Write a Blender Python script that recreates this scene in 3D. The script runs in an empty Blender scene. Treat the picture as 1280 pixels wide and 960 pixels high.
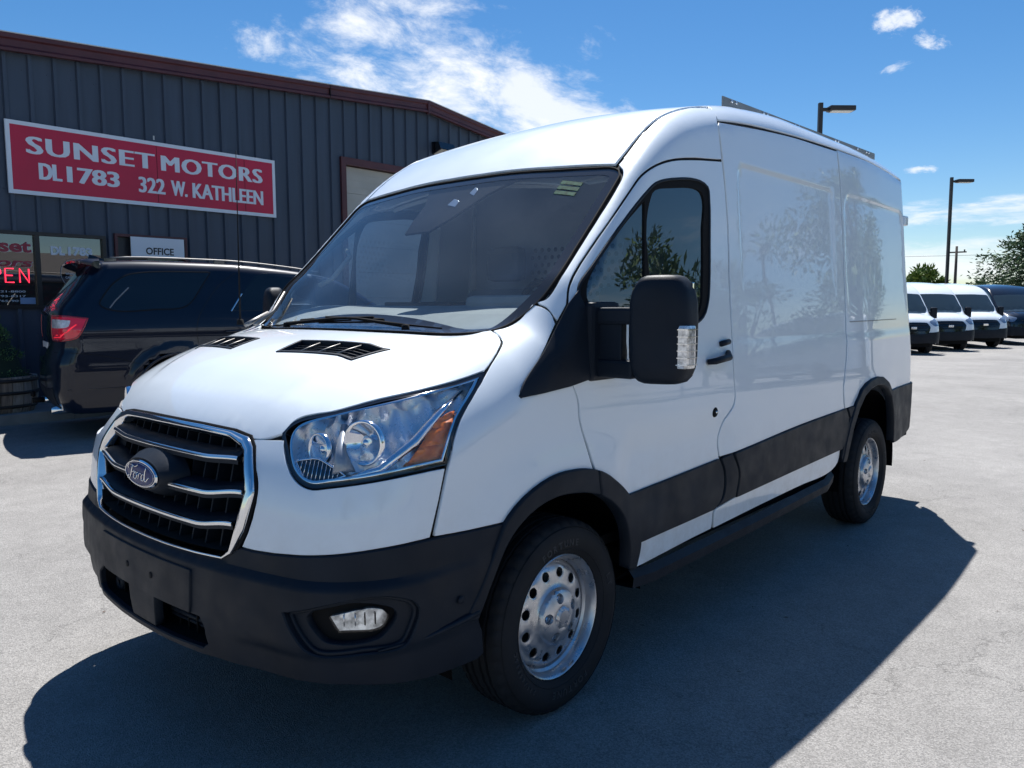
import bpy, bmesh, math, random
import numpy as np
from mathutils import Vector, Matrix
from mathutils.geometry import delaunay_2d_cdt
random.seed(7); RNG = np.random.RandomState(11)
SC = bpy.context.scene
COL = SC.collection
R = math.radians

# ---------------------------------------------------------------- camera
cam_d = bpy.data.cameras.new("camera"); cam = bpy.data.objects.new("camera", cam_d); COL.objects.link(cam)
SC.camera = cam
CP = (-2.1673, -2.6748, 1.4659)
yaw, pitch, roll, FPX = 0.7308, -0.0995, -0.0040, 993.5
fw = Vector((math.cos(yaw)*math.cos(pitch), math.sin(yaw)*math.cos(pitch), math.sin(pitch)))
rt0 = Vector((math.sin(yaw), -math.cos(yaw), 0)); up0 = rt0.cross(fw)
rt = rt0*math.cos(roll)+up0*math.sin(roll); up = up0*math.cos(roll)-rt0*math.sin(roll)
M = Matrix((rt, up, -fw)).transposed().to_4x4(); M.translation = Vector(CP)
cam.matrix_world = M
cam_d.sensor_fit = 'HORIZONTAL'; cam_d.sensor_width = 36; cam_d.lens = FPX/1280*36
cam_d.clip_start = .05; cam_d.clip_end = 3000
SC.render.resolution_x = 1024; SC.render.resolution_y = 768
# ---------------------------------------------------------------- sun, sky, exposure
SUNV = Vector((.45, .35, 1.0)).normalized()          # towards the sun
sun_el = math.asin(SUNV.z); sun_az = math.atan2(SUNV.x, SUNV.y)   # azimuth from +Y, clockwise
sd = bpy.data.lights.new("sun", 'SUN'); sd.energy = 3.6; sd.angle = R(.5); sd.color = (1, .975, .94)
so = bpy.data.objects.new("sun", sd); COL.objects.link(so)
so.rotation_euler = SUNV.to_track_quat('Z', 'Y').to_euler(); so.location = (0, 0, 30)
SC.view_settings.view_transform = 'Standard'; SC.view_settings.look = 'None'
SC.view_settings.exposure = 1.20; SC.view_settings.gamma = 1
SC.cycles.use_denoising = True
SC.cycles.max_bounces = 8; SC.cycles.transparent_max_bounces = 16; SC.cycles.glossy_bounces = 5
SC.cycles.caustics_reflective = False; SC.cycles.caustics_refractive = False
world = bpy.data.worlds.new("World"); SC.world = world; world.use_nodes = True
wn = world.node_tree; wn.nodes.clear(); WL = wn.links
def wnode(t, **k):
    n = wn.nodes.new(t)
    for a, b in k.items(): setattr(n, a, b)
    return n
sky = wnode('ShaderNodeTexSky', sky_type='NISHITA'); sky.sun_disc = False
sky.sun_elevation = sun_el; sky.sun_rotation = sun_az
sky.altitude = 700; sky.air_density = 1.0; sky.dust_density = .3; sky.ozone_density = 3.0
tc = wnode('ShaderNodeTexCoord')
def wmath(op, a, b=None, c=None):
    n = wnode('ShaderNodeMath', operation=op)
    for i, v in enumerate((a, b, c)):
        if v is None: continue
        if isinstance(v, (int, float)): n.inputs[i].default_value = v
        else: WL.new(v, n.inputs[i])
    return n.outputs[0]
def wdot(vec):
    n = wnode('ShaderNodeVectorMath', operation='DOT_PRODUCT'); WL.new(tc.outputs['Generated'], n.inputs[0]); n.inputs[1].default_value = vec
    return n.outputs['Value']
def wnoise(scale, det, rough, dist, e1, e2, s1, s2, seed):
    cx = wnode('ShaderNodeCombineXYZ'); WL.new(wmath('MULTIPLY', wdot(e1), s1), cx.inputs[0]); WL.new(wmath('MULTIPLY', wdot(e2), s2), cx.inputs[1]); cx.inputs[2].default_value = seed
    n = wnode('ShaderNodeTexNoise'); WL.new(cx.outputs[0], n.inputs['Vector']); n.inputs['Scale'].default_value = scale
    n.inputs['Detail'].default_value = det; n.inputs['Roughness'].default_value = rough; n.inputs['Distortion'].default_value = dist
    return n.outputs['Fac']
def ramp(v, a, b, smooth=True):
    n = wnode('ShaderNodeMapRange', interpolation_type='SMOOTHSTEP'); WL.new(v, n.inputs['Value'])
    n.inputs['From Min'].default_value = a; n.inputs['From Max'].default_value = b
    return n.outputs['Result']
def azel(a, e): return Vector((math.cos(R(e))*math.cos(R(a)), math.cos(R(e))*math.sin(R(a)), math.sin(R(e))))
def cloud(az, el, wa, we, tilt, ns, s1, s2, lo, hi, seed, dens=1.0, soft=.35):
    """one cloud patch on the sky dome centred at azimuth/elevation, half sizes in degrees"""
    c = azel(az, el); r_ = c.cross(Vector((0, 0, 1))).normalized(); u_ = r_.cross(c)
    t = R(tilt); e1 = r_*math.cos(t)+u_*math.sin(t); e2 = u_*math.cos(t)-r_*math.sin(t)
    d1 = wmath('DIVIDE', wdot(e1), math.sin(R(wa))); d2 = wmath('DIVIDE', wmath('SUBTRACT', wdot(e2), 0.0), math.sin(R(we)))
    d = wmath('SQRT', wmath('ADD', wmath('MULTIPLY', d1, d1), wmath('MULTIPLY', d2, d2)))
    front = wmath('GREATER_THAN', wdot(c), 0.0)
    n = wnoise(ns, 9, .66, .25, e1, e2, s1, s2, seed)
    big = wnoise(ns*.35, 3, .5, .2, e1, e2, s1, s2, seed+5)
    v = wmath('SUBTRACT', wmath('ADD', n, wmath('MULTIPLY', wmath('SUBTRACT', big, .5), .7)), wmath('MULTIPLY', wmath('MULTIPLY', d, d), soft))
    return wmath('MULTIPLY', wmath('MULTIPLY', ramp(v, lo, hi), dens), front)
cls = [cloud(47.5, 15.0, 14.5, 7.6, -11, 14, 1.0, 1.9, .25, .66, 3.3, 1.0, .32),
       cloud(38.0, 12.5, 9, 2.6, -14, 12, 1.0, 2.2, .18, .50, 8.3, .85, .34),
       cloud(56.5, 17.0, 7, 2.6, -5, 16, 1.0, 1.8, .30, .66, 1.7, .8, .36),
       cloud(16.9, 17.0, 1.6, 1.0, -10, 60, 1.0, 1.5, .22, .60, 2.1, .85, .40),
       cloud(14.9, 15.7, 1.3, .75, -20, 60, 1.0, 1.6, .25, .62, 4.1, .8, .40),
       cloud(16.7, 14.5, 1.3, .45, 18, 60, 1.0, 2.0, .28, .66, 6.1, .6, .40),
       cloud(15.2, 8.3, 1.5, .35, 0, 60, 1.0, 2.5, .28, .66, 9.1, .8, .40),
       cloud(10.5, 5.4, 13, 1.25, 0, 14, 1.0, 5.5, .20, .60, 12.1, .9, .40),
       cloud(12.0, 2.6, 14, 1.7, 0, 12, 1.0, 4.5, .22, .62, 14.1, .75, .35),
       cloud(200, 40, 30, 16, 20, 6, 1.0, 1.8, .42, .80, 24.1, .8, .42),
       cloud(-70, 25, 34, 9, 8, 6, 1.0, 2.4, .40, .80, 26.1, .8, .42),
       cloud(-35, 8, 26, 5, 0, 7, 1.0, 4.0, .34, .80, 28.1, .8, .42),
       cloud(120, 30, 24, 9, 0, 7, 1.0, 2.2, .40, .80, 31.1, .7, .42)]
acc = cls[0]
for c_ in cls[1:]: acc = wmath('MAXIMUM', acc, c_)
hsv = wnode('ShaderNodeHueSaturation'); hsv.inputs['Saturation'].default_value = 1.31; WL.new(sky.outputs[0], hsv.inputs['Color'])
mx = wnode('ShaderNodeMix', data_type='RGBA'); WL.new(acc, mx.inputs['Factor']); WL.new(hsv.outputs[0], mx.inputs['A']); mx.inputs['B'].default_value = (9.0, 9.3, 9.8, 1)
bg = wnode('ShaderNodeBackground'); WL.new(mx.outputs['Result'], bg.inputs['Color']); bg.inputs['Strength'].default_value = .050
wo = wnode('ShaderNodeOutputWorld'); WL.new(bg.outputs[0], wo.inputs['Surface'])

# ---------------------------------------------------------------- materials
def mat(name, col, rough=.5, metal=0., coat=0., spec=.5, bump=0., bscale=50., var=0., vscale=3., rvar=0., emit=None, est=0., coatr=.03, stretch=None, vdetail=6):
    m = bpy.data.materials.new(name); m.use_nodes = True; nt = m.node_tree; b = nt.nodes['Principled BSDF']
    b.inputs['Base Color'].default_value = (*col, 1); b.inputs['Roughness'].default_value = rough; b.inputs['Metallic'].default_value = metal
    b.inputs['Coat Weight'].default_value = coat; b.inputs['Coat Roughness'].default_value = coatr; b.inputs['Specular IOR Level'].default_value = spec
    L = nt.links; tcn = nt.nodes.new('ShaderNodeTexCoord'); src = tcn.outputs['Object']
    if stretch:
        mp = nt.nodes.new('ShaderNodeMapping'); mp.inputs['Scale'].default_value = stretch; L.new(src, mp.inputs[0]); src = mp.outputs[0]
    def nz(s, d=6):
        n = nt.nodes.new('ShaderNodeTexNoise'); n.inputs['Scale'].default_value = s; n.inputs['Detail'].default_value = d; L.new(src, n.inputs['Vector']); return n.outputs['Fac']
    if var:
        f = nz(vscale, vdetail); mr = nt.nodes.new('ShaderNodeMapRange'); L.new(f, mr.inputs['Value']); mr.inputs['From Min'].default_value = .3; mr.inputs['From Max'].default_value = .7
        mi = nt.nodes.new('ShaderNodeMix'); mi.data_type = 'RGBA'; L.new(mr.outputs[0], mi.inputs['Factor'])
        mi.inputs['A'].default_value = (*[c*(1-var) for c in col], 1); mi.inputs['B'].default_value = (*[min(1, c*(1+var)) for c in col], 1)
        L.new(mi.outputs['Result'], b.inputs['Base Color'])
    if rvar:
        f = nz(vscale*2.3); mr = nt.nodes.new('ShaderNodeMapRange'); L.new(f, mr.inputs['Value']); mr.inputs['From Min'].default_value = .3; mr.inputs['From Max'].default_value = .7
        mr.inputs['To Min'].default_value = max(0, rough-rvar); mr.inputs['To Max'].default_value = rough+rvar; L.new(mr.outputs[0], b.inputs['Roughness'])
    if bump:
        f = nz(bscale, 4); bp = nt.nodes.new('ShaderNodeBump'); bp.inputs['Strength'].default_value = 1; bp.inputs['Distance'].default_value = bump; L.new(f, bp.inputs['Height']); L.new(bp.outputs[0], b.inputs['Normal'])
        if coat: L.new(bp.outputs[0], b.inputs['Coat Normal'])
    if emit: b.inputs['Emission Color'].default_value = (*emit, 1); b.inputs['Emission Strength'].default_value = est
    return m
def glass(name, tint, dust=0., dustcol=(.5, .52, .5), ior=1.5, dscale=90., rough=.0):
    m = bpy.data.materials.new(name); m.use_nodes = True; nt = m.node_tree; nt.nodes.clear(); L = nt.links
    N = nt.nodes.new; tr = N('ShaderNodeBsdfTransparent'); tr.inputs[0].default_value = (*tint, 1)
    gl = N('ShaderNodeBsdfGlossy'); gl.inputs['Roughness'].default_value = rough; gl.inputs[0].default_value = (1, 1, 1, 1)
    fr = N('ShaderNodeFresnel'); geo = N('ShaderNodeNewGeometry'); mrr = N('ShaderNodeMapRange'); mrr.inputs['To Min'].default_value = ior; mrr.inputs['To Max'].default_value = 1/ior; L.new(geo.outputs['Backfacing'], mrr.inputs['Value']); L.new(mrr.outputs[0], fr.inputs['IOR'])   # same reflectance from either side of the pane
    base = tr.outputs[0]
    if dust:
        df = N('ShaderNodeBsdfDiffuse'); df.inputs[0].default_value = (*dustcol, 1); mi = N('ShaderNodeMixShader')
        tcn = N('ShaderNodeTexCoord'); n1 = N('ShaderNodeTexNoise'); n1.inputs['Scale'].default_value = dscale; n1.inputs['Detail'].default_value = 8; n1.inputs['Roughness'].default_value = .75
        L.new(tcn.outputs['Object'], n1.inputs['Vector']); n2 = N('ShaderNodeTexNoise'); n2.inputs['Scale'].default_value = 3.; n2.inputs['Detail'].default_value = 5; L.new(tcn.outputs['Object'], n2.inputs['Vector'])
        a = N('ShaderNodeMath'); a.operation = 'MULTIPLY'; L.new(n1.outputs['Fac'], a.inputs[0]); L.new(n2.outputs['Fac'], a.inputs[1])
        mr = N('ShaderNodeMapRange'); mr.inputs['From Min'].default_value = .12; mr.inputs['From Max'].default_value = .42; mr.inputs['To Min'].default_value = dust*.45; mr.inputs['To Max'].default_value = dust*1.5
        L.new(a.outputs[0], mr.inputs['Value']); L.new(mr.outputs[0], mi.inputs[0]); L.new(tr.outputs[0], mi.inputs[1]); L.new(df.outputs[0], mi.inputs[2]); base = mi.outputs[0]
    ms = N('ShaderNodeMixShader'); L.new(fr.outputs[0], ms.inputs[0]); L.new(base, ms.inputs[1]); L.new(gl.outputs[0], ms.inputs[2])
    o = N('ShaderNodeOutputMaterial'); L.new(ms.outputs[0], o.inputs[0])
    return m
m_white = mat('white_paint', (.765, .83, .885), .42, coat=1., coatr=.015, bump=.00008, bscale=2.0, rvar=.06, vscale=2, var=.012)
# road dust low on the body, uneven
_nt = m_white.node_tree; _b = _nt.nodes['Principled BSDF']; _src = _b.inputs['Base Color'].links[0].from_socket
_tc = _nt.nodes.new('ShaderNodeTexCoord'); _sx = _nt.nodes.new('ShaderNodeSeparateXYZ'); _nt.links.new(_tc.outputs['Object'], _sx.inputs[0])
_mr = _nt.nodes.new('ShaderNodeMapRange'); _nt.links.new(_sx.outputs[2], _mr.inputs['Value']); _mr.inputs['From Min'].default_value = .95; _mr.inputs['From Max'].default_value = .40; _mr.inputs['To Max'].default_value = .55
_nz = _nt.nodes.new('ShaderNodeTexNoise'); _nz.inputs['Scale'].default_value = 7; _nz.inputs['Detail'].default_value = 9; _nz.inputs['Roughness'].default_value = .75; _nt.links.new(_tc.outputs['Object'], _nz.inputs['Vector'])
_n2 = _nt.nodes.new('ShaderNodeMapRange'); _nt.links.new(_nz.outputs['Fac'], _n2.inputs['Value']); _n2.inputs['From Min'].default_value = .42; _n2.inputs['From Max'].default_value = .75
_m = _nt.nodes.new('ShaderNodeMath'); _m.operation = 'MULTIPLY'; _nt.links.new(_mr.outputs[0], _m.inputs[0]); _nt.links.new(_n2.outputs[0], _m.inputs[1])
_mx = _nt.nodes.new('ShaderNodeMix'); _mx.data_type = 'RGBA'; _nt.links.new(_m.outputs[0], _mx.inputs['Factor']); _nt.links.new(_src, _mx.inputs['A']); _mx.inputs['B'].default_value = (.42, .40, .37, 1); _nt.links.new(_mx.outputs['Result'], _b.inputs['Base Color'])
m_black = mat('black_plastic', (.008, .013, .022), .52, spec=.22, bump=.0004, bscale=900, var=.15, vscale=5, rvar=.08)
m_dark = mat('dark_rubber', (.010, .010, .011), .8, spec=.15)
m_gloss = mat('gloss_black', (.008, .008, .010), .12, coat=.6)
m_void = mat('shut_gap', (.004, .004, .005), .9)
m_chrome = mat('chrome', (.80, .81, .83), .09, metal=1., rvar=.03, vscale=4)
m_silver = mat('reflector', (.86, .87, .90), .10, metal=1.)
m_steel = mat('wheel_steel', (.56, .57, .60), .34, metal=.85, rvar=.14, vscale=11, var=.20)
m_rail = mat('zinc_rail', (.26, .25, .24), .5, metal=.7, var=.15, vscale=8)
m_letter = mat('tyre_letter', (.045, .046, .05), .7, spec=.3)
m_tyre = mat('tyre_rubber', (.014, .015, .018), .75, spec=.3, bump=.0006, bscale=140, var=.25, vscale=6)
m_amber = mat('amber_reflector', (1., .20, .02), .2, coat=1., var=.35, vscale=24)
m_ws = glass('windshield_glass', (.88, .93, .95), .05, (.56, .62, .66), dscale=150., ior=1.62)
m_sg = glass('side_glass', (.40, .53, .68), .02, dscale=60, ior=1.85)
m_clear = glass('clear_lens', (.95, .96, .98), .0)
m_frit = mat('windshield_frit', (.03, .031, .034), .10, coat=.6)
m_dash = mat('dash_grey', (.22, .24, .235), .75, var=.15, vscale=6, bump=.001, bscale=300)
m_seat = mat('seat_cloth', (.11, .115, .125), .9, bump=.001, bscale=400)
m_bulk = mat('bulkhead_panel', (.24, .26, .29), .5)
m_head = mat('headliner', (.30, .31, .32), .9)

# ---------------------------------------------------------------- object helpers
def tag(o, label=None, cat=None, group=None, kind=None):
    if label: o['label'] = label
    if cat: o['category'] = cat
    if group: o['group'] = group
    if kind: o['kind'] = kind
    return o
def empty(name, loc=(0, 0, 0), rz=0., parent=None):
    o = bpy.data.objects.new(name, None); COL.objects.link(o); o.location = loc; o.rotation_euler = (0, 0, rz); o.empty_display_size = .2
    if parent: o.parent = parent
    return o
def link(name, me, m=None, parent=None, loc=None, rot=None):
    o = bpy.data.objects.new(name, me); COL.objects.link(o)
    if m and not me.materials: me.materials.append(m)
    if parent: o.parent = parent
    if loc is not None: o.location = loc
    if rot is not None: o.rotation_euler = rot
    return o
class MB:
    """collects boxes, tubes, prisms, lathes, text; builds one mesh"""
    def __init__(s): s.v = []; s.f = []; s.sm = []
    def add(s, vs, fs, smooth=False):
        b = len(s.v); s.v += [tuple(v) for v in vs]; s.f += [tuple(i+b for i in f) for f in fs]; s.sm += [smooth]*len(fs); return s
    def box(s, x0, x1, y0, y1, z0, z1, bev=0., rot=None, c=None):
        bm = bmesh.new(); bmesh.ops.create_cube(bm, size=1)
        for v in bm.verts: v.co = Vector((x0+(x1-x0)*(v.co.x+.5), y0+(y1-y0)*(v.co.y+.5), z0+(z1-z0)*(v.co.z+.5)))
        if bev: bmesh.ops.bevel(bm, geom=bm.edges[:], offset=bev, segments=2, affect='EDGES', profile=.6)
        if rot is not None:
            cc = Vector(c) if c is not None else Vector(((x0+x1)/2, (y0+y1)/2, (z0+z1)/2))
            for v in bm.verts: v.co = rot @ (v.co-cc)+cc
        s.bm(bm); return s
    def bm(s, bm, smooth=False):
        bm.verts.index_update(); s.add([v.co[:] for v in bm.verts], [[v.index for v in f.verts] for f in bm.faces], smooth); bm.free(); return s
    def tube(s, pts, r, n=8, caps=True):
        pts = [Vector(p) for p in pts]; rs = r if isinstance(r, (list, tuple)) else [r]*len(pts); vs = []; fs = []
        t0 = (pts[1]-pts[0]).normalized(); a = t0.orthogonal().normalized()
        for i, p in enumerate(pts):
            t = ((pts[min(i+1, len(pts)-1)]-pts[max(i-1, 0)])).normalized(); a = (a-t*a.dot(t)).normalized(); b = t.cross(a)
            for k in range(n):
                an = 2*math.pi*k/n; vs.append(p+(a*math.cos(an)+b*math.sin(an))*rs[i])
        for i in range(len(pts)-1):
            for k in range(n): fs.append((i*n+k, i*n+(k+1) % n, (i+1)*n+(k+1) % n, (i+1)*n+k))
        if caps: fs += [tuple(range(n))[::-1], tuple(range((len(pts)-1)*n, len(pts)*n))]
        return s.add(vs, fs, True)
    def lathe(s, prof, n=48, axis='z', c=(0, 0, 0), a0=0., a1=2*math.pi, smooth=True):
        """prof: (radius, height) list; axis y: height along -y"""
        full = abs(a1-a0-2*math.pi) < 1e-6; m = n if full else n+1; vs = []; fs = []
        for k in range(m):
            a = a0+(a1-a0)*k/n
            for r, h in prof:
                if axis == 'z': q = (r*math.cos(a), r*math.sin(a), h)
                elif axis == 'y': q = (r*math.cos(a), -h, r*math.sin(a))
                else: q = (h, r*math.cos(a), r*math.sin(a))
                vs.append((q[0]+c[0], q[1]+c[1], q[2]+c[2]))
        P = len(prof)
        for k in range(n):
            k2 = (k+1) % m
            for j in range(P-1): fs.append((k*P+j, k2*P+j, k2*P+j+1, k*P+j+1))
        return s.add(vs, fs, smooth)
    def prism(s, poly, fn, depth):
        """poly 2D, fn(u,v,d)->3D; solid between d=0 and depth"""
        n = len(poly); vs = [fn(u, v, 0) for u, v in poly]+[fn(u, v, depth) for u, v in poly]
        fs = [tuple(range(n)), tuple(range(n, 2*n))[::-1]]+[(i, i+n, (i+1) % n+n, (i+1) % n) for i in range(n)]
        return s.add(vs, fs)
    def build(s, name, m=None, parent=None, loc=None, rot=None, fix=True, auto=None):
        me = bpy.data.meshes.new(name); me.from_pydata(s.v, [], s.f)
        if fix:
            bm = bmesh.new(); bm.from_mesh(me); bmesh.ops.recalc_face_normals(bm, faces=bm.faces); bm.to_mesh(me); bm.free()
        me.polygons.foreach_set('use_smooth', s.sm if len(s.sm) == len(me.polygons) else [False]*len(me.polygons))
        if auto: me.set_sharp_from_angle(angle=R(auto))
        me.update(); return link(name, me, m, parent, loc, rot)
def text_mesh(txt, size, bold=0., ext=.003, align='LEFT', sx=1., shear=0., space=1.):
    cu = bpy.data.curves.new('text', 'FONT'); cu.body = txt; cu.size = size; cu.offset = bold; cu.extrude = ext; cu.align_x = align; cu.shear = shear; cu.space_character = space
    cu.resolution_u = 3
    o = bpy.data.objects.new('text', cu); COL.objects.link(o); dg = bpy.context.evaluated_depsgraph_get()
    me = bpy.data.meshes.new_from_object(o.evaluated_get(dg)); bpy.data.objects.remove(o); bpy.data.curves.remove(cu)
    if sx != 1: me.transform(Matrix.Diagonal((sx, 1, 1, 1)))
    return me
def fit_text(me, w=None, h=None):
    co = np.empty(len(me.vertices)*3); me.vertices.foreach_get('co', co); co = co.reshape(-1, 3); lo, hi = co.min(0), co.max(0)
    S = Matrix.Diagonal(((w/(hi[0]-lo[0])) if w else 1, (h/(hi[1]-lo[1])) if h else 1, 1, 1)); me.transform(S @ Matrix.Translation((-lo[0], -lo[1], 0))); return me

# ---- body surfaces (signed fields in metres) and traced panel outlines
def pchip(xs,ys):
    xs=np.array(xs,float);ys=np.array(ys,float);h=np.diff(xs);d=np.diff(ys)/h
    m=np.zeros(len(xs));m[0]=d[0];m[-1]=d[-1]
    for i in range(1,len(xs)-1):
        if d[i-1]*d[i]>0:
            w1=2*h[i]+h[i-1];w2=h[i]+2*h[i-1];m[i]=(w1+w2)/(w1/d[i-1]+w2/d[i])
    def f(x):
        x=np.asarray(x,float);xc=np.clip(x,xs[0],xs[-1]);i=np.clip(np.searchsorted(xs,xc)-1,0,len(xs)-2)
        t=(xc-xs[i])/h[i];t2=t*t;t3=t2*t
        return (2*t3-3*t2+1)*ys[i]+(t3-2*t2+t)*h[i]*m[i]+(-2*t3+3*t2)*ys[i+1]+(t3-t2)*h[i]*m[i+1]+(x-xc)*0
    return f
def sstep(a,b,x):
    t=np.clip((x-a)/(b-a),0,1);return t*t*(3-2*t)
# side half width as function of height
Wz=pchip([.2,.42,.60,.80,1.0,1.25,1.45,1.65,2.1,2.35,2.6],[.955,.985,.998,1.002,.999,.986,.970,.952,.920,.897,.865])
# front face: x of surface at centre for height z
Fz=pchip([.15,.25,.36,.50,.62,.72,.85,.97,1.05,1.2,3.0],[-.90,-.985,-1.025,-1.04,-1.04,-1.03,-1.015,-.985,-.955,-.88,-.60])
Tx=pchip([-1.1,-.98,-.945,-.90,-.82,-.70,-.60,-.50,-.35,-.19,0.0,.17,.35,.5,.7,.95,1.25,1.6,2.2,3.2,4.1,4.35,4.5],
         [.92,1.03,1.07,1.125,1.19,1.26,1.30,1.33,1.357,1.375,1.56,1.735,1.915,2.06,2.205,2.335,2.43,2.485,2.52,2.52,2.49,2.43,2.30])
def rr(x,z,cx,cz,hx,hz,r):
    qx=np.abs(x-cx)-hx+r;qz=np.abs(z-cz)-hz+r
    return np.hypot(np.maximum(qx,0),np.maximum(qz,0))+np.minimum(np.maximum(qx,qz),0)-r
def W(x,z):
    w=Wz(z)+0*x
    # plan taper to the rear
    w=w-.055*sstep(3.0,4.5,x)
    w=w-.02*sstep(.2,-.6,x)
    # recessed cargo blanks
    d=rr(x,z,1.99,1.72,.60,.40,.06); w=w-.008*sstep(.016,-.016,d)*sstep(1.45,1.95,z)
    d=rr(x,z,3.45,1.72,.66,.40,.10); w=w-.008*sstep(.016,-.016,d)*sstep(1.35,1.75,z)
    # belt swage
    w=w+.006*sstep(1.30,1.24,z)*sstep(.4,.8,x)
    # door lower hollow
    d=rr(x,z,.75,.80,.42,.13,.12); w=w-.016*sstep(.10,-.06,d)
    # wheel arch swell
    for cx in (0.,3.3):
        rad=np.hypot(x-cx,(z-.36)); w=w+.016*sstep(.72,.50,rad)*sstep(1.1,.9,z)
    return w
def smax(a,b,r,n=2.0):
    u=np.maximum(r+a,0);v=np.maximum(r+b,0)
    return np.minimum(-r,np.maximum(a,b))+(u**n+v**n)**(1/n)
def field(P):
    x=P[...,0];y=np.abs(P[...,1]);z=P[...,2]
    side=y-W(x,z)
    # windshield region: plan curvature
    ws=sstep(1.15,.55,x)
    K=.10*(y/.85)**2*ws
    # hood crown
    hd=sstep(.1,-.2,x)
    C=.050*(y/.8)**4*hd-.05*np.exp(-((x+.08)/.22)**2)*sstep(.55,.82,y)
    ye=.50+.20*(x+.6);C=C-.009*sstep(ye+.035,ye-.035,y)*sstep(-.86,-.70,x)*sstep(-.12,-.30,x)
    rf=sstep(.5,1.3,x)
    C=C+.050*(y/.8)**2*rf
    zt=Tx(x-K)-C
    g=(Tx(x-K+.01)-Tx(x-K-.01))/.02
    top=(z-zt)/np.sqrt(1+g*g)
    # front
    xf=Fz(z)+.055*(y/.6)**2.2
    gz=(Fz(z+.01)-Fz(z-.01))/.02
    front=(xf-x)/np.sqrt(1+gz*gz)
    rear=(x-(4.37-.06*sstep(1.,2.4,z)))
    low=.18-z
    f=smax(top,front,.05)
    # corner radius
    r=.13+.07*sstep(.2,-.3,x)*1.0
    rs=.10+.0*x
    # front corner
    rc=.30
    g1=smax(front,side,.24)
    rt=.06+.10*sstep(.35,-.35,x)+.06*sstep(.5,1.1,x)
    g2=smax(top,side,rt)
    f=np.maximum(np.maximum(f,g1),g2)
    f=np.maximum(f,smax(rear,side,.22)); f=smax(f,rear,.10)
    f=smax(f,low,.05)
    return f
def normal(P,e=1e-3,field=None):
    field=field or HERO_FIELD
    n=np.zeros(P.shape)
    for i in range(3):
        d=np.zeros(3);d[i]=e
        n[...,i]=field(P+d)-field(P-d)
    return n/(np.linalg.norm(n,axis=-1,keepdims=True)+1e-12)
def march(o,d,t0,t1,n=220,bis=24,field=None):
    field=field or HERO_FIELD
    """first entry along rays"""
    o=np.broadcast_to(o,d.shape);t=np.full(d.shape[:-1],float(t0));hit=np.zeros(d.shape[:-1],bool);lo=t.copy();hi=t.copy()
    prev=field(o+d*t[...,None]);step=(t1-t0)/n
    for k in range(n):
        tn=t0+step*(k+1);cur=field(o+d*tn)
        new=(~hit)&(prev>0)&(cur<=0)
        lo[new]=tn-step;hi[new]=tn;hit|=new;prev=cur
    for _ in range(bis):
        m=(lo+hi)/2;v=field(o+d*m[...,None])<=0
        hi=np.where(v,m,hi);lo=np.where(v,lo,m)
    return hit,o+d*hi[...,None]

# ---------------- dark suv (local coords, x forward from the rear bumper, y>0 and y<0 sides, z up)
sW=pchip([.2,.45,.75,1.0,1.18,1.30,1.45,1.65,1.9],[.93,.965,.985,.985,.975,.945,.895,.835,.74])
sT=pchip([-.1,.12,.45,1.0,1.8,2.6,3.1,3.5,4.0,4.25,4.9,5.15,5.3],[1.72,1.83,1.875,1.90,1.89,1.83,1.75,1.55,1.22,1.12,1.04,.90,.6])
sR=pchip([.1,.25,.38,.5,.75,.86,.95,1.1,1.28,1.5,1.75,2.2],[.30,.12,.03,0,.0,.03,.06,.05,.06,.22,.42,.70])
sF=pchip([.1,.3,.6,.9,1.1,2.0],[4.95,5.08,5.12,5.08,4.95,4.0])
def field_suv(P):
    x=P[...,0];y=np.abs(P[...,1]);z=P[...,2]
    w=sW(z)+0*x
    for cx in (1.25,4.33):
        rad=np.hypot(x-cx,(z-.40)); w=w+.022*sstep(.60,.50,rad)
    w=w+.010*sstep(1.06,1.12,z)*sstep(1.2,1.12,z)-.012*sstep(.8,.6,z)*sstep(.35,.5,z)*sstep(1.8,2.1,x)*sstep(3.8,3.5,x)
    side=y-w
    zt=sT(x)-.035*(y/.75)**2
    top=(z-zt)
    rear=(sR(z)+.09*(y/.95)**2.5-x)*.97
    fr=(x-sF(z)+.12*(y/.95)**2.5)
    low=.24-z
    f=np.maximum(smax(rear,side,.14),smax(top,side,.10))
    f=np.maximum(f,smax(fr,side,.2))
    f=smax(f,top,.03); f=np.maximum(f,smax(rear,top,.06))
    return smax(f,low,.04)
HERO_FIELD=field
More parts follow.
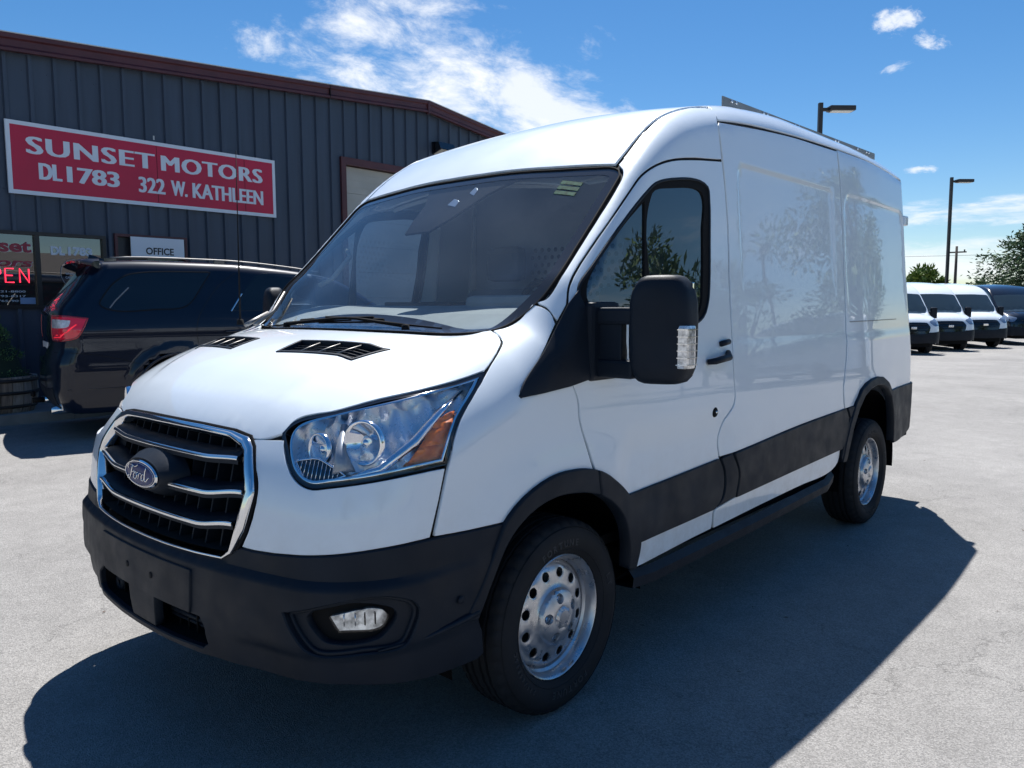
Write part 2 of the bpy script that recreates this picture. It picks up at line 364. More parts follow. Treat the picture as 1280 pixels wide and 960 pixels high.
TR = {
 'hood': [[-0.9214,0.0867],[-0.9212,0.008],[-0.9192,-0.1014],[-0.9156,-0.202],[-0.9076,-0.3706],[-0.9078,-0.4421],[-0.8962,-0.4994],[-0.8862,-0.5329],[-0.8679,-0.5768],[-0.8585,-0.5825],[-0.8379,-0.5912],[-0.828,-0.599],[-0.8195,-0.6097],[-0.8113,-0.6223],[-0.7793,-0.6805],[-0.7706,-0.6939],[-0.7505,-0.7168],[-0.7171,-0.7476],[-0.6454,-0.8051],[-0.6196,-0.8233],[-0.5911,-0.8386],[-0.56,-0.8514],[-0.5436,-0.8569],[-0.5095,-0.8666],[-0.4739,-0.8752],[-0.4369,-0.8828],[-0.3985,-0.8891],[-0.3174,-0.8985],[-0.2867,-0.891],[-0.268,-0.8853],[-0.2292,-0.8715],[-0.1947,-0.8542],[-0.1821,-0.8449],[-0.1696,-0.8283],[-0.1581,-0.8079],[-0.1457,-0.7785],[-0.1285,-0.742],[-0.1401,-0.7317],[-0.1663,-0.714],[-0.1772,-0.7028],[-0.1851,-0.6871],[-0.1898,-0.6679],[-0.1916,-0.6453],[-0.192,-0.6211],[-0.1964,-0.6008],[-0.2076,-0.5849],[-0.2218,-0.5722],[-0.2531,-0.5502],[-0.2675,-0.538],[-0.2771,-0.5202],[-0.2845,-0.4999],[-0.2975,-0.4566],[-0.3034,-0.4339],[-0.3129,-0.3851],[-0.3195,-0.3315],[-0.3217,-0.3029],[-0.3233,-0.273],[-0.3244,-0.2092]],
 'windshield': [[0.4857,-0.0134],[0.4862,-0.0796],[0.4885,-0.1425],[0.5068,-0.4951],[0.5113,-0.5493],[0.5167,-0.5996],[0.5318,-0.7201],[0.5387,-0.7615],[0.5411,-0.7825],[0.5407,-0.8045],[0.538,-0.8215],[0.5318,-0.8377],[0.5127,-0.8547],[0.4991,-0.858],[0.4243,-0.8617],[0.2026,-0.8702],[0.0959,-0.8798],[0.0792,-0.8792],[0.0639,-0.8774],[0.0359,-0.8708],[0.0225,-0.8659],[0.0027,-0.8557],[-0.0539,-0.8193],[-0.1129,-0.7782],[-0.1242,-0.7693],[-0.1342,-0.759],[-0.1439,-0.7443],[-0.1504,-0.7262],[-0.1538,-0.7047],[-0.1544,-0.6803],[-0.1511,-0.6284],[-0.1511,-0.6037],[-0.1549,-0.5825],[-0.1618,-0.5645],[-0.1938,-0.5135],[-0.2037,-0.4956],[-0.2127,-0.4764],[-0.2278,-0.4347],[-0.2483,-0.368],[-0.2542,-0.3442],[-0.2591,-0.319],[-0.263,-0.2922],[-0.2659,-0.2638],[-0.2688,-0.2022],[-0.268,-0.134]],
 'roof_front': [[0.497,-0.0022],[0.4978,-0.1012],[0.5153,-0.4882],[0.522,-0.5683],[0.5491,-0.8026],[0.592,-0.8068],[0.6154,-0.8074],[0.6406,-0.8061],[0.7585,-0.7906],[0.8184,-0.7859],[0.8491,-0.7848],[0.88,-0.7847],[0.951,-0.7881],[0.992,-0.7885],[1.025,-0.7912],[1.0572,-0.7954],[1.0965,-0.7958]],
 'fender': [[0.8339,1.2401],[0.8102,1.1991],[0.7889,1.1592],[0.7717,1.1189],[0.7634,1.0912],[0.7575,1.0624],[0.7462,0.9877],[0.7184,0.788],[0.7543,0.7819],[0.7844,0.779],[0.8698,0.7763],[0.896,0.8048],[0.9148,0.8237],[0.9249,0.8325],[0.948,0.8483],[0.9745,0.863],[0.9889,0.8695],[1.0202,0.8802],[1.0372,0.8839],[1.0576,0.8866],[1.0796,0.8876],[1.1032,0.8873],[1.1279,0.8857],[1.1536,0.8832],[1.1727,0.88],[1.2129,0.8708],[1.2015,0.9044],[1.1823,0.9705],[1.1594,1.0395],[1.1551,1.0568],[1.1529,1.0747],[1.152,1.1104],[1.1496,1.1281],[1.1439,1.1467],[1.129,1.1835],[0.9314,1.161],[0.9246,1.1693],[0.9522,1.2108],[1.0357,1.3294],[1.0796,1.3983],[1.0759,1.425],[1.0723,1.437],[1.0654,1.4464],[1.0566,1.4537],[1.0466,1.4594],[1.0256,1.4679],[0.9889,1.4267],[0.9756,1.4148],[0.9615,1.4051],[0.9465,1.3968],[0.931,1.39],[0.9132,1.3845],[0.8773,1.3764],[0.8868,1.3695],[0.8948,1.3614],[0.8986,1.3518],[0.8992,1.3411],[0.8942,1.3298],[0.8518,1.2706],[0.8396,1.2502]],
 'fascia': [[0.3091,1.0559],[0.3345,1.0186],[0.3575,0.9807],[0.3642,0.9678],[0.3694,0.9546],[0.3727,0.9417],[0.3746,0.9283],[0.3753,0.9148],[0.3745,0.8856],[0.3685,0.8407],[0.3577,0.795],[0.3419,0.7487],[0.3767,0.7479],[0.4264,0.7512],[0.5486,0.7678],[0.6251,0.7803],[0.6854,0.7876],[0.7114,0.7888],[0.7277,0.894],[0.74,0.9848],[0.7121,0.9831],[0.6765,0.978],[0.535,0.9498],[0.5146,0.9446],[0.5035,0.9435],[0.4934,0.9449],[0.4832,0.9481],[0.4735,0.953],[0.4636,0.9608],[0.4543,0.9705],[0.4459,0.9812],[0.4314,1.0064],[0.4192,1.0338],[0.4101,1.0655],[0.3245,1.0575]],
 'pillar': [[0.0002,0.2037],[0.0015,0.1952],[0.0063,0.1778],[0.0086,0.1313],[0.0107,0.116],[0.0568,0.1734],[0.0771,0.2218],[0.0854,0.2377],[0.0951,0.2534],[0.1061,0.2688],[0.1185,0.2837],[0.1357,0.302],[0.1712,0.3367],[0.2255,0.3856],[0.2771,0.4298],[0.3846,0.513],[0.4444,0.5577],[0.5253,0.6136],[0.5461,0.6264],[0.5683,0.6376],[0.5955,0.6479],[0.6262,0.6572],[0.6603,0.6659],[0.7192,0.6788],[0.7519,0.685],[0.8259,0.6965],[0.9107,0.7061],[0.9975,0.7138],[1.2268,0.7281],[1.2154,0.7965],[1.2142,0.81],[1.2196,0.8263],[1.233,0.8458],[1.2578,0.8701],[1.303,0.9027],[1.2524,0.9084],[1.2263,0.9104],[1.1517,0.9096],[1.119,0.9108],[1.0682,0.9029],[1.0242,0.8977],[0.9805,0.8911],[0.8863,0.874],[0.8598,0.8682],[0.8331,0.8603],[0.7781,0.8395],[0.7206,0.8139],[0.5519,0.7253],[0.5333,0.6891],[0.5206,0.6723],[0.5074,0.6577],[0.4903,0.6413],[0.3411,0.5198],[0.2678,0.4557],[0.1985,0.3915],[0.0944,0.2925],[0.0802,0.2771],[0.0421,0.2305],[0.0306,0.2177],[0.0198,0.2078],[0.0121,0.204],[0.006,0.2038]],
 'door': [[0.0371,1.1831],[0.0571,1.1461],[0.0646,1.1273],[0.0673,1.1096],[0.0672,1.0738],[0.0696,1.0558],[0.0815,1.0209],[0.1025,0.9687],[0.1221,0.9014],[0.1343,0.8671],[0.1843,0.8463],[0.2083,0.8344],[0.2631,0.8001],[0.2936,0.7799],[0.3231,0.7588],[0.3489,0.7377],[0.3707,0.7167],[0.3893,0.6953],[0.4043,0.674],[0.4152,0.653],[0.4222,0.6325],[0.4252,0.6123],[0.4254,0.592],[0.4226,0.5094],[0.4102,0.431],[0.5128,0.436],[0.5513,0.4366],[0.6792,0.4353],[1.0576,0.4539],[1.0604,0.476],[1.0575,0.5224],[1.0628,0.5431],[1.0792,0.5563],[1.1016,0.5676],[1.1183,0.581],[1.1301,0.6031],[1.1389,0.6268],[1.1446,0.6516],[1.1474,0.6768],[1.1471,0.7019],[1.1405,0.7251],[1.1158,0.7728],[1.1056,0.7988],[1.0983,0.8244],[1.0976,0.8489],[1.1019,0.8689],[1.1085,0.8887],[1.1168,0.9081],[1.1267,0.9267],[1.1415,0.9442],[1.1622,0.9601],[1.2112,0.9913],[1.2281,1.009],[1.237,1.0323],[1.2383,1.0573],[1.2311,1.1092],[1.2289,1.1347],[1.2272,1.2286],[1.2276,1.2519],[1.233,1.2749],[1.2369,1.2981],[1.2364,1.3683],[1.2384,1.529],[1.2418,1.5978],[1.2513,1.7362],[1.2527,1.8051],[1.2513,1.8529],[1.2468,1.924],[1.241,1.9945],[1.2297,2.1102],[1.0418,2.0917],[0.953,2.0813],[0.8668,2.0696],[0.825,2.0627],[0.7844,2.0544],[0.7423,2.0438],[0.7015,2.0315],[0.6635,2.0182],[0.629,2.0042],[0.598,1.9893],[0.5709,1.9732],[0.5492,1.9575],[0.5289,1.9406],[0.4693,1.8874],[0.2798,1.7158],[0.1738,1.6163],[0.1214,1.5644],[0.099,1.5377],[0.0898,1.524],[0.0819,1.5093],[0.0754,1.4944],[0.064,1.4646],[0.0099,1.3948],[-0.0185,1.3608],[-0.0504,1.3277],[-0.1334,1.2485],[-0.2299,1.1587],[-0.1572,1.1662],[0.0078,1.1807]],
 'door_window': [[0.1147,1.5241],[0.1274,1.5416],[0.1447,1.5586],[0.204,1.6091],[0.3019,1.6973],[0.3658,1.7516],[0.4528,1.8218],[0.4973,1.8557],[0.5449,1.8898],[0.5951,1.9237],[0.6216,1.9404],[0.6511,1.9547],[0.6904,1.9673],[0.7337,1.9772],[0.778,1.985],[0.8563,1.9963],[0.897,2.0008],[0.9377,2.0038],[0.9775,2.0049],[1.0153,2.0034],[1.0554,1.9966],[1.0855,1.9833],[1.0967,1.9663],[1.0987,1.9458],[1.0997,1.8801],[1.0963,1.8345],[1.0791,1.6509],[1.073,1.6048],[1.0649,1.5588],[1.0552,1.5145],[1.0495,1.4933],[1.0407,1.4723],[1.0282,1.4491],[1.0123,1.4263],[0.9894,1.4062],[0.9641,1.3926],[0.9336,1.3812],[0.9012,1.3733],[0.8618,1.3702],[0.6946,1.3755],[0.5336,1.3843],[0.316,1.4018],[0.2498,1.4093],[0.2187,1.4144],[0.1892,1.4209],[0.1594,1.4293],[0.1319,1.4399],[0.1127,1.4531],[0.1052,1.4688],[0.1038,1.4871],[0.1072,1.5061]],
 'glass_main': [[0.6263,1.9093],[0.6486,1.9242],[0.6839,1.9342],[0.7235,1.9408],[0.8923,1.9612],[0.9353,1.9647],[0.9768,1.965],[1.0086,1.9616],[1.0323,1.9535],[1.0467,1.9371],[1.0538,1.9179],[1.055,1.8965],[1.0521,1.8736],[1.0352,1.8025],[1.0322,1.78],[1.0258,1.691],[1.0208,1.6464],[1.0143,1.6018],[0.9952,1.4963],[0.9901,1.4771],[0.9813,1.4585],[0.9679,1.4383],[0.9501,1.4189],[0.9255,1.4037],[0.896,1.397],[0.8626,1.3945],[0.8191,1.3942],[0.7763,1.3961],[0.7341,1.3993],[0.5728,1.4155],[0.5758,1.4587],[0.5759,1.5025],[0.574,1.5467],[0.5659,1.6789],[0.5659,1.7221],[0.5671,1.7435],[0.5726,1.7858],[0.5773,1.8068],[0.5834,1.8276],[0.5913,1.8482],[0.6009,1.8687],[0.6125,1.889]],
 'glass_quarter': [[0.5675,1.8753],[0.5487,1.6612],[0.5236,1.4476],[0.395,1.4545],[0.2556,1.455],[0.2235,1.4569],[0.1936,1.4613],[0.1695,1.4681],[0.1519,1.4786],[0.1458,1.4923],[0.1476,1.5083],[0.1529,1.5243],[0.1602,1.539],[0.1701,1.5537],[0.1815,1.5679],[0.198,1.586],[0.2335,1.6217],[0.2525,1.6393],[0.3143,1.6922],[0.4067,1.7638],[0.4575,1.8006],[0.5397,1.8562]],
 'sail': [[0.0602,1.4674],[-0.0032,1.3886],[-0.0304,1.3578],[-0.0452,1.3426],[-0.0935,1.2979],[-0.1299,1.2684],[-0.1855,1.2256],[-0.2022,1.2116],[-0.2162,1.1977],[-0.2269,1.1836],[-0.2336,1.1693],[-0.2296,1.16],[0.0041,1.1803],[0.0327,1.1835],[0.1205,1.1968],[0.2546,1.2077],[0.317,1.2173],[0.3399,1.2261],[0.3542,1.2417],[0.3621,1.26],[0.3653,1.2804],[0.3652,1.3023],[0.3597,1.37],[0.3609,1.3913],[0.2418,1.4084],[0.2145,1.4139],[0.1892,1.4209],[0.1667,1.4298],[0.1467,1.4407],[0.1302,1.453],[0.1189,1.468],[0.1144,1.4844],[0.1125,1.5183],[0.0726,1.48]],
 'cargo_front': [[1.2489,2.1091],[1.2608,1.9959],[1.2666,1.9258],[1.271,1.8544],[1.2729,1.7835],[1.2708,1.6911],[1.2584,1.4603],[1.2561,1.3678],[1.2568,1.2974],[1.2528,1.2741],[1.2476,1.251],[1.2489,1.1333],[1.2505,1.107],[1.2561,1.0535],[1.2539,1.0277],[1.2442,1.0037],[1.227,0.986],[1.177,0.9549],[1.156,0.9389],[1.141,0.9215],[1.1311,0.9037],[1.1227,0.8852],[1.1162,0.8663],[1.1123,0.847],[1.1144,0.8224],[1.1299,0.7708],[1.2788,0.7792],[1.4435,0.787],[1.8035,0.8085],[2.0046,0.8186],[2.2075,0.8258],[2.6625,0.8389],[2.6403,0.8699],[2.6165,0.9009],[2.5975,0.9311],[2.5895,0.9602],[2.5988,0.9902],[2.621,1.0192],[2.647,1.0482],[2.6669,1.0781],[2.6751,1.1044],[2.6844,1.1581],[2.6931,1.1898],[2.7129,1.2535],[2.7293,1.2851],[2.731,1.3138],[2.7266,1.3425],[2.7142,1.3999],[2.7094,1.4286],[2.7076,1.4571],[2.7097,1.4898],[2.7142,1.5226],[2.7205,1.5554],[2.7422,1.6543],[2.7481,1.6873],[2.7526,1.7203],[2.7551,1.7532],[2.756,1.7831],[2.7552,1.8429],[2.7519,1.9024],[2.7466,1.9615],[2.7395,2.0201],[2.7184,2.1652],[2.7063,2.2569],[2.6987,2.3196],[2.698,2.3515],[2.3091,2.3514],[2.2359,2.3505],[2.0924,2.3462],[1.9539,2.3398],[1.694,2.3238],[1.2422,2.2897],[1.2321,2.2646],[1.2303,2.2415],[1.2456,2.1312]],
 'cargo_rear': [[2.7032,0.8348],[2.8339,0.8318],[2.9003,0.8768],[2.9368,0.8987],[2.9807,0.9182],[3.0271,0.9343],[3.0822,0.9481],[3.1433,0.9536],[3.2443,0.9405],[3.3502,0.9139],[3.4083,0.8918],[3.4645,0.8668],[3.6185,0.8693],[3.794,0.8704],[4.0818,0.8815],[4.0788,0.9582],[4.078,1.0344],[4.0792,1.0723],[4.0874,1.2266],[4.0985,1.2651],[4.1163,1.3035],[4.1237,1.4151],[4.1288,1.524],[4.1383,1.6693],[4.1416,1.7088],[4.1462,1.7483],[4.1541,1.788],[4.1174,2.2128],[4.0992,2.2454],[4.0699,2.311],[4.075,2.3464],[3.6037,2.3618],[3.4943,2.364],[3.3869,2.3645],[3.1812,2.3609],[2.7421,2.3481],[2.7398,2.3175],[2.7389,2.2571],[2.7395,2.227],[2.7413,2.1971],[2.7445,2.1679],[2.754,2.1099],[2.7767,1.9935],[2.8028,1.9663],[2.8066,1.9366],[2.8092,1.9067],[2.8126,1.8466],[2.8131,1.7863],[2.8122,1.756],[2.8093,1.7227],[2.8032,1.6894],[2.7763,1.6552],[2.7541,1.5558],[2.7478,1.5228],[2.7432,1.4899],[2.7412,1.457],[2.7428,1.4283],[2.7475,1.3996],[2.7597,1.3419],[2.7643,1.3129],[2.7629,1.2841],[2.7477,1.2523],[2.7247,1.1561],[2.7156,1.1021],[2.7071,1.0755],[2.687,1.0455],[2.6608,1.0163],[2.6384,0.9871],[2.629,0.9569],[2.6371,0.9276],[2.6564,0.8972],[2.6806,0.8661]],
 'sill_front': [[0.4121,0.5323],[0.5175,0.5343],[0.6429,0.5316],[0.6835,0.5316],[1.0557,0.5408],[1.0535,0.4963],[1.0545,0.4508],[0.7964,0.4436],[0.6782,0.4393],[0.5503,0.4405],[0.512,0.4398],[0.4097,0.4345],[0.4113,0.5129]],
 'sill_rear': [[1.0792,0.5361],[1.193,0.5485],[1.2735,0.5556],[1.375,0.5615],[1.4822,0.5663],[1.7138,0.5736],[2.6318,0.5982],[2.6251,0.5442],[2.6119,0.5206],[2.5832,0.5032],[2.543,0.4897],[2.4962,0.4805],[2.4289,0.474],[2.3562,0.4717],[2.2808,0.472],[2.1314,0.475],[1.9968,0.4737],[1.5265,0.4626],[1.0814,0.4487],[1.08,0.5114]],
 'clad_door': [[0.3556,0.7363],[0.3975,0.7358],[0.5192,0.7368],[0.5993,0.7388],[0.754,0.747],[1.1089,0.7627],[1.1227,0.7424],[1.1345,0.7223],[1.1408,0.7028],[1.1416,0.6777],[1.1387,0.6526],[1.1324,0.628],[1.1229,0.6044],[1.1104,0.5825],[1.0956,0.5685],[1.055,0.5446],[0.6792,0.536],[0.638,0.5361],[0.5117,0.539],[0.4059,0.537],[0.4157,0.5649],[0.4184,0.5794],[0.4192,0.5974],[0.4186,0.6155],[0.4165,0.6336],[0.4127,0.6536],[0.4064,0.6737],[0.3962,0.6939],[0.378,0.715]],
 'clad_b': [[1.1301,0.7634],[1.2177,0.7725],[1.2303,0.7507],[1.2599,0.7058],[1.2702,0.6834],[1.2736,0.6593],[1.2712,0.6359],[1.2593,0.5901],[1.2553,0.5668],[1.0766,0.5516],[1.1083,0.5654],[1.1336,0.5819],[1.146,0.603],[1.1543,0.6262],[1.1591,0.6506],[1.1609,0.6755],[1.1597,0.7001],[1.1537,0.7209],[1.1425,0.742]],
 'clad_cargo': [[1.2374,0.7719],[1.2859,0.7754],[1.6206,0.7946],[1.9368,0.8111],[2.2117,0.8223],[2.676,0.8376],[2.7023,0.8084],[2.7224,0.7794],[2.7279,0.7496],[2.7259,0.7202],[2.7184,0.6916],[2.7067,0.6641],[2.6897,0.6414],[2.6439,0.599],[1.9683,0.5804],[1.2728,0.5597],[1.2774,0.5837],[1.2907,0.631],[1.2938,0.6551],[1.2911,0.68],[1.2816,0.7028],[1.2504,0.7494]],
 'clad_gap': [[2.7169,0.8335],[2.8097,0.8341],[2.7576,0.7788],[2.733,0.7513],[2.7109,0.7235],[2.6926,0.6951],[2.6799,0.6685],[2.67,0.6414],[2.6553,0.5863],[2.6446,0.5305],[2.6899,0.5929],[2.726,0.6371],[2.7399,0.6602],[2.751,0.688],[2.7592,0.7167],[2.763,0.7459],[2.7603,0.7754],[2.7434,0.8041]],
 'arch_front_a': [[-0.5113,0.5046],[-0.4562,0.5798],[-0.4392,0.6056],[-0.4237,0.632],[-0.3566,0.7531],[-0.3481,0.7657],[-0.3381,0.7775],[-0.3247,0.7899],[-0.294,0.8132],[-0.259,0.8339],[-0.2402,0.8432],[-0.2034,0.8587],[-0.163,0.8723],[-0.1194,0.8829],[-0.0965,0.8866],[-0.0696,0.8894],[-0.0411,0.8905],[0.0193,0.8887],[0.0504,0.886],[0.0747,0.8823],[0.1248,0.8715],[0.1296,0.8381],[0.1387,0.7871],[0.0783,0.8039],[0.0492,0.8103],[-0.0125,0.8186],[-0.0425,0.8209],[-0.0712,0.8217],[-0.0985,0.8209],[-0.1249,0.8182],[-0.1504,0.814],[-0.1747,0.8084],[-0.1976,0.8016],[-0.2366,0.7864],[-0.2695,0.769],[-0.2988,0.7492],[-0.3244,0.7276],[-0.336,0.7157],[-0.3465,0.7031],[-0.3562,0.6901],[-0.3735,0.6629],[-0.4213,0.5807],[-0.4636,0.498],[-0.4959,0.5026]],
 'arch_front_b': [[0.1392,0.8677],[0.1858,0.8464],[0.2083,0.8344],[0.2935,0.7798],[0.3232,0.7587],[0.3489,0.7377],[0.3693,0.7175],[0.3864,0.6971],[0.4001,0.6766],[0.4102,0.6564],[0.417,0.6367],[0.4208,0.6157],[0.424,0.551],[0.4238,0.5295],[0.422,0.5109],[0.4181,0.4928],[0.4032,0.4395],[0.3565,0.4516],[0.3536,0.5147],[0.3517,0.5357],[0.3479,0.5569],[0.3369,0.5984],[0.33,0.6191],[0.3213,0.6395],[0.3098,0.6596],[0.2943,0.6796],[0.2749,0.6997],[0.2529,0.7192],[0.2303,0.7372],[0.2059,0.7529],[0.1534,0.7815],[0.1413,0.8508]],
 'arch_rear': [[2.6456,0.5255],[2.6549,0.5832],[2.6608,0.6119],[2.6683,0.6403],[2.6785,0.6681],[2.6926,0.6951],[2.7115,0.7218],[2.7342,0.7479],[2.7603,0.7735],[2.7895,0.7986],[2.8213,0.8232],[2.8544,0.8471],[2.8906,0.8708],[2.9316,0.8932],[2.9797,0.9133],[3.0302,0.9301],[3.0904,0.9444],[3.1573,0.9499],[3.2544,0.9383],[3.3502,0.9139],[3.4049,0.8899],[3.4483,0.8616],[3.4853,0.8325],[3.5234,0.7985],[3.554,0.7639],[3.5778,0.7292],[3.5959,0.6949],[3.6077,0.658],[3.6109,0.622],[3.6093,0.5863],[3.6092,0.5504],[3.6145,0.5135],[3.5469,0.5229],[3.5541,0.5554],[3.5635,0.5876],[3.5637,0.6209],[3.549,0.6601],[3.5227,0.7004],[3.481,0.7405],[3.4302,0.7782],[3.3679,0.8152],[3.291,0.8453],[3.1869,0.8665],[3.0923,0.8737],[3.0323,0.8648],[2.9822,0.8469],[2.9406,0.8269],[2.9005,0.8026],[2.8683,0.7761],[2.841,0.7483],[2.8162,0.7204],[2.7942,0.6937],[2.7746,0.6666],[2.7409,0.6115],[2.7257,0.5837],[2.6986,0.5279]],
 'bumper_rear': [[3.5084,0.8629],[3.8119,0.8661],[4.0707,0.8765],[4.1042,0.8355],[4.1297,0.7947],[4.1355,0.7603],[4.1318,0.7266],[4.1184,0.6945],[4.0951,0.6601],[4.0642,0.6269],[4.0234,0.5962],[3.9703,0.5689],[3.7477,0.5398],[3.6636,0.5237],[3.5167,0.4993],[3.5711,0.5048],[3.6145,0.5135],[3.6404,0.5385],[3.6452,0.5692],[3.6342,0.6346],[3.6272,0.6662],[3.6148,0.6984],[3.5985,0.7307],[3.5798,0.763],[3.5559,0.7967],[3.5301,0.8301]],
 'bumper_top': [[-0.294,0.7741],[-0.2705,0.7644],[-0.2277,0.7445],[-0.1879,0.721],[-0.1652,0.7126],[-0.1399,0.7086],[-0.1133,0.7066],[0.1473,0.699],[0.2212,0.6954],[0.2554,0.6969],[0.2723,0.6995],[0.2888,0.7037],[0.3042,0.7102],[0.3173,0.7212],[0.3295,0.7346],[0.3421,0.744],[0.3535,0.7457],[0.3768,0.7433],[0.4265,0.7466],[0.5486,0.7633],[0.5993,0.7721],[0.6338,0.7769],[0.6957,0.7832],[0.7141,0.7828],[0.7522,0.777],[0.7843,0.7741],[0.8676,0.7718]],
 'bumper_arch': [[0.8676,0.7718],[0.8399,0.6914],[0.7959,0.5568],[0.7738,0.502],[0.7598,0.4438]],
 'grille': [[-0.3674,1.047],[-0.3513,1.0609],[-0.3287,1.0738],[-0.2465,1.0783],[-0.1438,1.0818],[-0.0568,1.0833],[0.1372,1.0835],[0.1996,1.0816],[0.2192,1.0798],[0.2551,1.0746],[0.2715,1.0706],[0.286,1.0645],[0.2993,1.054],[0.3103,1.041],[0.3288,1.0165],[0.3444,0.9935],[0.3571,0.97],[0.3665,0.9444],[0.3694,0.9304],[0.3708,0.9163],[0.3704,0.8865],[0.3669,0.856],[0.3544,0.7944],[0.3509,0.7791],[0.3462,0.7643],[0.3396,0.7505],[0.3298,0.7371],[0.3175,0.7247],[0.3039,0.7149],[0.2887,0.7083],[0.2721,0.7042],[0.2551,0.7017],[0.2382,0.7001],[0.2032,0.6996],[-0.0361,0.7075],[-0.1139,0.7092],[-0.1405,0.7112],[-0.1656,0.7154],[-0.189,0.7244],[-0.2284,0.7503],[-0.2703,0.7739],[-0.2904,0.7867],[-0.3063,0.8012],[-0.3177,0.8175],[-0.3263,0.8351],[-0.3323,0.8536],[-0.3361,0.8725],[-0.3378,0.8914],[-0.3332,0.91],[-0.3238,0.929],[-0.3172,0.9475],[-0.3198,0.9653],[-0.3295,0.9824],[-0.3564,1.0155],[-0.366,1.0315]],
 'headlight': [[0.3997,1.0842],[0.4023,1.095],[0.4081,1.1051],[0.416,1.1141],[0.4246,1.1215],[0.434,1.1275],[0.4444,1.1323],[0.4669,1.1393],[0.511,1.1508],[0.5717,1.1749],[0.6026,1.1857],[0.7558,1.2266],[0.8324,1.2522],[0.8292,1.2333],[0.8238,1.2199],[0.8109,1.1948],[0.7832,1.1479],[0.7717,1.1242],[0.7671,1.1119],[0.7573,1.0735],[0.7431,0.9932],[0.714,0.9911],[0.677,0.9852],[0.6506,0.9796],[0.6169,0.9709],[0.5348,0.9541],[0.5141,0.9487],[0.5029,0.9476],[0.4934,0.9492],[0.4838,0.9525],[0.4747,0.9574],[0.4647,0.9653],[0.4554,0.9749],[0.4469,0.9856],[0.433,1.0099],[0.4207,1.0361],[0.4018,1.0729]],
 'lens': [[0.4248,1.0802],[0.4263,1.0902],[0.4296,1.0995],[0.4345,1.1072],[0.4422,1.1145],[0.4512,1.1206],[0.4715,1.1301],[0.5441,1.1554],[0.8167,1.2388],[0.8119,1.225],[0.8056,1.211],[0.7724,1.1458],[0.7619,1.1195],[0.7504,1.0771],[0.7354,1.0045],[0.7058,1.0014],[0.6774,0.9965],[0.6073,0.9811],[0.534,0.9671],[0.5083,0.9603],[0.4994,0.9598],[0.4889,0.9618],[0.4787,0.9665],[0.4704,0.9727],[0.4627,0.9804],[0.4559,0.989],[0.4489,1.0001],[0.4372,1.0248],[0.4326,1.0375],[0.4284,1.0518],[0.4254,1.0663]],
 'amber': [[0.7633,1.1532],[0.7324,1.0076],[0.696,1.0057],[0.6697,1.0023],[0.6931,1.0527],[0.7234,1.1289],[0.7529,1.147]],
 'ribbed': [[0.4499,1.016],[0.4866,1.0257],[0.4985,1.0258],[0.5094,1.0217],[0.5311,1.0093],[0.5521,0.9956],[0.5609,0.9876],[0.5134,0.966],[0.5034,0.9639],[0.4934,0.9642],[0.4849,0.969],[0.4769,0.9768],[0.4697,0.9857],[0.4567,1.0059]],
 'fog_outer': [[0.461,0.5972],[0.5301,0.6281],[0.5605,0.64],[0.5893,0.6481],[0.6077,0.6505],[0.6167,0.6506],[0.6342,0.6482],[0.6427,0.6455],[0.651,0.6418],[0.667,0.6305],[0.6747,0.6227],[0.6818,0.6097],[0.6863,0.5932],[0.6866,0.5791],[0.6849,0.5648],[0.6787,0.5376],[0.671,0.5094],[0.666,0.4973],[0.6599,0.4889],[0.6533,0.4845],[0.646,0.482],[0.6382,0.4811],[0.5963,0.4829],[0.5589,0.4769],[0.5398,0.4753],[0.5303,0.476],[0.5211,0.4782],[0.5138,0.4824],[0.5069,0.4891],[0.5007,0.497],[0.4895,0.5163],[0.4798,0.5383],[0.4709,0.5611],[0.4641,0.585]],
 'fog_inner': [[0.4959,0.5848],[0.4996,0.5927],[0.505,0.6003],[0.5119,0.6073],[0.5291,0.6192],[0.5389,0.6238],[0.5598,0.63],[0.5816,0.6319],[0.5925,0.6312],[0.6134,0.6265],[0.6324,0.6175],[0.6408,0.6114],[0.6482,0.6045],[0.6543,0.5934],[0.6576,0.5795],[0.6557,0.5653],[0.6505,0.5515],[0.6398,0.5306],[0.6291,0.5159],[0.6231,0.5113],[0.6066,0.5049],[0.5978,0.5028],[0.5793,0.5007],[0.5606,0.5014],[0.5422,0.5051],[0.5334,0.5081],[0.5259,0.5142],[0.5194,0.5236],[0.5057,0.5489],[0.4996,0.5627],[0.4958,0.5751]],
 'fog_lamp': [[0.5408,0.5843],[0.589,0.6006],[0.6074,0.6034],[0.6161,0.6026],[0.6245,0.5998],[0.6324,0.5946],[0.6387,0.5821],[0.6384,0.5707],[0.6357,0.5587],[0.6317,0.5503],[0.6255,0.5449],[0.6183,0.5419],[0.6104,0.5407],[0.5745,0.5432],[0.5653,0.5432],[0.5564,0.5419],[0.5448,0.5738]],
 'intake': [[-0.3818,0.4529],[-0.318,0.4717],[-0.2685,0.4838],[-0.2274,0.4915],[-0.1899,0.4962],[-0.1565,0.4985],[-0.1259,0.4994],[-0.0429,0.5003],[0.0745,0.5067],[0.1356,0.5083],[0.1893,0.5053],[0.2527,0.4969],[0.2536,0.4583],[0.2517,0.4385],[0.2443,0.4192],[0.233,0.405],[0.2172,0.3911],[0.2018,0.3816],[0.184,0.3755],[0.1663,0.3721],[0.1485,0.3711],[0.1306,0.372],[0.1125,0.3744],[0.0357,0.3887],[0.0145,0.3909],[-0.0079,0.3915],[-0.0559,0.3882],[-0.1694,0.3744],[-0.1988,0.3723],[-0.2269,0.3721],[-0.254,0.3761],[-0.2762,0.3845],[-0.3322,0.4175],[-0.363,0.442]],
 'bracket': [[-0.0434,0.4944],[0.0602,0.5053],[0.0599,0.4719],[0.0565,0.4365],[0.0538,0.418],[-0.0309,0.4115],[-0.0337,0.4459],[-0.0393,0.4787]],
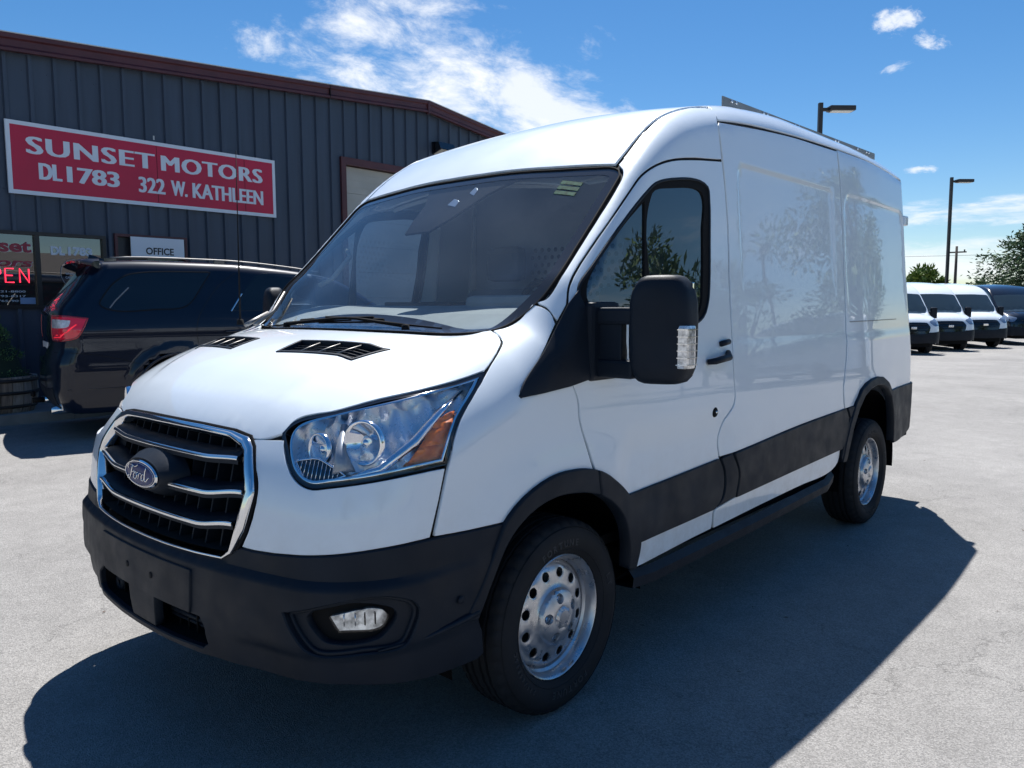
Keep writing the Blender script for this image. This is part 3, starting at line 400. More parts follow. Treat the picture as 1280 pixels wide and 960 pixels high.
 'plate': [[-0.2713,0.6289],[-0.1894,0.6407],[-0.1215,0.6475],[-0.0619,0.6515],[-0.0079,0.6539],[0.0656,0.6556],[0.1312,0.6553],[0.1899,0.6533],[0.1856,0.618],[0.1665,0.507],[0.1107,0.511],[0.0702,0.5126],[0.0265,0.5133],[-0.0451,0.5127],[-0.1269,0.5088],[-0.1905,0.5027],[-0.2265,0.498],[-0.2642,0.6103]],
 'vent_right': [[-0.6188,-0.156],[-0.6045,-0.1424],[-0.5819,-0.1329],[-0.5554,-0.1277],[-0.529,-0.1263],[-0.5085,-0.1304],[-0.4926,-0.1414],[-0.4773,-0.1569],[-0.4631,-0.1767],[-0.45,-0.2002],[-0.4382,-0.2267],[-0.4276,-0.2555],[-0.4184,-0.2858],[-0.4036,-0.3484],[-0.398,-0.3794],[-0.3904,-0.4377],[-0.3887,-0.4642],[-0.3885,-0.4886],[-0.3901,-0.536],[-0.3938,-0.5445],[-0.4049,-0.5468],[-0.4693,-0.5516],[-0.4919,-0.5524],[-0.5123,-0.5505],[-0.5301,-0.5451],[-0.545,-0.5359],[-0.5742,-0.5099],[-0.5896,-0.4939],[-0.6039,-0.4748],[-0.6143,-0.449],[-0.6225,-0.4198],[-0.6294,-0.3888],[-0.6346,-0.3565],[-0.6382,-0.3235],[-0.64,-0.2906],[-0.6399,-0.2586],[-0.6378,-0.2282],[-0.6337,-0.2003],[-0.6274,-0.176]],
 'ventin_right': [[-0.6121,-0.1795],[-0.5715,-0.1816],[-0.55,-0.1812],[-0.527,-0.1788],[-0.522,-0.2403],[-0.5158,-0.2982],[-0.5037,-0.3783],[-0.4937,-0.4274],[-0.482,-0.4731],[-0.4752,-0.4945],[-0.4648,-0.5111],[-0.44,-0.539],[-0.479,-0.5322],[-0.4972,-0.5275],[-0.5485,-0.5104],[-0.5591,-0.4944],[-0.5682,-0.4764],[-0.5793,-0.43],[-0.5888,-0.3802],[-0.6006,-0.2994],[-0.6096,-0.2108]],
 'ventin_left': [[-0.4772,0.4943],[-0.4924,0.4247],[-0.5003,0.3699],[-0.5051,0.3217],[-0.508,0.2777],[-0.5097,0.2366],[-0.5108,0.1604],[-0.5351,0.1535],[-0.5571,0.1501],[-0.5777,0.1488],[-0.6164,0.1496],[-0.6111,0.2349],[-0.6016,0.3309],[-0.5941,0.3859],[-0.5828,0.4491]],
 'suv_qglass': [[0.5065,1.3899],[0.5184,1.422],[0.5681,1.495],[0.5948,1.5326],[0.6235,1.5684],[0.6547,1.6009],[0.685,1.6269],[0.7177,1.6506],[0.752,1.6713],[0.7872,1.6883],[0.8262,1.7016],[0.8667,1.7105],[0.9079,1.7167],[0.9941,1.7262],[1.0851,1.7329],[1.2236,1.7375],[1.5562,1.7381],[1.654,1.7396],[1.5287,1.566],[1.4718,1.4812],[1.442,1.4407],[1.4083,1.4051],[1.3651,1.3738],[1.318,1.3525],[1.2723,1.342],[1.2257,1.3373],[1.1787,1.3363],[1.0858,1.3364],[1.0376,1.3341],[0.8444,1.3192],[0.7971,1.3168],[0.7507,1.316],[0.7053,1.3173],[0.661,1.3214],[0.6182,1.3286],[0.5771,1.3395],[0.5332,1.3594]],
 'suv_dglass': [[1.6028,1.3153],[1.625,1.366],[1.6682,1.4695],[1.6921,1.5198],[1.7204,1.5676],[1.7462,1.604],[1.7754,1.6396],[1.8078,1.6717],[1.843,1.6972],[1.8899,1.7162],[1.9412,1.7262],[1.9927,1.7322],[2.0433,1.7371],[2.0941,1.7402],[2.1453,1.7419],[2.2485,1.7416],[2.5123,1.7318],[2.621,1.7297],[2.609,1.674],[2.5786,1.4549],[2.5621,1.3462],[2.1407,1.3209],[1.9885,1.3142],[1.9385,1.3128],[1.841,1.312],[1.6498,1.3147]],
 'suv_tail': [[0.1645,1.2702],[0.4299,1.2717],[0.5805,1.2719],[0.6753,1.271],[0.7205,1.2685],[0.7511,1.2652],[0.8014,1.2565],[0.8661,1.2419],[0.8553,1.1648],[0.8488,1.1279],[0.8394,1.0982],[0.8274,1.0696],[0.8153,1.0469],[0.7952,1.031],[0.7703,1.0233],[0.7396,1.0176],[0.6992,1.0127],[0.623,1.0091],[0.5166,1.0099],[0.3965,1.0191],[0.2947,1.0419],[0.2111,1.077],[0.1115,1.1136],[-0.0064,1.1493],[-0.122,1.1872],[-0.3132,1.2253]],
 'suv_tailw': [[0.2488,1.2122],[0.3847,1.2286],[0.5471,1.2328],[0.6752,1.2296],[0.7715,1.2193],[0.7696,1.1885],[0.7645,1.1625],[0.7497,1.151],[0.7292,1.1463],[0.6932,1.143],[0.6226,1.1415],[0.5251,1.1447],[0.4156,1.1558],[0.2995,1.1836]],
 'suv_bump': [[0.5613,0.8845],[0.6597,0.8888],[0.712,0.8894],[0.777,0.8862],[0.8028,0.8831],[0.8236,0.8794],[0.8869,0.8656],[0.9585,0.8449],[1.0679,0.8084],[1.1615,0.7735],[1.232,0.7499]],
 'suv_arch': [[0.6547,0.2662],[0.6701,0.3652],[0.6807,0.4134],[0.6937,0.4574],[0.7084,0.5009],[0.7249,0.5437],[0.7433,0.5852],[0.7639,0.6251],[0.7848,0.6612],[0.8076,0.6968],[0.8324,0.7309],[0.8594,0.7626],[0.8885,0.791],[0.9251,0.8197],[0.9647,0.8452],[1.0065,0.8677],[1.0499,0.8873],[1.0937,0.9041],[1.1334,0.9159],[1.1743,0.9246],[1.2162,0.931],[1.3017,0.9416],[1.345,0.948]],
 'suv_seam': [[1.9399,1.7452],[1.8426,1.6816],[1.7956,1.6492],[1.7522,1.6134],[1.7138,1.575],[1.6779,1.5342],[1.6439,1.4916],[1.6112,1.4483],[1.5527,1.3683],[1.5272,1.3311],[1.5041,1.2931],[1.4842,1.2541],[1.4672,1.2111],[1.4544,1.1668],[1.4459,1.1222],[1.4459,1.0779],[1.4563,0.9443]],
}
# ---------------------------------------------------------------- surface panels cut from a body field
def inv(kind, uv, s=-1, field=None):
    """2D panel coordinates -> points and normals on the body surface; s=-1 near (driver) side, +1 far side"""
    uv = np.asarray(uv, float); u, v = uv[:, 0], uv[:, 1]; one = np.ones_like(u); zo = one*0
    if kind == 'side': o = np.stack([u, 1.35*one, v], 1); d = np.stack([zo, -one, zo], 1); t1 = 1.2
    elif kind == 'top': o = np.stack([u, v, 2.8*one], 1); d = np.stack([zo, zo, -one], 1); t1 = 2.2
    elif kind == 'rear': o = np.stack([5.6*one, u, v], 1); d = np.stack([-one, zo, zo], 1); t1 = 3.
    elif kind == 'tail': o = np.stack([-.6*one, u, v], 1); d = np.stack([one, zo, zo], 1); t1 = 3.
    elif kind == 'wrap': o = np.stack([.5-2.*np.cos(u), 2.*np.sin(u), v], 1); d = np.stack([np.cos(u), -np.sin(u), zo], 1); t1 = 1.8
    elif kind == 'wrapr': o = np.stack([1.2-2.2*np.cos(u), 2.2*np.sin(u), v], 1); d = np.stack([np.cos(u), -np.sin(u), zo], 1); t1 = 2.
    elif kind == 'arch': o = np.stack([u, 1.9*np.cos(v), 1.3+1.9*np.sin(v)], 1); d = np.stack([zo, -np.cos(v), -np.sin(v)], 1); t1 = 1.7
    h, P = march(o, d, 0, t1, n=70, bis=22, field=field); N = normal(P, field=field)
    flip = np.array([1., 1., 1.])
    if kind == 'top': flip[1] = 1.
    elif kind in ('side', 'wrap', 'arch', 'wrapr'): flip[1] = s
    P = P*flip; N = N*flip
    return P, N
SC2 = {'side': (1, 1), 'top': (1, 1), 'rear': (1, 1), 'tail': (1, 1), 'wrap': (1.45, 1), 'wrapr': (1.2, 1), 'arch': (1, 1.05)}
def area2(p): x, y = p[:, 0], p[:, 1]; return .5*np.sum(x*np.roll(y, -1)-np.roll(x, -1)*y)
def inset(p, d):
    """move a closed polygon inwards by d"""
    p = np.asarray(p, float)
    if abs(d) < 1e-9: return p
    if area2(p) < 0: p = p[::-1]
    e = np.roll(p, -1, 0)-p; e /= np.maximum(np.hypot(e[:, 0], e[:, 1]), 1e-9)[:, None]; n = np.stack([-e[:, 1], e[:, 0]], 1); n0 = np.roll(n, 1, 0)
    b = n+n0; L2 = np.maximum((b*b).sum(1), .5); return p+b/L2[:, None]*2*d
def dens(p, r):
    p = np.asarray(p, float); out = []
    for i in range(len(p)):
        a, b = p[i], p[(i+1) % len(p)]; L = math.hypot(*(b-a)); 
        if L < 1e-5: continue
        k = max(1, int(math.ceil(L/r)))
        for j in range(k): out.append(a+(b-a)*j/k)
    return np.array(out)
def inside(pts, poly):
    x, y = pts[:, 0], pts[:, 1]; r = np.zeros(len(pts), bool); q = np.roll(poly, 1, 0)
    for (x1, y1), (x2, y2) in zip(poly, q):
        c = ((y1 > y) != (y2 > y)); xi = (x2-x1)*(y-y1)/((y2-y1) if abs(y2-y1) > 1e-12 else 1e-12)+x1; r ^= c & (x < xi)
    return r
def dist_edges(pts, poly):
    d = np.full(len(pts), 9.)
    for a, b in zip(poly, np.roll(poly, -1, 0)):
        ab = b-a; t = np.clip(((pts-a)@ab)/max(ab@ab, 1e-12), 0, 1); d = np.minimum(d, np.hypot(*(pts-a-t[:, None]*ab).T))
    return d
def tri2d(loops, res, extra=None):
    """triangulate outline with holes and interior grid points"""
    V = []; E = []
    for lp in loops:
        b = len(V); V += [tuple(q) for q in lp]; E += [(b+i, b+(i+1) % len(lp)) for i in range(len(lp))]
    out = loops[0]; lo, hi = out.min(0), out.max(0)
    gx = np.arange(lo[0]+res*.5, hi[0], res); gy = np.arange(lo[1]+res*.5, hi[1], res)
    if len(gx) and len(gy):
        G = np.array(np.meshgrid(gx, gy)).reshape(2, -1).T; G[:, 0] += res*.25*(np.arange(len(G))//max(1, len(gx)) % 2)
        if extra is not None: G = np.concatenate([extra, G])
        ok = inside(G, out)
        for h in loops[1:]: ok &= ~inside(G, h)
        G = G[ok]
        if len(G):
            d = np.full(len(G), 9.)
            for lp in loops: d = np.minimum(d, dist_edges(G, lp))
            G = G[d > res*.35]
        V += [tuple(q) for q in G]
    vs, _, fs, ov, _, _ = delaunay_2d_cdt([Vector(v) for v in V], E, [], 0, 1e-6)
    vs = np.array([v[:] for v in vs]); fs = np.array([f[:] for f in fs]); c = vs[fs].mean(1); ok = inside(c, out)
    for h in loops[1:]: ok &= ~inside(c, h)
    fs = fs[ok]; a = vs[fs]; ar = (a[:, 1, 0]-a[:, 0, 0])*(a[:, 2, 1]-a[:, 0, 1])-(a[:, 2, 0]-a[:, 0, 0])*(a[:, 1, 1]-a[:, 0, 1]); fs = fs[np.abs(ar) > 1e-9]
    return vs, fs
GAPS = []
def panel(name, kind, outline, m, parent, s=-1, holes=(), off=0., thick=.012, gap=.0022, res=.035, bf=None, offf=None, extra=None, seam=True, side2=False, mats=None, edge_round=.0015, collect=None):
    k = np.array(SC2[kind]); ol = dens(inset(np.asarray(outline, float)*k, gap), res*.8); loops = [ol]
    if area2(ol) < 0: loops[0] = ol = ol[::-1]
    for h in holes:
        hh = dens(inset(np.asarray(h, float)*k, -gap), res*.8); loops.append(hh)
    ex = np.asarray(extra)*k if extra is not None else None
    vs, fs = tri2d(loops, res, ex); P, N = inv(kind, vs/k, s, bf)
    o = np.full(len(P), off); 
    if offf is not None: o = o+offf(P)
    Q = P+N*o[:, None]
    if offf is not None:   # recompute normals from mesh for displaced panels
        cn = None
    # orientation
    t = fs[:min(50, len(fs))]; g = np.cross(Q[t[:, 1]]-Q[t[:, 0]], Q[t[:, 2]]-Q[t[:, 0]]); 
    if (g*N[t[:, 0]]).sum() < 0: fs = fs[:, ::-1]
    # boundary edges -> rolled skirt
    ed = {}
    for f in fs:
        for i in range(3): e = (int(f[i]), int(f[(i+1) % 3])); ed[e] = 1
    bd = [e for e in ed if (e[1], e[0]) not in ed]
    VN = N.copy(); verts = Q.tolist(); faces = fs.tolist(); norms = N.tolist()
    bn = {}
    for a, b in bd:
        tv = Q[b]-Q[a]; w = np.cross(tv, N[a]); w /= np.linalg.norm(w)+1e-12
        for i in (a, b): bn.setdefault(i, []).append(w)
    idx = {}
    for i, ws in bn.items():
        w = np.mean(ws, 0); w /= np.linalg.norm(w)+1e-12
        b0 = len(verts); verts.append((Q[i]-N[i]*edge_round+w*edge_round).tolist()); norms.append(((w+N[i]*.6)/np.linalg.norm(w+N[i]*.6)).tolist())
        verts.append((Q[i]-N[i]*thick+w*edge_round).tolist()); norms.append(w.tolist()); idx[i] = b0
    for a, b in bd:
        faces.append((b, a, idx[a], idx[b])); faces.append((idx[b], idx[a], idx[a]+1, idx[b]+1))
    if collect is not None:
        collect.append((verts, faces, norms)); return None
    me = bpy.data.meshes.new(name); me.from_pydata(verts, [], faces); me.polygons.foreach_set('use_smooth', [True]*len(faces))
    if offf is None: me.normals_split_custom_set_from_vertices(norms)
    else: me.set_sharp_from_angle(angle=R(35))
    me.update(); ob = link(name, me, m, parent)
    if seam:
        for lp in loops:
            A, NA = inv(kind, dens(inset(lp, .006), .05)/k, s, bf); n_ = len(A); B, NB = inv(kind, dens(inset(lp, .006), .05)/k, s, bf)
            lp2 = dens(inset(lp, .006), .05); lq = np.roll(lp2, -1, 0); e = lq-lp2; e /= np.maximum(np.hypot(*e.T), 1e-9)[:, None]; nn = np.stack([-e[:, 1], e[:, 0]], 1)*(1 if area2(lp2) > 0 else -1)
            B, NB = inv(kind, (lp2-nn*.013)/k, s, bf); GAPS.append((A-NA*.011, B-NB*.011))
    return ob
def surf(kind, pts, s=-1, off=0., bf=None):
    P, N = inv(kind, np.asarray(pts, float), s, bf); return P+N*off, N
def band(name, P, N, m, parent, w=.012, h=.006, closed=True, inward=True, sink=.012, mb=None, ws=None):
    """a moulded strip swept along a line on the surface; P points, N normals; w to one side"""
    P = np.asarray(P); N = np.asarray(N); n = len(P); T = (np.roll(P, -1, 0)-np.roll(P, 1, 0)) if closed else np.gradient(P, axis=0)
    T /= np.linalg.norm(T, axis=1)[:, None]+1e-12; S = np.cross(N, T); S /= np.linalg.norm(S, axis=1)[:, None]
    if closed:
        c = P.mean(0); sg = 1 if ((c-P)*S).sum() > 0 else -1
        if not inward: sg = -sg
        S = S*sg
    W_ = np.full(n, w) if ws is None else np.asarray(ws)
    prof = [(0, -sink), (0, h*.55), (.12, h*.9), (.3, h), (.7, h), (.88, h*.9), (1, h*.55), (1, -sink)]; k = len(prof); vs = []; fs = []
    for i in range(n):
        for a, b in prof: vs.append(P[i]+S[i]*a*W_[i]+N[i]*b)
    for i in range(n if closed else n-1):
        j = (i+1) % n
        for q in range(k-1): fs.append((i*k+q, j*k+q, j*k+q+1, i*k+q+1))
    if not closed: fs += [tuple(range(k)), tuple(range((n-1)*k, n*k))[::-1]]
    own = mb is None; mb = mb or MB(); mb.add(vs, fs, True)
    return mb.build(name, m, parent, auto=50) if own else mb
def flush_gaps(name, parent):
    mb = MB()
    for A, B in GAPS:
        n = len(A); mb.add(np.concatenate([A, B]).tolist(), [(i, (i+1) % n, (i+1) % n+n, i+n) for i in range(n)])
    GAPS.clear(); return mb.build(name, m_void, parent, fix=False)
def mirror_top(p):   # right half outline (open, from centre line to centre line) -> full symmetric outline in (x, y)
    p = [q for q in p if q[1] < -.004]; return [(p[0][0], 0.)]+list(map(tuple, p))+[(p[-1][0], 0.)]+[(a, -b) for a, b in p[::-1]]
def mirror_wrap(p): return list(map(tuple, p))+[(-a, b) for a, b in p[::-1]]
def th(y, x=-1.02): return math.atan2(-y, .5-x)

# ---------------------------------------------------------------- wheels
def make_wheel_meshes():
    W_ = {}
    tw = .1175; prof = [(.222, .062), (.228, .092), (.240, .104), (.262, .113), (.285, .1165), (.305, .114), (.322, .107), (.336, .098), (.344, .090), (.349, .080)]
    outer = []
    for g in (.052, .020, -.020, -.052): outer += [(.3525, g+.007), (.342, g+.0055), (.342, g-.0055), (.3525, g-.007)]
    full = prof+outer+[(.349, -.080)]+[(r, -h) for r, h in prof[::-1]]
    mb = MB(); n = 160; k = len(full); vs = []; fs = []
    for i in range(n):
        a = 2*math.pi*i/n
        for j, (r, h) in enumerate(full):
            rr_ = r
            if r > .335 and abs(h) > .06 and i % 4 == 0: rr_ -= .007
            if r == .3525 and i % 4 == (1 if h > 0 else 3): rr_ -= .003
            vs.append((rr_*math.cos(a), -h, rr_*math.sin(a)))
    for i in range(n):
        for j in range(k-1): fs.append((i*k+j, ((i+1) % n)*k+j, ((i+1) % n)*k+j+1, i*k+j+1))
    mb.add(vs, fs, False)
    mbl = MB()
    # sidewall rings and lettering
    mb.lathe([(.2455, .107), (.2475, .1095), (.2495, .1085)], 96, 'y'); mb.lathe([(.325, .1045), (.3265, .1075), (.328, .104)], 96, 'y')
    for word, a0, rad in (("FORTUNE", 96, .272), ("FORTUNE", 276, .272), ("235/65R16C", 210, .276), ("LT", 16, .276)):
        st = 6.6 if len(word) < 9 else 4.6
        for q, chx in enumerate(word):
            me = text_mesh(chx, .034 if st > 5 else .022, .0006, .0015, 'CENTER'); a = R(a0+st*(len(word)-1)/2-st*q)
            vv = [Vector((v.co.x, v.co.y-.010, v.co.z)) for v in me.vertices]; ca, sa = math.cos(a), math.sin(a)
            vs = [((rad+v.y)*ca+v.x*sa, -(.1155+v.z), (rad+v.y)*sa-v.x*ca) for v in vv]
            mbl.add(vs, [tuple(p.vertices) for p in me.polygons]); bpy.data.meshes.remove(me)
    o = tag(mbl.build('tyre_lettering', m_letter), kind='stuff'); W_['let'] = o.data; bpy.data.objects.remove(o)
    o = mb.build('tyre', m_tyre, fix=True, auto=28); W_['tyre'] = o.data; bpy.data.objects.remove(o)
    # rim barrel with rolled lip
    mb = MB(); mb.lathe([(.2215, .070), (.226, .088), (.2225, .0905), (.217, .087), (.2125, .074), (.2085, .066), (.2075, .050), (.1985, .042), (.196, -.02), (.200, -.09)], 96, 'y')
    for a in (250, 262): # balance weights
        mb.box(-.012, .012, -.089, -.083, -.216, -.206, rot=Matrix.Rotation(R(a-270), 3, 'Y'), c=(0, 0, 0))
    o = mb.build('rim', m_steel, auto=40); W_['rim'] = o.data; bpy.data.objects.remove(o)
    # pierced disc: depth as a function of the radius
    dep = pchip([.0, .095, .105, .118, .135, .165, .185, .197], [.080, .080, .070, .064, .062, .057, .044, .030])
    t = np.linspace(0, 2*np.pi, 97)[:-1]; out = np.stack([.198*np.cos(t), .198*np.sin(t)], 1); holes = []; t2 = np.linspace(0, 2*np.pi, 17)[:-1]
    for kx in range(12):
        a = 2*math.pi*(kx+.5)/12; cx, cy = .153*math.cos(a), .153*math.sin(a)
        ex = np.stack([.0180*np.cos(t2), .0185*np.sin(t2)], 1); ca, sa = math.cos(a), math.sin(a); holes.append(np.stack([cx+ex[:, 0]*ca-ex[:, 1]*sa, cy+ex[:, 0]*sa+ex[:, 1]*ca], 1))
    vs, fs = tri2d([out]+holes, .009); r = np.hypot(*vs.T); d = dep(r); mb = MB()
    g = 0.
    for h in holes:   # pressed rims around the holes
        g = np.maximum(0, 1-np.abs(np.min(np.hypot(vs[:, None, 0]-h[None, :, 0], vs[:, None, 1]-h[None, :, 1]), 1))/.006); d = d-g*.0025
    mb.add(np.stack([vs[:, 0], -d, vs[:, 1]], 1).tolist(), fs.tolist(), True)
    for h in holes: mb.add(np.concatenate([np.stack([h[:, 0], -dep(np.hypot(*h.T))+.0025, h[:, 1]], 1), np.stack([h[:, 0], -dep(np.hypot(*h.T))+.008, h[:, 1]], 1)]).tolist(), [(i, (i+1) % 16, (i+1) % 16+16, i+16) for i in range(16)], True)
    o = mb.build('wheel_disc', m_steel); W_['disc'] = o.data; bpy.data.objects.remove(o)
    # hub cover with five pockets
    pk = []
    for kx in range(5):
        a = 2*math.pi*kx/5+.45; pc = []
        for q in np.linspace(0, 2*np.pi, 15)[:-1]: pc.append((.072*math.cos(a)+.0185*math.cos(q), .072*math.sin(a)+.0185*math.sin(q)))
        pk.append(np.array(pc))
    out = np.stack([.103*np.cos(t), .103*np.sin(t)], 1); vs, fs = tri2d([out]+pk, .007); r = np.hypot(*vs.T)
    dh = pchip([0, .034, .037, .045, .06, .085, .098, .103], [.110, .110, .103, .105, .103, .095, .088, .074]); mb = MB()
    mb.add(np.stack([vs[:, 0], -dh(r), vs[:, 1]], 1).tolist(), fs.tolist(), True)
    for h in pk:
        hc = h.mean(0); b = hc+(h-hc)*.8; mb.add(np.concatenate([np.stack([h[:, 0], -dh(np.hypot(*h.T)), h[:, 1]], 1), np.stack([b[:, 0], b[:, 0]*0-.070, b[:, 1]], 1)]).tolist(), [(i, (i+1) % 14, (i+1) % 14+14, i+14) for i in range(14)]+[tuple(range(14, 28))], False)
    mb.lathe([(0, .1115), (.028, .1115), (.031, .109), (.0315, .104)], 32, 'y')
    o = mb.build('hub_cover', m_steel, auto=35); W_['hub'] = o.data; bpy.data.objects.remove(o)
    mb = MB(); mb.lathe([(0, .094), (.008, .094), (.0105, .090), (.0105, .074), (.014, .072), (.014, .068)], 6, 'y', smooth=False)
    o = mb.build('lug_nut', m_chrome); W_['nut'] = o.data; bpy.data.objects.remove(o)
    mb = MB(); mb.lathe([(0, .02), (.14, .02), (.16, 0.), (.16, -.03), (0, -.03)], 32, 'y'); mb.box(.06, .15, -.04, .05, -.08, .08, .01)
    o = mb.build('brake_disc', mat('brake_iron', (.10, .085, .075), .6, .6)); W_['brake'] = o.data; bpy.data.objects.remove(o)
    return W_
WM = make_wheel_meshes()
def wheel(parent, x, y, z, steer=0.):
    w = empty('wheel', (x, y, z), parent=parent); w.rotation_euler = (0, R(random.uniform(0, 60)), (math.pi if y > 0 else 0)+steer) if False else (0, 0, (math.pi if y > 0 else 0)+steer)
    tag(link('tyre_lettering', WM['let'], None, w), kind='stuff')
    for nm, k in (('tyre', 'tyre'), ('rim', 'rim'), ('wheel_disc', 'disc'), ('hub_cover', 'hub'), ('brake_disc', 'brake')): link(nm, WM[k], None, w)
    for kx in range(5):
        a = 2*math.pi*kx/5+.45; link('lug_nut', WM['nut'], None, w, loc=(.072*math.cos(a), 0, .072*math.sin(a)))
    return w

# ---------------------------------------------------------------- the white van
van = empty('delivery_van', (0, 0, 0))
tag(van, 'large white cargo van with black bumper, parked across the foreground', 'van')
# even out the two long body joints so neighbouring panels meet with one narrow gap
cseam = pchip([.80, .87, .96, 1.05, 1.15, 1.3, 1.5, 1.8, 2.1, 2.4], [2.690, 2.668, 2.648, 2.672, 2.700, 2.722, 2.734, 2.742, 2.735, 2.712])
TR['cargo_front'] = [q for q in TR['cargo_front'] if not (q[0] > 2.5 and .85 < q[1] < 2.33)]
_k = [i for i, q in enumerate(TR['cargo_front']) if q[0] > 2.5]
_lo = min(_k, key=lambda i: TR['cargo_front'][i][1]); _seam = [[float(cseam(z))-.011, z] for z in np.linspace(.86, 2.345, 26)]
_cf = TR['cargo_front']; _first = [q for q in _cf if q[0] <= 2.5]
_bot = sorted([q for q in _cf if q[1] < .86], key=lambda q: q[0]); _bs = [q for q in _cf if q[0] < 1.35 and q[1] >= .86]; _top = sorted([q for q in _cf if q[1] > 2.25 and q[0] > 1.35 and q[0] < 2.6], key=lambda q: -q[0])
TR['cargo_front'] = _bs_lo = [q for q in _bot if q[0] < 2.62]+[[float(cseam(.838))-.002, .838]]+_seam+[[float(cseam(2.362))-.002, 2.362]]+_top+sorted([[q[0]-(.004 if q[1] > .6 else 0), q[1]] for q in _bs], key=lambda q: -q[1])
TR['door'] = [[q[0]+(.003 if (q[0] > 1.08 and .6 < q[1] < 2.085) else 0), q[1]] for q in TR['door']]
hood = mirror_top(TR['hood'])
vents = []
VR = [(-.563, -.529), (-.607, -.168), (-.513, -.157), (-.463, -.567)]
vent_out = inset(np.array(VR), -.012)
hoodp = panel('hood', 'top', hood, m_white, van, holes=[vent_out, vent_out*np.array([1, -1])], res=.03, thick=.02)
for sgn in (1, -1):
    f = np.array([1, sgn]); vo = vent_out*f; vi = np.array(VR)*f
    P, N = surf('top', dens(vo, .03)); fr = band('vent', P, N, m_black, van, w=.012, h=.004, sink=.02)
    pb, nb = surf('top', dens(np.array(VR)*f, .04), off=-.03); MB().add(pb.tolist(), [tuple(range(len(pb)))]).build('vent_back', m_void, fr)
    VRf = np.array(VR)*f
    for a in (.25, .5, .75):
        p0 = VRf[1]*(1-a)+VRf[0]*a; p1 = VRf[2]*(1-a)+VRf[3]*a; Q, NQ = surf('top', [p0, (p0+p1)/2, p1], off=-.004)
        MB().tube([q for q in Q], .003, 6).build('vent_rib', m_rail, fr)
    for a in (.2, .4, .6, .8):
        p0 = VRf[1]*(1-a)+VRf[2]*a; p1 = VRf[0]*(1-a)+VRf[3]*a; Q, NQ = surf('top', [p0*(1-t)+p1*t for t in np.linspace(0, 1, 5)], off=-.013)
        MB().tube([q for q in Q], .004, 4).build('vent_slat', m_black, fr)
for s in (-1, 1):
    panel('fender', 'wrap', TR['fender'], m_white, van, s, res=.022)
    panel('headlight_surround', 'wrap', TR['fascia'], m_white, van, s, res=.025)
    panel('door_pillar', 'arch', TR['pillar'], m_white, van, s, res=.022)
    cfx = []
    for (cx, cz, hx, hz, r) in ((1.99, 1.72, .60, .40, .06), (3.45, 1.72, .66, .40, .10)):
        for dd in (-.014, -.007, 0, .007, .014):
            for t in np.linspace(-1, 1, 50): cfx += [(cx+t*(hx-.05), cz+hz+dd), (cx+t*(hx-.05), cz-hz-dd), (cx+hx+dd, cz+t*(hz-.05)), (cx-hx-dd, cz+t*(hz-.05))]
    cfx = np.array(cfx)
    panel('cargo_side_panel', 'side', TR['cargo_front'], m_white, van, s, res=.045, extra=cfx)
    crear = [(x, z) for x, z in TR['cargo_rear']]
    crear = [q for q in crear if q[0] < 3.60]
    # rear panel outline, finished by hand round the back corner
    up = [q for q in crear if q[1] > 1.4]; 
    rear_pts = [(2.692, .838), (2.83, .842), (2.93, .93), (3.02, .965), (3.14, .985), (3.28, .99), (3.42, .972), (3.50, .93), (3.545, .872), (4.20, .868), (4.20, 2.335), (3.9, 2.365), (3.3, 2.378), (2.722, 2.372)]
    seamline = [(float(cseam(z))+.010, float(z)) for z in np.linspace(2.35, .85, 26)]
    panel('rear_quarter_panel', 'side', rear_pts+seamline, m_white, van, s, res=.045, extra=cfx)
    # roof edge strips between gutter and drip line
    gy = .792
    ph = lambda x, z, y: (x, math.atan2(z-1.3, y))
    def ring(x, y): return (x, float(inv_phi(x, y)))
    def inv_phi(x, y):
        P, N = inv('top', [(x, -y)]); return math.atan2(P[0, 2]-1.3, y)
    xs = np.linspace(1.11, 4.26, 24); topl = [(float(x), inv_phi(float(x), gy+.008)) for x in xs]
    drip = [(1.235, 2.302), (1.6, 2.335), (2.0, 2.355), (2.4, 2.372), (2.75, 2.382), (3.3, 2.388), (3.9, 2.375), (4.20, 2.345)]
    dl = []
    for x, z in drip:
        P, N = inv('side', [(x, z)]); dl.append((x, math.atan2(z-1.3, P[0, 1]*-1)))
    bseam = [q for q in TR['pillar'] if q[0] > 1.1 and q[1] > .80]; bs = sorted(bseam, key=lambda q: q[0])
    panel('roof_side_rail', 'arch', [(1.24, dl[0][1])]+dl[1:]+topl[::-1][:-1]+[(1.303, inv_phi(1.303, gy+.008))], m_white, van, s, res=.04)
    # doors
    door = panel('front_door', 'side', TR['door'], m_white, van, s, holes=[TR['door_window']], res=.028)
    dw = TR['door_window']
    panel('window_seal', 'side', dw, m_dark, door, s, holes=[TR['glass_main'], TR['glass_quarter']], off=-.003, gap=-.0005, seam=False, res=.03)
    panel('window', 'side', TR['glass_main'], m_sg, door, s, off=-.010, gap=-.004, thick=.003, seam=False, res=.05)
    panel('quarter_window', 'side', TR['glass_quarter'], m_sg, door, s, off=-.010, gap=-.004, thick=.003, seam=False, res=.05)
    P, N = surf('side', dens(dw, .03), s); band('window_trim', P, N, m_black, door, w=.010, h=.003)
    panel('sail_panel', 'side', TR['sail'], m_black, door, s, off=.010, thick=.018, gap=.003, seam=False, res=.04)
    # handle and lock
    P, N = surf('side', [(1.00, 1.215), (1.06, 1.22), (1.13, 1.225), (1.17, 1.24)], s, off=.035)
    Pc, _ = surf('side', [(.985, 1.212), (1.18, 1.245)], s, off=.004)
    MB().tube([Pc[0], P[0], P[1], P[2], Pc[1]], [.012, .0145, .015, .015, .013], 10).build('door_handle', m_black, door)
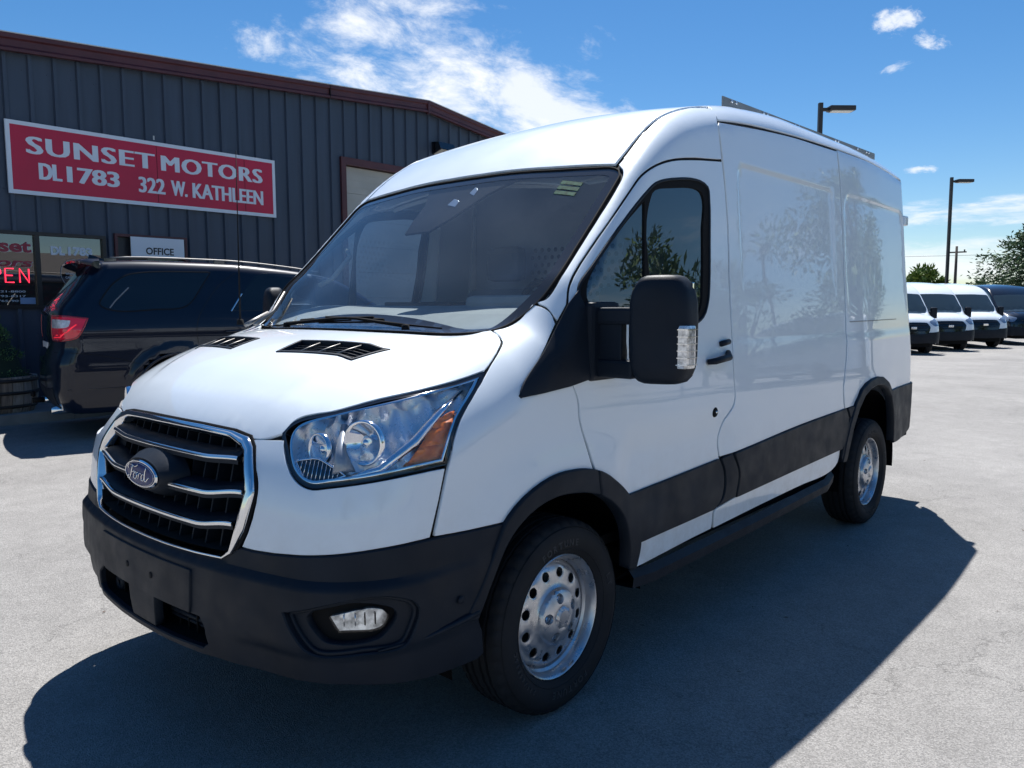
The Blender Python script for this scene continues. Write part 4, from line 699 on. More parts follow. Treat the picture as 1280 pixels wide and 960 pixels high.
    Pk, _ = surf('side', [(1.115, 1.285), (1.19, 1.293)], s, off=.010); MB().tube([Pk[0], Pk[1]], .013, 10).build('release_pad', m_black, door)
    Pl, Nl = surf('side', [(1.055, .985)], s); c = Pl[0]
    MB().lathe([(0, .006), (.017, .006), (.022, .002), (.024, -.004)], 20, 'y', c=(c[0], c[1], c[2])).build('door_lock', m_dark, door) if s < 0 else None
    if s < 0: MB().lathe([(0, .0085), (.006, .0085), (.007, .005)], 12, 'y', c=(c[0]+.004, c[1], c[2])).build('keyhole', m_chrome, door)
    # cladding and sills
    panel('door_cladding', 'side', TR['clad_door'], m_black, van, s, off=.012, thick=.016, gap=.0015, res=.04, edge_round=.004)
    panel('pillar_cladding', 'side', TR['clad_b'], m_black, van, s, off=.012, thick=.016, gap=.002, res=.04, edge_round=.003)
    panel('cargo_cladding', 'side', TR['clad_cargo'], m_black, van, s, off=.012, thick=.016, gap=.002, res=.04, edge_round=.004)
    panel('rear_cladding', 'side', TR['clad_gap'], m_black, van, s, off=.012, thick=.016, gap=.002, res=.04, edge_round=.003)
    panel('door_sill', 'side', TR['sill_front'], m_white, van, s, gap=.0015, res=.035)
    panel('side_sill', 'side', TR['sill_rear'], m_white, van, s, gap=.0015, res=.04)
    panel('wheel_arch_moulding', 'side', TR['arch_front_a'], m_black, van, s, off=.018, thick=.05, gap=.001, res=.03, edge_round=.006)
    panel('wheel_arch_moulding', 'side', TR['arch_front_b'], m_black, van, s, off=.018, thick=.05, gap=.001, res=.03, edge_round=.006)
    ra = [(2.66, .52), (2.69, .62), (2.75, .74), (2.84, .855), (2.95, .93), (3.08, .968), (3.22, .985), (3.36, .975), (3.47, .935), (3.56, .86), (3.62, .76), (3.66, .66), (3.69, .52), (3.655, .52), (3.625, .65), (3.585, .75), (3.525, .845), (3.44, .905), (3.34, .935), (3.22, .945), (3.09, .93), (2.97, .89), (2.875, .82), (2.79, .72), (2.735, .61), (2.70, .52)]
    panel('wheel_arch_moulding', 'side', ra, m_black, van, s, off=.018, thick=.05, gap=.0, res=.03, edge_round=.006)
    rb = [(3.56, .87), (3.62, .78), (3.67, .66), (3.69, .50), (4.02, .50), (4.25, .56), (4.29, .88), (4.2, .875)]
    panel('rear_bumper_corner', 'side', rb, m_black, van, s, off=.014, thick=.02, gap=.0, res=.04, edge_round=.004)
    # step tube below the sill
    Pb = [(.40, s*.985, .385), (.55, s*.99, .375), (1.5, s*.99, .385), (2.45, s*.985, .405), (2.60, s*.96, .43)]
    mb = MB()
    for a, b in zip(Pb[:-1], Pb[1:]): mb.add([(a[0], a[1]-s*.09, a[2]-.035), (a[0], a[1]+s*.02, a[2]-.03), (a[0], a[1]+s*.025, a[2]+.012), (a[0], a[1]-s*.0, a[2]+.04), (b[0], b[1]-s*.09, b[2]-.035), (b[0], b[1]+s*.02, b[2]-.03), (b[0], b[1]+s*.025, b[2]+.012), (b[0], b[1]-s*.0, b[2]+.04)], [(0, 1, 5, 4), (1, 2, 6, 5), (2, 3, 7, 6), (3, 0, 4, 7)])
    mb.build('side_step', m_black, van)
    # wheel wells
    for cx in (0., 3.30):
        mb = MB(); mb.lathe([(.535, .955), (.525, .60), (.515, .52), (0, .52)], 32, 'y', a0=R(-6), a1=R(186))
        if s > 0: mb.v = [(x, -y, z) for x, y, z in mb.v]
        mb.v = [(x+cx, y, z+.36) for x, y, z in mb.v]; mb.build('wheel_well', mat('well_black', (.006, .006, .007), .95, spec=.05) if 'well_black' not in bpy.data.materials else bpy.data.materials['well_black'], van)
    P, N = surf('side', [(float(x), 1.352) for x in np.linspace(2.79, 3.80, 30)], s, off=.0015); band('side_rail', P, N, m_rail, van, w=.005, h=.0008, closed=False, sink=.004)
    # rear light
    tl = MB(); tl.box(4.22, 4.31, s*.850-.03, s*.850+.03, .92, 1.32, .01); tl.build('tail_light', mat('tail_red', (.45, .01, .01), .15, coat=1.) if s < 0 else bpy.data.materials['tail_red'], van)
    mb = MB(); mb.box(4.12, 4.20, s*.872-.018, s*.872+.016, 2.03, 2.10, .012); mb.build('door_hinge', m_white, van)
# roof
rfh = [q for q in TR['roof_front'] if q[0] < 1.05]
rl = mirror_top([(q[0]+.004, max(q[1], -.800)) for q in rfh]+[(1.1, -.790), (2.0, -.785), (3.5, -.785), (4.28, -.780)])
roof = panel('roof', 'top', rl, m_white, van, res=.07, gap=.004)
for s in (-1, 1):
    gl_ = [(q[0]+.006, s*(abs(q[1])+.006)) for q in TR['roof_front'] if q[1] < -.79 and q[0] > .55][:14]; gl_ = gl_+[(float(x), s*.7985) for x in np.linspace(gl_[-1][0]+.05, 4.26, 36)]; P, N = surf('top', gl_, off=-.012); band('roof_gutter', P-np.array([0, .006, 0]), N, m_rail, roof, w=.012, h=.001, closed=False, sink=.004)
# short pressed crease at the far gutter front
rd = [[-.80, .86], [.80, .86]]
for s in (-1, 1): panel('rear_door', 'rear', [(0, .70), (s*.83, .70), (s*.81, 1.4), (s*.75, 2.28), (0, 2.34)] if s > 0 else [(0, .70), (0, 2.34), (-.75, 2.28), (-.81, 1.4), (-.83, .70)], m_white, van, res=.10, seam=False)
panel('rear_bumper', 'rear', [(-.76, .50), (.76, .50), (.80, .68), (-.80, .68)], m_black, van, off=.05, thick=.06, res=.1, seam=False)
# windshield
wsl = mirror_top(TR['windshield'])
wsa = np.array(wsl); frit_in = inset(wsa, .040)
frit_in = np.array([(min(max(x, -.105), .50), y*.985) for x, y in frit_in])
wsg = panel('windshield', 'top', wsl, m_ws, van, off=-.006, thick=.004, gap=.004, res=.05)
panel('windshield_border', 'top', wsl, m_frit, wsg, holes=[frit_in], off=-.0045, gap=.004, thick=.002, res=.03, seam=False)
P, N = surf('top', dens(inset(wsa, .002), .03)); band('windshield_seal', P, N, m_dark, wsg, w=.006, h=.0015)
# sensor housing behind the glass, and the sticker
sb = [(.52, .26), (.52, -.42), (.40, -.22), (.29, -.10), (.235, -.02), (.235, .14), (.30, .155), (.38, .16)]
panel('sensor_cover', 'top', sb, mat('sensor_cover_grey', (.012, .013, .018), .8, spec=.05), wsg, off=-.014, thick=.01, gap=0, seam=False, res=.05)
for (x, y, w_) in ((.36, -.045, .03), (.41, -.125, .018)):
    panel('camera_window', 'top', [(x, y+w_), (x-.012, y-w_), (x+.015, y-w_*.9), (x+.028, y+w_*.5)], mat('sensor_silver', (.6, .6, .62), .3, .8) if w_ > .02 else bpy.data.materials['sensor_silver'], wsg, off=-.0115, thick=.002, gap=0, seam=False, res=.02)
m_stick = mat('sticker_green', (.03, .08, .055), .7, spec=.1, var=.6, vscale=60)
for k in range(3): panel('sticker', 'top', [(.462-.022*k, -.60), (.462-.022*k, -.705), (.448-.022*k, -.705), (.448-.022*k, -.60)], m_stick, wsg, off=-.0035, thick=.0005, gap=0, seam=False, res=.03)
# cowl and wipers
cw = [(-.235, 0.), (-.235, -.3), (-.22, -.55), (-.20, -.72), (-.115, -.80), (-.10, -.55), (-.125, -.3), (-.135, 0)]
cwf = cw+[(x, -y) for x, y in cw[::-1] if y < 0]
panel('cowl', 'top', cwf, m_black, van, off=-.035, thick=.02, gap=-.01, seam=False, res=.05)
def wiper(y0, y1, yb0, yb1):
    mb = MB(); P, N = surf('top', [(-.205, y0)], off=.012); A = P[0]
    mb.lathe([(0, .022), (.014, .02), (.016, 0)], 12, 'z', c=(A[0], A[1], A[2]-.01))
    E_, _ = surf('top', [(-.165, (y0*.4+y1*.6)), (-.150, y1)], off=.030); mb.tube([A+np.array([0, 0, .005]), E_[0], E_[1]], [.009, .006, .005], 6)
    B_, _ = surf('top', [(-.170, yb0), (-.155, (yb0+yb1)/2), (-.150, yb1)], off=.012); mb.tube([b for b in B_], [.004, .006, .004], 4)
    B2, _ = surf('top', [(-.155, (yb0+yb1)/2-.05), (-.155, (yb0+yb1)/2+.05)], off=.022); mb.tube([b for b in B2], .008, 6)
    return mb.build('wiper', m_dark, van)
wiper(.42, -.14, .22, -.52); wiper(-.38, .18, .62, .02)
wp = MB(); A, _ = surf('top', [(-.20, .69), (-.06, .74), (.02, .76)], off=.02); wp.tube([a for a in A], [.010, .008, .006], 8); wp.tube([A[0]+np.array([-.03, .03, 0]), A[1]+np.array([0, .05, -.01])], .012, 6); wp.build('hood_strut', m_rail, van)
# antenna
mb = MB(); A, _ = surf('arch', [(.02, .16)], 1); a = A[0]; mb.lathe([(0, .03), (.014, .025), (.018, 0)], 12, 'z', c=(-.19, .845, 1.375)); mb.tube([(-.19, .845, 1.39), (-.186, .845, 1.75), (-.180, .845, 2.19)], [.0045, .0030, .0018], 6); mb.build('antenna', m_dark, van)

# front bumper -----------------------------------------------------------
bt = sorted([tuple(q) for q in TR['bumper_top'] if q[0] > .30], key=lambda q: q[0])
ba = [tuple(q) for q in TR['bumper_arch']]
ba = sorted([q for q in ba if q[1] > .510 and q[1] < .765], key=lambda q: -q[1])
half = [(0., .690), (.12, .691), (.22, .697), (.29, .703)]+bt+ba+[(.770, .500), (.800, .498), (.812, .44), (.815, .365), (.80, .354), (.70, .360), (.573, .388), (.5, .393), (.39, .392), (.25, .398), (.12, .390), (0., .388)]
bo = half+[(-a, b) for a, b in half[::-1] if a > 1e-6]
ik = [(-.255, .485), (-.235, .510), (0, .515), (.235, .510), (.255, .485), (.262, .435), (.245, .417), (.12, .408), (0, .406), (-.12, .408), (-.245, .417), (-.262, .435)]
fo = TR['fog_outer']; fom = [(-a, b) for a, b in fo]
def bump_off(P):
    x, y, z = P.T; a = np.arctan2(np.abs(y), .5-x); w = 1-.75*sstep(.62, .80, a)
    base = .006+.018*sstep(.692, .668, z)*w
    base = base+.010*sstep(.52, .47, z)*w*sstep(.30, .24, a)        # lip frame around the lower intake
    base = base-.016*sstep(.50, .46, z)*sstep(.30, .40, a)*w
    base = base-.012*sstep(.56, .60, z)*sstep(.66, .62, z)*0
    return base
fr_x = np.array([(t*1., z) for z in (.700, .692, .680, .668, .660, .52, .495, .47, .46) for t in np.linspace(-.80, .80, 110)])
bump = panel('front_bumper', 'wrap', bo, m_black, van, -1, holes=[ik, fo, fom], res=.028, offf=bump_off, thick=.02, gap=.0015, extra=fr_x, seam=False, edge_round=.004)
panel('plate_mount', 'wrap', [(-.212, .648), (.212, .648), (.205, .515), (-.205, .515)], m_black, bump, off=.031, thick=.03, gap=0, res=.04, seam=False, edge_round=.003)
panel('lower_bracket', 'wrap', [(-.062, .515), (.062, .515), (.055, .412), (-.055, .412)], m_black, bump, off=.028, thick=.03, gap=0, res=.04, seam=False, edge_round=.003)
for t in (-.058, .058):
    P, N = surf('wrap', [(t, .585)], off=.0315); MB().lathe([(0, -.0012), (.011, -.0012), (.0115, .004)], 14, 'x', c=P[0]).build('plate_screw_hole', m_void, bump)
mb = MB(); 
iw = np.array(ik); A, NA = surf('wrap', dens(iw, .04), off=.02); B = A+np.array([.14, 0, 0]); n = len(A); mb.add(np.concatenate([A, B]).tolist(), [(i, (i+1) % n, (i+1) % n+n, i+n) for i in range(n)]+[tuple(range(n, 2*n))]); mb.build('intake_recess', m_dark, bump)
for s in (-1, 1):
    mb = MB(); x0 = -1.02; mb.tube([(x0+.02, s*.09, .455), (x0+.03, s*.22, .452), (x0+.045, s*.335, .448)], .009, 8); mb.tube([(x0+.02, s*.09, .437), (x0+.045, s*.335, .430)], .006, 6)
    mb.lathe([(.010, -.012), (.014, -.016), (.028, -.016), (.034, -.006), (.034, .012)], 18, 'x', c=(x0+.035, s*.352, .437)); mb.lathe([(0, -.010), (.011, -.010)], 14, 'x', c=(x0+.036, s*.352, .437)); mb.build('tow_point', m_black, bump)
    mb = MB(); [mb.tube([(-.995, s*y_, .385), (-.995, s*y_, .505)], .004, 4) for y_ in (.13, .19, .25, .31)]; mb.build('intake_grid', m_dark, bump)
    # fog lamp
    panel('fog_bezel', 'wrap', fo, m_black, bump, s, holes=[TR['fog_inner']], off=-.004, gap=-.001, thick=.03, res=.03, seam=False, edge_round=.003)
    P, N = surf('wrap', dens(TR['fog_outer'], .03), s, off=-.004); band('fog_rim', P, N, m_black, bump, w=.014, h=.010)
    fb = panel('fog_pocket', 'wrap', inset(np.array(TR['fog_inner'])*[1.45, 1], -.01)/[1.45, 1], m_dark, bump, s, off=-.034, gap=0, thick=.01, res=.04, seam=False)
    fgl = panel('fog_lamp', 'wrap', TR['fog_lamp'], mat('fog_reflector', (.50, .53, .57), .12, .8, coat=1., var=.85, vscale=34, vdetail=2) if s < 0 else bpy.data.materials['fog_reflector'], bump, s, off=-.018, gap=0, thick=.02, res=.02, seam=False)
    for t_ in (.25, .45, .62, .80):
        q0 = np.array(TR['fog_lamp']); u_ = q0[:, 0].min()+(q0[:, 0].max()-q0[:, 0].min())*t_; A, _ = surf('wrap', [(u_, .557), (u_, .592)], s, off=-.014); MB().tube([A[0], A[1]], .0022, 4).build('lamp_rib', m_dark if t_ > .5 else m_chrome, fgl)
    panel('fog_lens', 'wrap', TR['fog_lamp'], m_clear, bump, s, off=-.006, gap=-.001, thick=.012, res=.03, seam=False)
    P, N = surf('wrap', [(math.atan2(.989, .5+.538), .578)], s, off=.018); MB().lathe([(0, .003), (.011, .003), (.013, 0)], 14, 'y', c=P[0] if s < 0 else (P[0][0], P[0][1], P[0][2])).build('parking_sensor', m_black, bump)
    # crease blades near the arch
    A, _ = surf('wrap', [(.62, .487), (.70, .497), (.77, .512), (.80, .520)], s, off=.014); MB().tube([a for a in A], [.003, .009, .012, .010], 6).build('bumper_crease', m_black, bump)

# grille -----------------------------------------------------------------
GO = [(0., 1.077), (.15, 1.076), (.27, 1.071), (.325, 1.060), (.345, 1.035), (.372, .955), (.380, .913), (.360, .80), (.330, .725), (.305, .703), (.22, .697), (.10, .693), (0., .692)]
gfull = GO+[(-a, b) for a, b in GO[::-1] if a > 0]
gfull = np.array(gfull)*[.972, 1]
grille = empty('grille', (0, 0, 0), parent=van)
gd = dens(gfull*[1.45, 1], .02)/[1.45, 1]
P, N = surf('wrap', gd, off=.002)
zz = gd[:, 1]; sd_ = np.abs(gd[:, 0]); ws_ = .012+.022*sstep(.24, .36, sd_)*sstep(.70, .80, zz)+.010*sstep(1.03, 1.06, zz)-.004*sstep(.72, .70, zz)
band('chrome_frame', P, N, m_chrome, grille, h=.013, sink=.03, ws=ws_)
P2, N2 = surf('wrap', inset(gfull*[1.45, 1], -.009)/[1.45, 1], off=.0); band('grille_seal', P2, N2, m_dark, grille, w=.012, h=.003)
gi_ = inset(gfull*[1.45, 1], .022)/[1.45, 1]
A, NA = surf('wrap', dens(gi_*[1.45, 1], .03)/[1.45, 1], off=.0); B = A+np.array([.11, 0, .0]); n = len(A)
MB().add(np.concatenate([A, B]).tolist(), [(i, (i+1) % n, (i+1) % n+n, i+n) for i in range(n)]+[tuple(range(n, 2*n))]).build('grille_recess', m_void, grille)
def gx(t, z, off=0.):
    P, N = surf('wrap', [(t, z)], off=off); return P[0]
def grille_bar(zc, te, ends, cut=None):
    """chrome lip with the black blade above it"""
    tt = np.linspace(-te, te, 41); segs = [tt] if cut is None else [tt[tt < -cut], tt[tt > cut*.75]]
    zf = lambda t: zc+ends*sstep(te*.62, te, abs(t))
    for sg in segs:
        pts = [(t, zf(t)) for t in sg]; P, N = surf('wrap', pts, off=.004); band('chrome_bar', P, N, m_chrome, grille, w=.014, h=.007, closed=False, sink=.014)
    pts = [(t, zf(t)) for t in tt]; P, N = surf('wrap', pts, off=.0); n = len(P); prof = [(.004, -.010), (.002, .012), (-.014, .022), (-.040, .028), (-.070, .030), (-.070, .012), (-.02, -.012)]; k = len(prof); vs = []; fs = []
    for i in range(n):
        for o_, dz in prof: vs.append(P[i]+N[i]*[1, 1, 0]*o_+np.array([0, 0, dz]))
    for i in range(n-1):
        for j in range(k): fs.append((i*k+j, (i+1)*k+j, (i+1)*k+(j+1) % k, i*k+(j+1) % k))
    MB().add(vs, fs, True).build('grille_blade', m_black, grille, auto=40)
grille_bar(.985, .305, .008); grille_bar(.880, .338, .022, cut=.085); grille_bar(.783, .318, .022)
for t in np.linspace(-.30, .30, 13):
    mb = MB(); hw = .0022
    z0, z1 = .712, 1.05-abs(t)*.02
    a, b = gx(t-hw, z0), gx(t+hw, z0); c_, d_ = gx(t-hw, z1), gx(t+hw, z1); dx = np.array([.03, 0, 0]); ex = np.array([.08, 0, 0])
    mb.add([a+dx, b+dx, d_+dx, c_+dx, a+ex, b+ex, d_+ex, c_+ex], [(0, 1, 2, 3), (0, 3, 7, 4), (1, 2, 6, 5), (4, 5, 6, 7)]); mb.build('grille_fin', m_black, grille)
for s in (-1, 1):
    for z0 in (.735, .83, .93):
        a = gx(-s*.335, z0+.02); MB().box(a[0]+.045, a[0]+.07, a[1]-.05*(1), a[1]+.02, z0, z0+.06, .003).build('grille_shutter', m_black, grille)
# emblem housing and oval badge
c = np.array([-1.034, 0.012, .905])
mb = MB(); n = 28
for r0, x0, zs in (((.125, .085), .05, 0),):
    ringp = []
    for (ry, rz, dx) in ((.175, .092, .080), (.165, .075, .035), (.140, .058, .008), (.130, .053, -.002)): ringp.append([(c[0]+dx, c[1]+ry*math.cos(2*math.pi*i/n), c[2]+rz*math.sin(2*math.pi*i/n)-.0) for i in range(n)])
    vs = [q for r_ in ringp for q in r_]; fs = []
    for j in range(3):
        for i in range(n): fs.append((j*n+i, j*n+(i+1) % n, (j+1)*n+(i+1) % n, (j+1)*n+i))
    fs.append(tuple(range(3*n, 4*n))); mb.add(vs, fs, True)
mb.build('badge_housing', m_black, grille, auto=50)
badge = empty('badge', (0, 0, 0), parent=van)
def oval(ry, rz, x, dx=.004, n=40): return [(x, c[1]+ry*math.cos(2*math.pi*i/n), c[2]+rz*math.sin(2*math.pi*i/n)) for i in range(n)]
def oval_disc(ry, rz, x0, x1, name, m):
    n = 40; A = oval(ry, rz, x0); B = oval(ry*.96, rz*.93, x1); MB().add(A+B, [(i, (i+1) % n, (i+1) % n+n, i+n) for i in range(n)]+[tuple(range(n, 2*n))], False).build(name, m, badge, auto=30)
xb = c[0]-.006
oval_disc(.120, .0465, xb, xb-.006, 'badge_rim', m_chrome)
oval_disc(.111, .0405, xb-.0062, xb-.0072, 'badge_field', mat('badge_blue', (.008, .028, .13), .25, spec=.2))
o_ = []
for i in range(41):
    a = 2*math.pi*i/40; o_.append((xb-.0078, c[1]+.106*math.cos(a), c[2]+.0370*math.sin(a)))
MB().tube(o_, .0008, 5, caps=False).build('badge_line', m_chrome, badge)
mb = MB()
def stroke(pts, r=.0022): mb.tube([(xb-.0082, c[1]-u*.00142, c[2]+v*.00130) for u, v in pts], [r*(.7 if i in (0, len(pts)-1) else 1) for i in range(len(pts))], 5)
stroke([(-56, 8), (-60, 14), (-52, 21), (-36, 20), (-20, 17), (-8, 21), (-5, 24)], .0022)
stroke([(-34, 20), (-38, 8), (-44, -6), (-52, -17), (-60, -18), (-61, -12), (-54, -8)], .0026); stroke([(-46, 1), (-34, 2), (-24, 5)], .002)
stroke([(-22, 3), (-29, -4), (-30, -13), (-22, -16), (-14, -10), (-13, -1), (-20, 4), (-10, 3), (-4, 4)], .0022)
stroke([(-4, 4), (-3, -4), (-6, -14)], .0024); stroke([(-3, -3), (4, 3), (11, 2)], .002)
stroke([(27, 1), (18, 2), (11, -6), (12, -15), (20, -15), (27, -6)], .0022); stroke([(39, 22), (34, 12), (28, -4), (28, -14), (35, -15), (44, -8), (52, -2)], .0024)
mb.build('badge_script', m_chrome, badge)

# headlights -------------------------------------------------------------
for s in (-1, 1):
    hl = empty('headlight', (0, 0, 0) if s < 0 else (.028, 0, -.012), parent=van)
    HO = np.array(TR['headlight']); LO = np.array(TR['lens'])
    P, N = surf('wrap', dens(inset(HO*[1.45, 1], 0 if s < 0 else -.035), .02)/[1.45, 1], s, off=0. if s < 0 else -.006); band('light_gasket', P, N, m_gloss, hl, w=.013 if s < 0 else .048, h=-.001, sink=.03)  # far gasket is widened to block sunlight through the gap round the lamp
    P, N = surf('wrap', dens(LO*[1.45, 1], .015)/[1.45, 1], s, off=-.003); band('chrome_rim', P, N, m_chrome, hl, w=.009, h=.002, sink=.05)
    back = panel('light_bucket', 'wrap', LO, mat('bucket_silver', (.90, .92, .95), .30, .55, rvar=.08, vscale=18) if s < 0 else bpy.data.materials['bucket_silver'], hl, s, off=-.040, gap=-.004, thick=.01, res=.014, seam=False,
                 offf=lambda P: .012*np.sin((P[:, 0]*1.0+np.abs(P[:, 1])*1.2+P[:, 2]*.8)*40))
    panel('headlight_lens', 'wrap', LO, m_clear, hl, s, off=-.002, gap=.001, thick=.006, res=.03, seam=False)
    panel('turn_signal', 'wrap', TR['amber'], m_amber, hl, s, off=-.016, gap=0, thick=.03, res=.010, seam=False, offf=lambda P: .0022*np.sin(P[:, 2]*260)+.002*np.sin(np.abs(P[:, 1])*300))
    # raised chrome blade beside the amber block
    A, NA = surf('wrap', [(math.atan2(.80, .5+.80), .975), (math.atan2(.865, .5+.70), 1.00), (math.atan2(.90, .5+.60), 1.075), (math.atan2(.895, .5+.50), 1.15), (math.atan2(.885, .5+.40), 1.21)], s, off=-.022)
    MB().tube([a for a in A], [.006, .014, .016, .012, .005], 8).build('light_blade', m_silver, hl)
    for (t, z, r_, dp) in ((math.atan2(.838, .5+.775), 1.070, .062, .042), (math.atan2(.715, .5+.862), 1.045, .046, .038)):
        P, N = surf('wrap', [(t, z)], s); nv = Vector((-1, 0, .05)).normalized() if r_ < .06 else Vector((-.93, s*.30, .05)).normalized(); nv = nv
        prof = [(r_*q, dp*(q*q)) for q in (.16, .3, .45, .6, .75, .9, 1.)]+[(r_*1.06, dp*.98), (r_*1.09, dp*.6)]
        q = Vector((0, -1, 0)).rotation_difference(nv).to_matrix(); mb = MB(); mb.lathe(prof, 40, 'y'); cc = Vector(P[0])-nv*(.060)
        mb.v = [tuple(q @ Vector(v)+cc) for v in mb.v]; mb.build('reflector_bowl', m_silver, hl)
        mb = MB(); mb.lathe([(0, dp*.75), (.012, dp*.70), (.014, dp*.3), (.012, 0)], 16, 'y'); mb.v = [tuple(q @ Vector(v)+cc) for v in mb.v]; mb.build('bulb', m_silver if r_ > .06 else m_chrome, hl)
    # grey column between bowls, ribbed black marker below
    A, NA = surf('wrap', [(math.atan2(.775, .5+.82), 1.13), (math.atan2(.785, .5+.82), 1.06), (math.atan2(.80, .5+.80), 1.00)], s, off=-.030)
    MB().tube([a for a in A], [.012, .017, .034], 12).build('light_column', mat('lamp_grey', (.33, .36, .40), .35, .3) if s < 0 else bpy.data.materials['lamp_grey'], hl)
    rbp = panel('marker_recess', 'wrap', TR['ribbed'], m_gloss, hl, s, off=-.014, gap=0, thick=.02, res=.02, seam=False)
    rb_ = np.array(TR['ribbed']); lo, hi = rb_.min(0), rb_.max(0)
    for t in np.linspace(lo[0]+.004, hi[0]-.004, 12):
        zs = [z for z in np.linspace(lo[1], hi[1], 24) if inside(np.array([[t, z]]), rb_)[0]]
        if len(zs) > 3:
            A, _ = surf('wrap', [(t, zs[0]), (t, zs[-1])], s, off=-.012); MB().tube([A[0], A[1]], .0018, 4).build('marker_rib', m_chrome, hl)
    P, N = surf('wrap', dens(rb_*[1.45, 1], .02)/[1.45, 1], s, off=-.012); band('marker_frame', P, N, m_chrome, hl, w=.006, h=.003, inward=False)

# mirrors ----------------------------------------------------------------
for s in (-1, 1):
    mi = empty('side_mirror', (0, 0, 0), parent=van)
    # housing: rounded shell, front face convex
    bm = bmesh.new(); bmesh.ops.create_cube(bm, size=1); bmesh.ops.subdivide_edges(bm, edges=bm.edges[:], cuts=7, use_grid_fill=True)
    for v in bm.verts:
        x, y, z = v.co*2
        zt = z; ysc = 1-.16*max(0, z)**3-.05*max(0, -z)**3; n4 = (abs(x)**5+abs(y)**5+abs(z)**5)**.2; n4 = max(n4, 1e-6); q = Vector((x, y, z))/n4*max(abs(x), abs(y), abs(z))
        px = q.x*.062*(1-.25*(q.y*.5)**2); px = px if q.x < 0 else q.x*.050
        v.co = Vector((.235+px+ (q.y*-.035 if True else 0)*-1*(1), s*(-1)*(-1)*(1.228+q.y*.098*ysc), 1.377+q.z*.188))
    for f in bm.faces: f.smooth = True
    mb = MB(); mb.bm(bm, True); mb.build('mirror_housing', m_black, mi, auto=60)
    mb = MB(); mb.box(.285, .292, s*1.228-.085, s*1.228+.085, 1.22, 1.54, .004); mb.build('mirror_glass', mat('mirror_face', (.9, .9, .92), .03, 1.) if s < 0 else bpy.data.materials['mirror_face'], mi)
    for (z0, z1, yy) in ((1.395, 1.455, 0), (1.205, 1.270, 0)):
        mb = MB(); mb.box(.155, .215, min(s*.965, s*1.15), max(s*.965, s*1.15), z0, z1, .012); mb.build('mirror_arm', m_black, mi)
    mb = MB(); mb.box(.12, .30, min(s*.955, s*1.005), max(s*.955, s*1.005), 1.19, 1.475, .018); mb.build('mirror_mount', m_black, mi)
    mb = MB(); mb.box(.165, .20, min(s*1.00, s*1.10), max(s*1.00, s*1.10), 1.26, 1.40, .006); mb.build('mirror_hinge', m_black, mi)
    mb = MB(); mb.box(.205, .268, s*1.311-.026, s*1.311+.022, 1.245, 1.395, .012); mb.build('signal_lamp', mat('signal_lens', (.72, .73, .74), .12, .55, coat=1., var=.5, vscale=70) if s < 0 else bpy.data.materials['signal_lens'], mi)
    for kz in range(6):
        mb = MB(); mb.box(.203, .270, s*1.312-.028, s*1.312+.024, 1.258+kz*.024, 1.261+kz*.024); mb.build('lens_ridge', m_chrome, mi)

# roof rail --------------------------------------------------------------
for s in (-1, 1):
    rail = MB(); nseg = 24
    Pz, _ = surf('top', [(x, -.70) for x in np.linspace(1.64, 3.98, nseg)]); top = [2.52+.0*i for i in range(nseg)]
    vs = []; fs = []
    for i, q in enumerate(Pz):
        zt = 2.515+.029*i/(nseg-1); zb = q[2]-.006
        vs += [(q[0], s*.698, zb), (q[0], s*.698, zt), (q[0], s*.703, zt), (q[0], s*.703, zb)]
    for i in range(nseg-1):
        for j in range(4): fs.append((i*4+j, (i+1)*4+j, (i+1)*4+(j+1) % 4, i*4+(j+1) % 4))
    fs += [(0, 1, 2, 3), tuple(range(4*nseg-4, 4*nseg))[::-1]]
    rail.add(vs, fs); ro = rail.build('roof_rail', m_rail, van)
    for x in (1.74, 1.79, 2.12, 2.17, 2.55, 2.6, 3.2, 3.25, 3.62, 3.80, 3.85):
        MB().lathe([(0, .0045), (.008, .0045), (.0085, 0)], 10, 'y', c=(x, s*.7035 if s < 0 else .697, 2.503+.0124*(x-1.64))).build('rail_hole', m_clear if False else mat('rail_bolt', (.75, .77, .8), .25, .8) if 'rail_bolt' not in bpy.data.materials else bpy.data.materials['rail_bolt'], ro)

# interior ---------------------------------------------------------------
mb = MB(); y0 = .86
dv = [(-.14, 1.33), (-.06, 1.375), (.10, 1.43), (.27, 1.462), (.38, 1.465), (.45, 1.42), (.50, 1.20), (.48, .98), (.30, .95), (-.1, 1.0)]; nd = len(dv)
vs = [(x, -y0, z) for x, z in dv]+[(x, y0, z) for x, z in dv]; mb.add(vs, [tuple(range(nd)), tuple(range(nd, 2*nd))[::-1]]+[(i, (i+1) % nd, (i+1) % nd+nd, i+nd) for i in range(nd)])
dash = mb.build('dashboard', m_dash, van)
mb = MB(); mb.box(.26, .46, -.72, -.22, 1.42, 1.505, .03); mb.build('instrument_hood', m_dash, dash)
mb = MB(); mb.box(.28, .44, -.12, .34, 1.452, 1.480, .006); mb.build('dash_tray', m_dark, dash)
sw = MB(); ang = R(28); rotm = Matrix.Rotation(-ang, 3, 'Y')
pts = [Vector((0, .185*math.cos(a), .185*math.sin(a))) for a in np.linspace(0, 2*math.pi, 33)[:-1]]; pts = [rotm @ p_+Vector((.60, -.46, 1.40)) for p_ in pts]
sw.tube(pts+[pts[0]], .015, 8, caps=False); cc = Vector((.60, -.46, 1.40))
for k in (0, 10, 16, 22): sw.tube([cc+Vector((-.02, 0, 0)), pts[k]], .016, 6)
sw.lathe([(0, -.03), (.06, -.02), (.07, 0)], 16, 'x', c=(.60, -.46, 1.40)); sw.build('steering_wheel', m_dark, van)
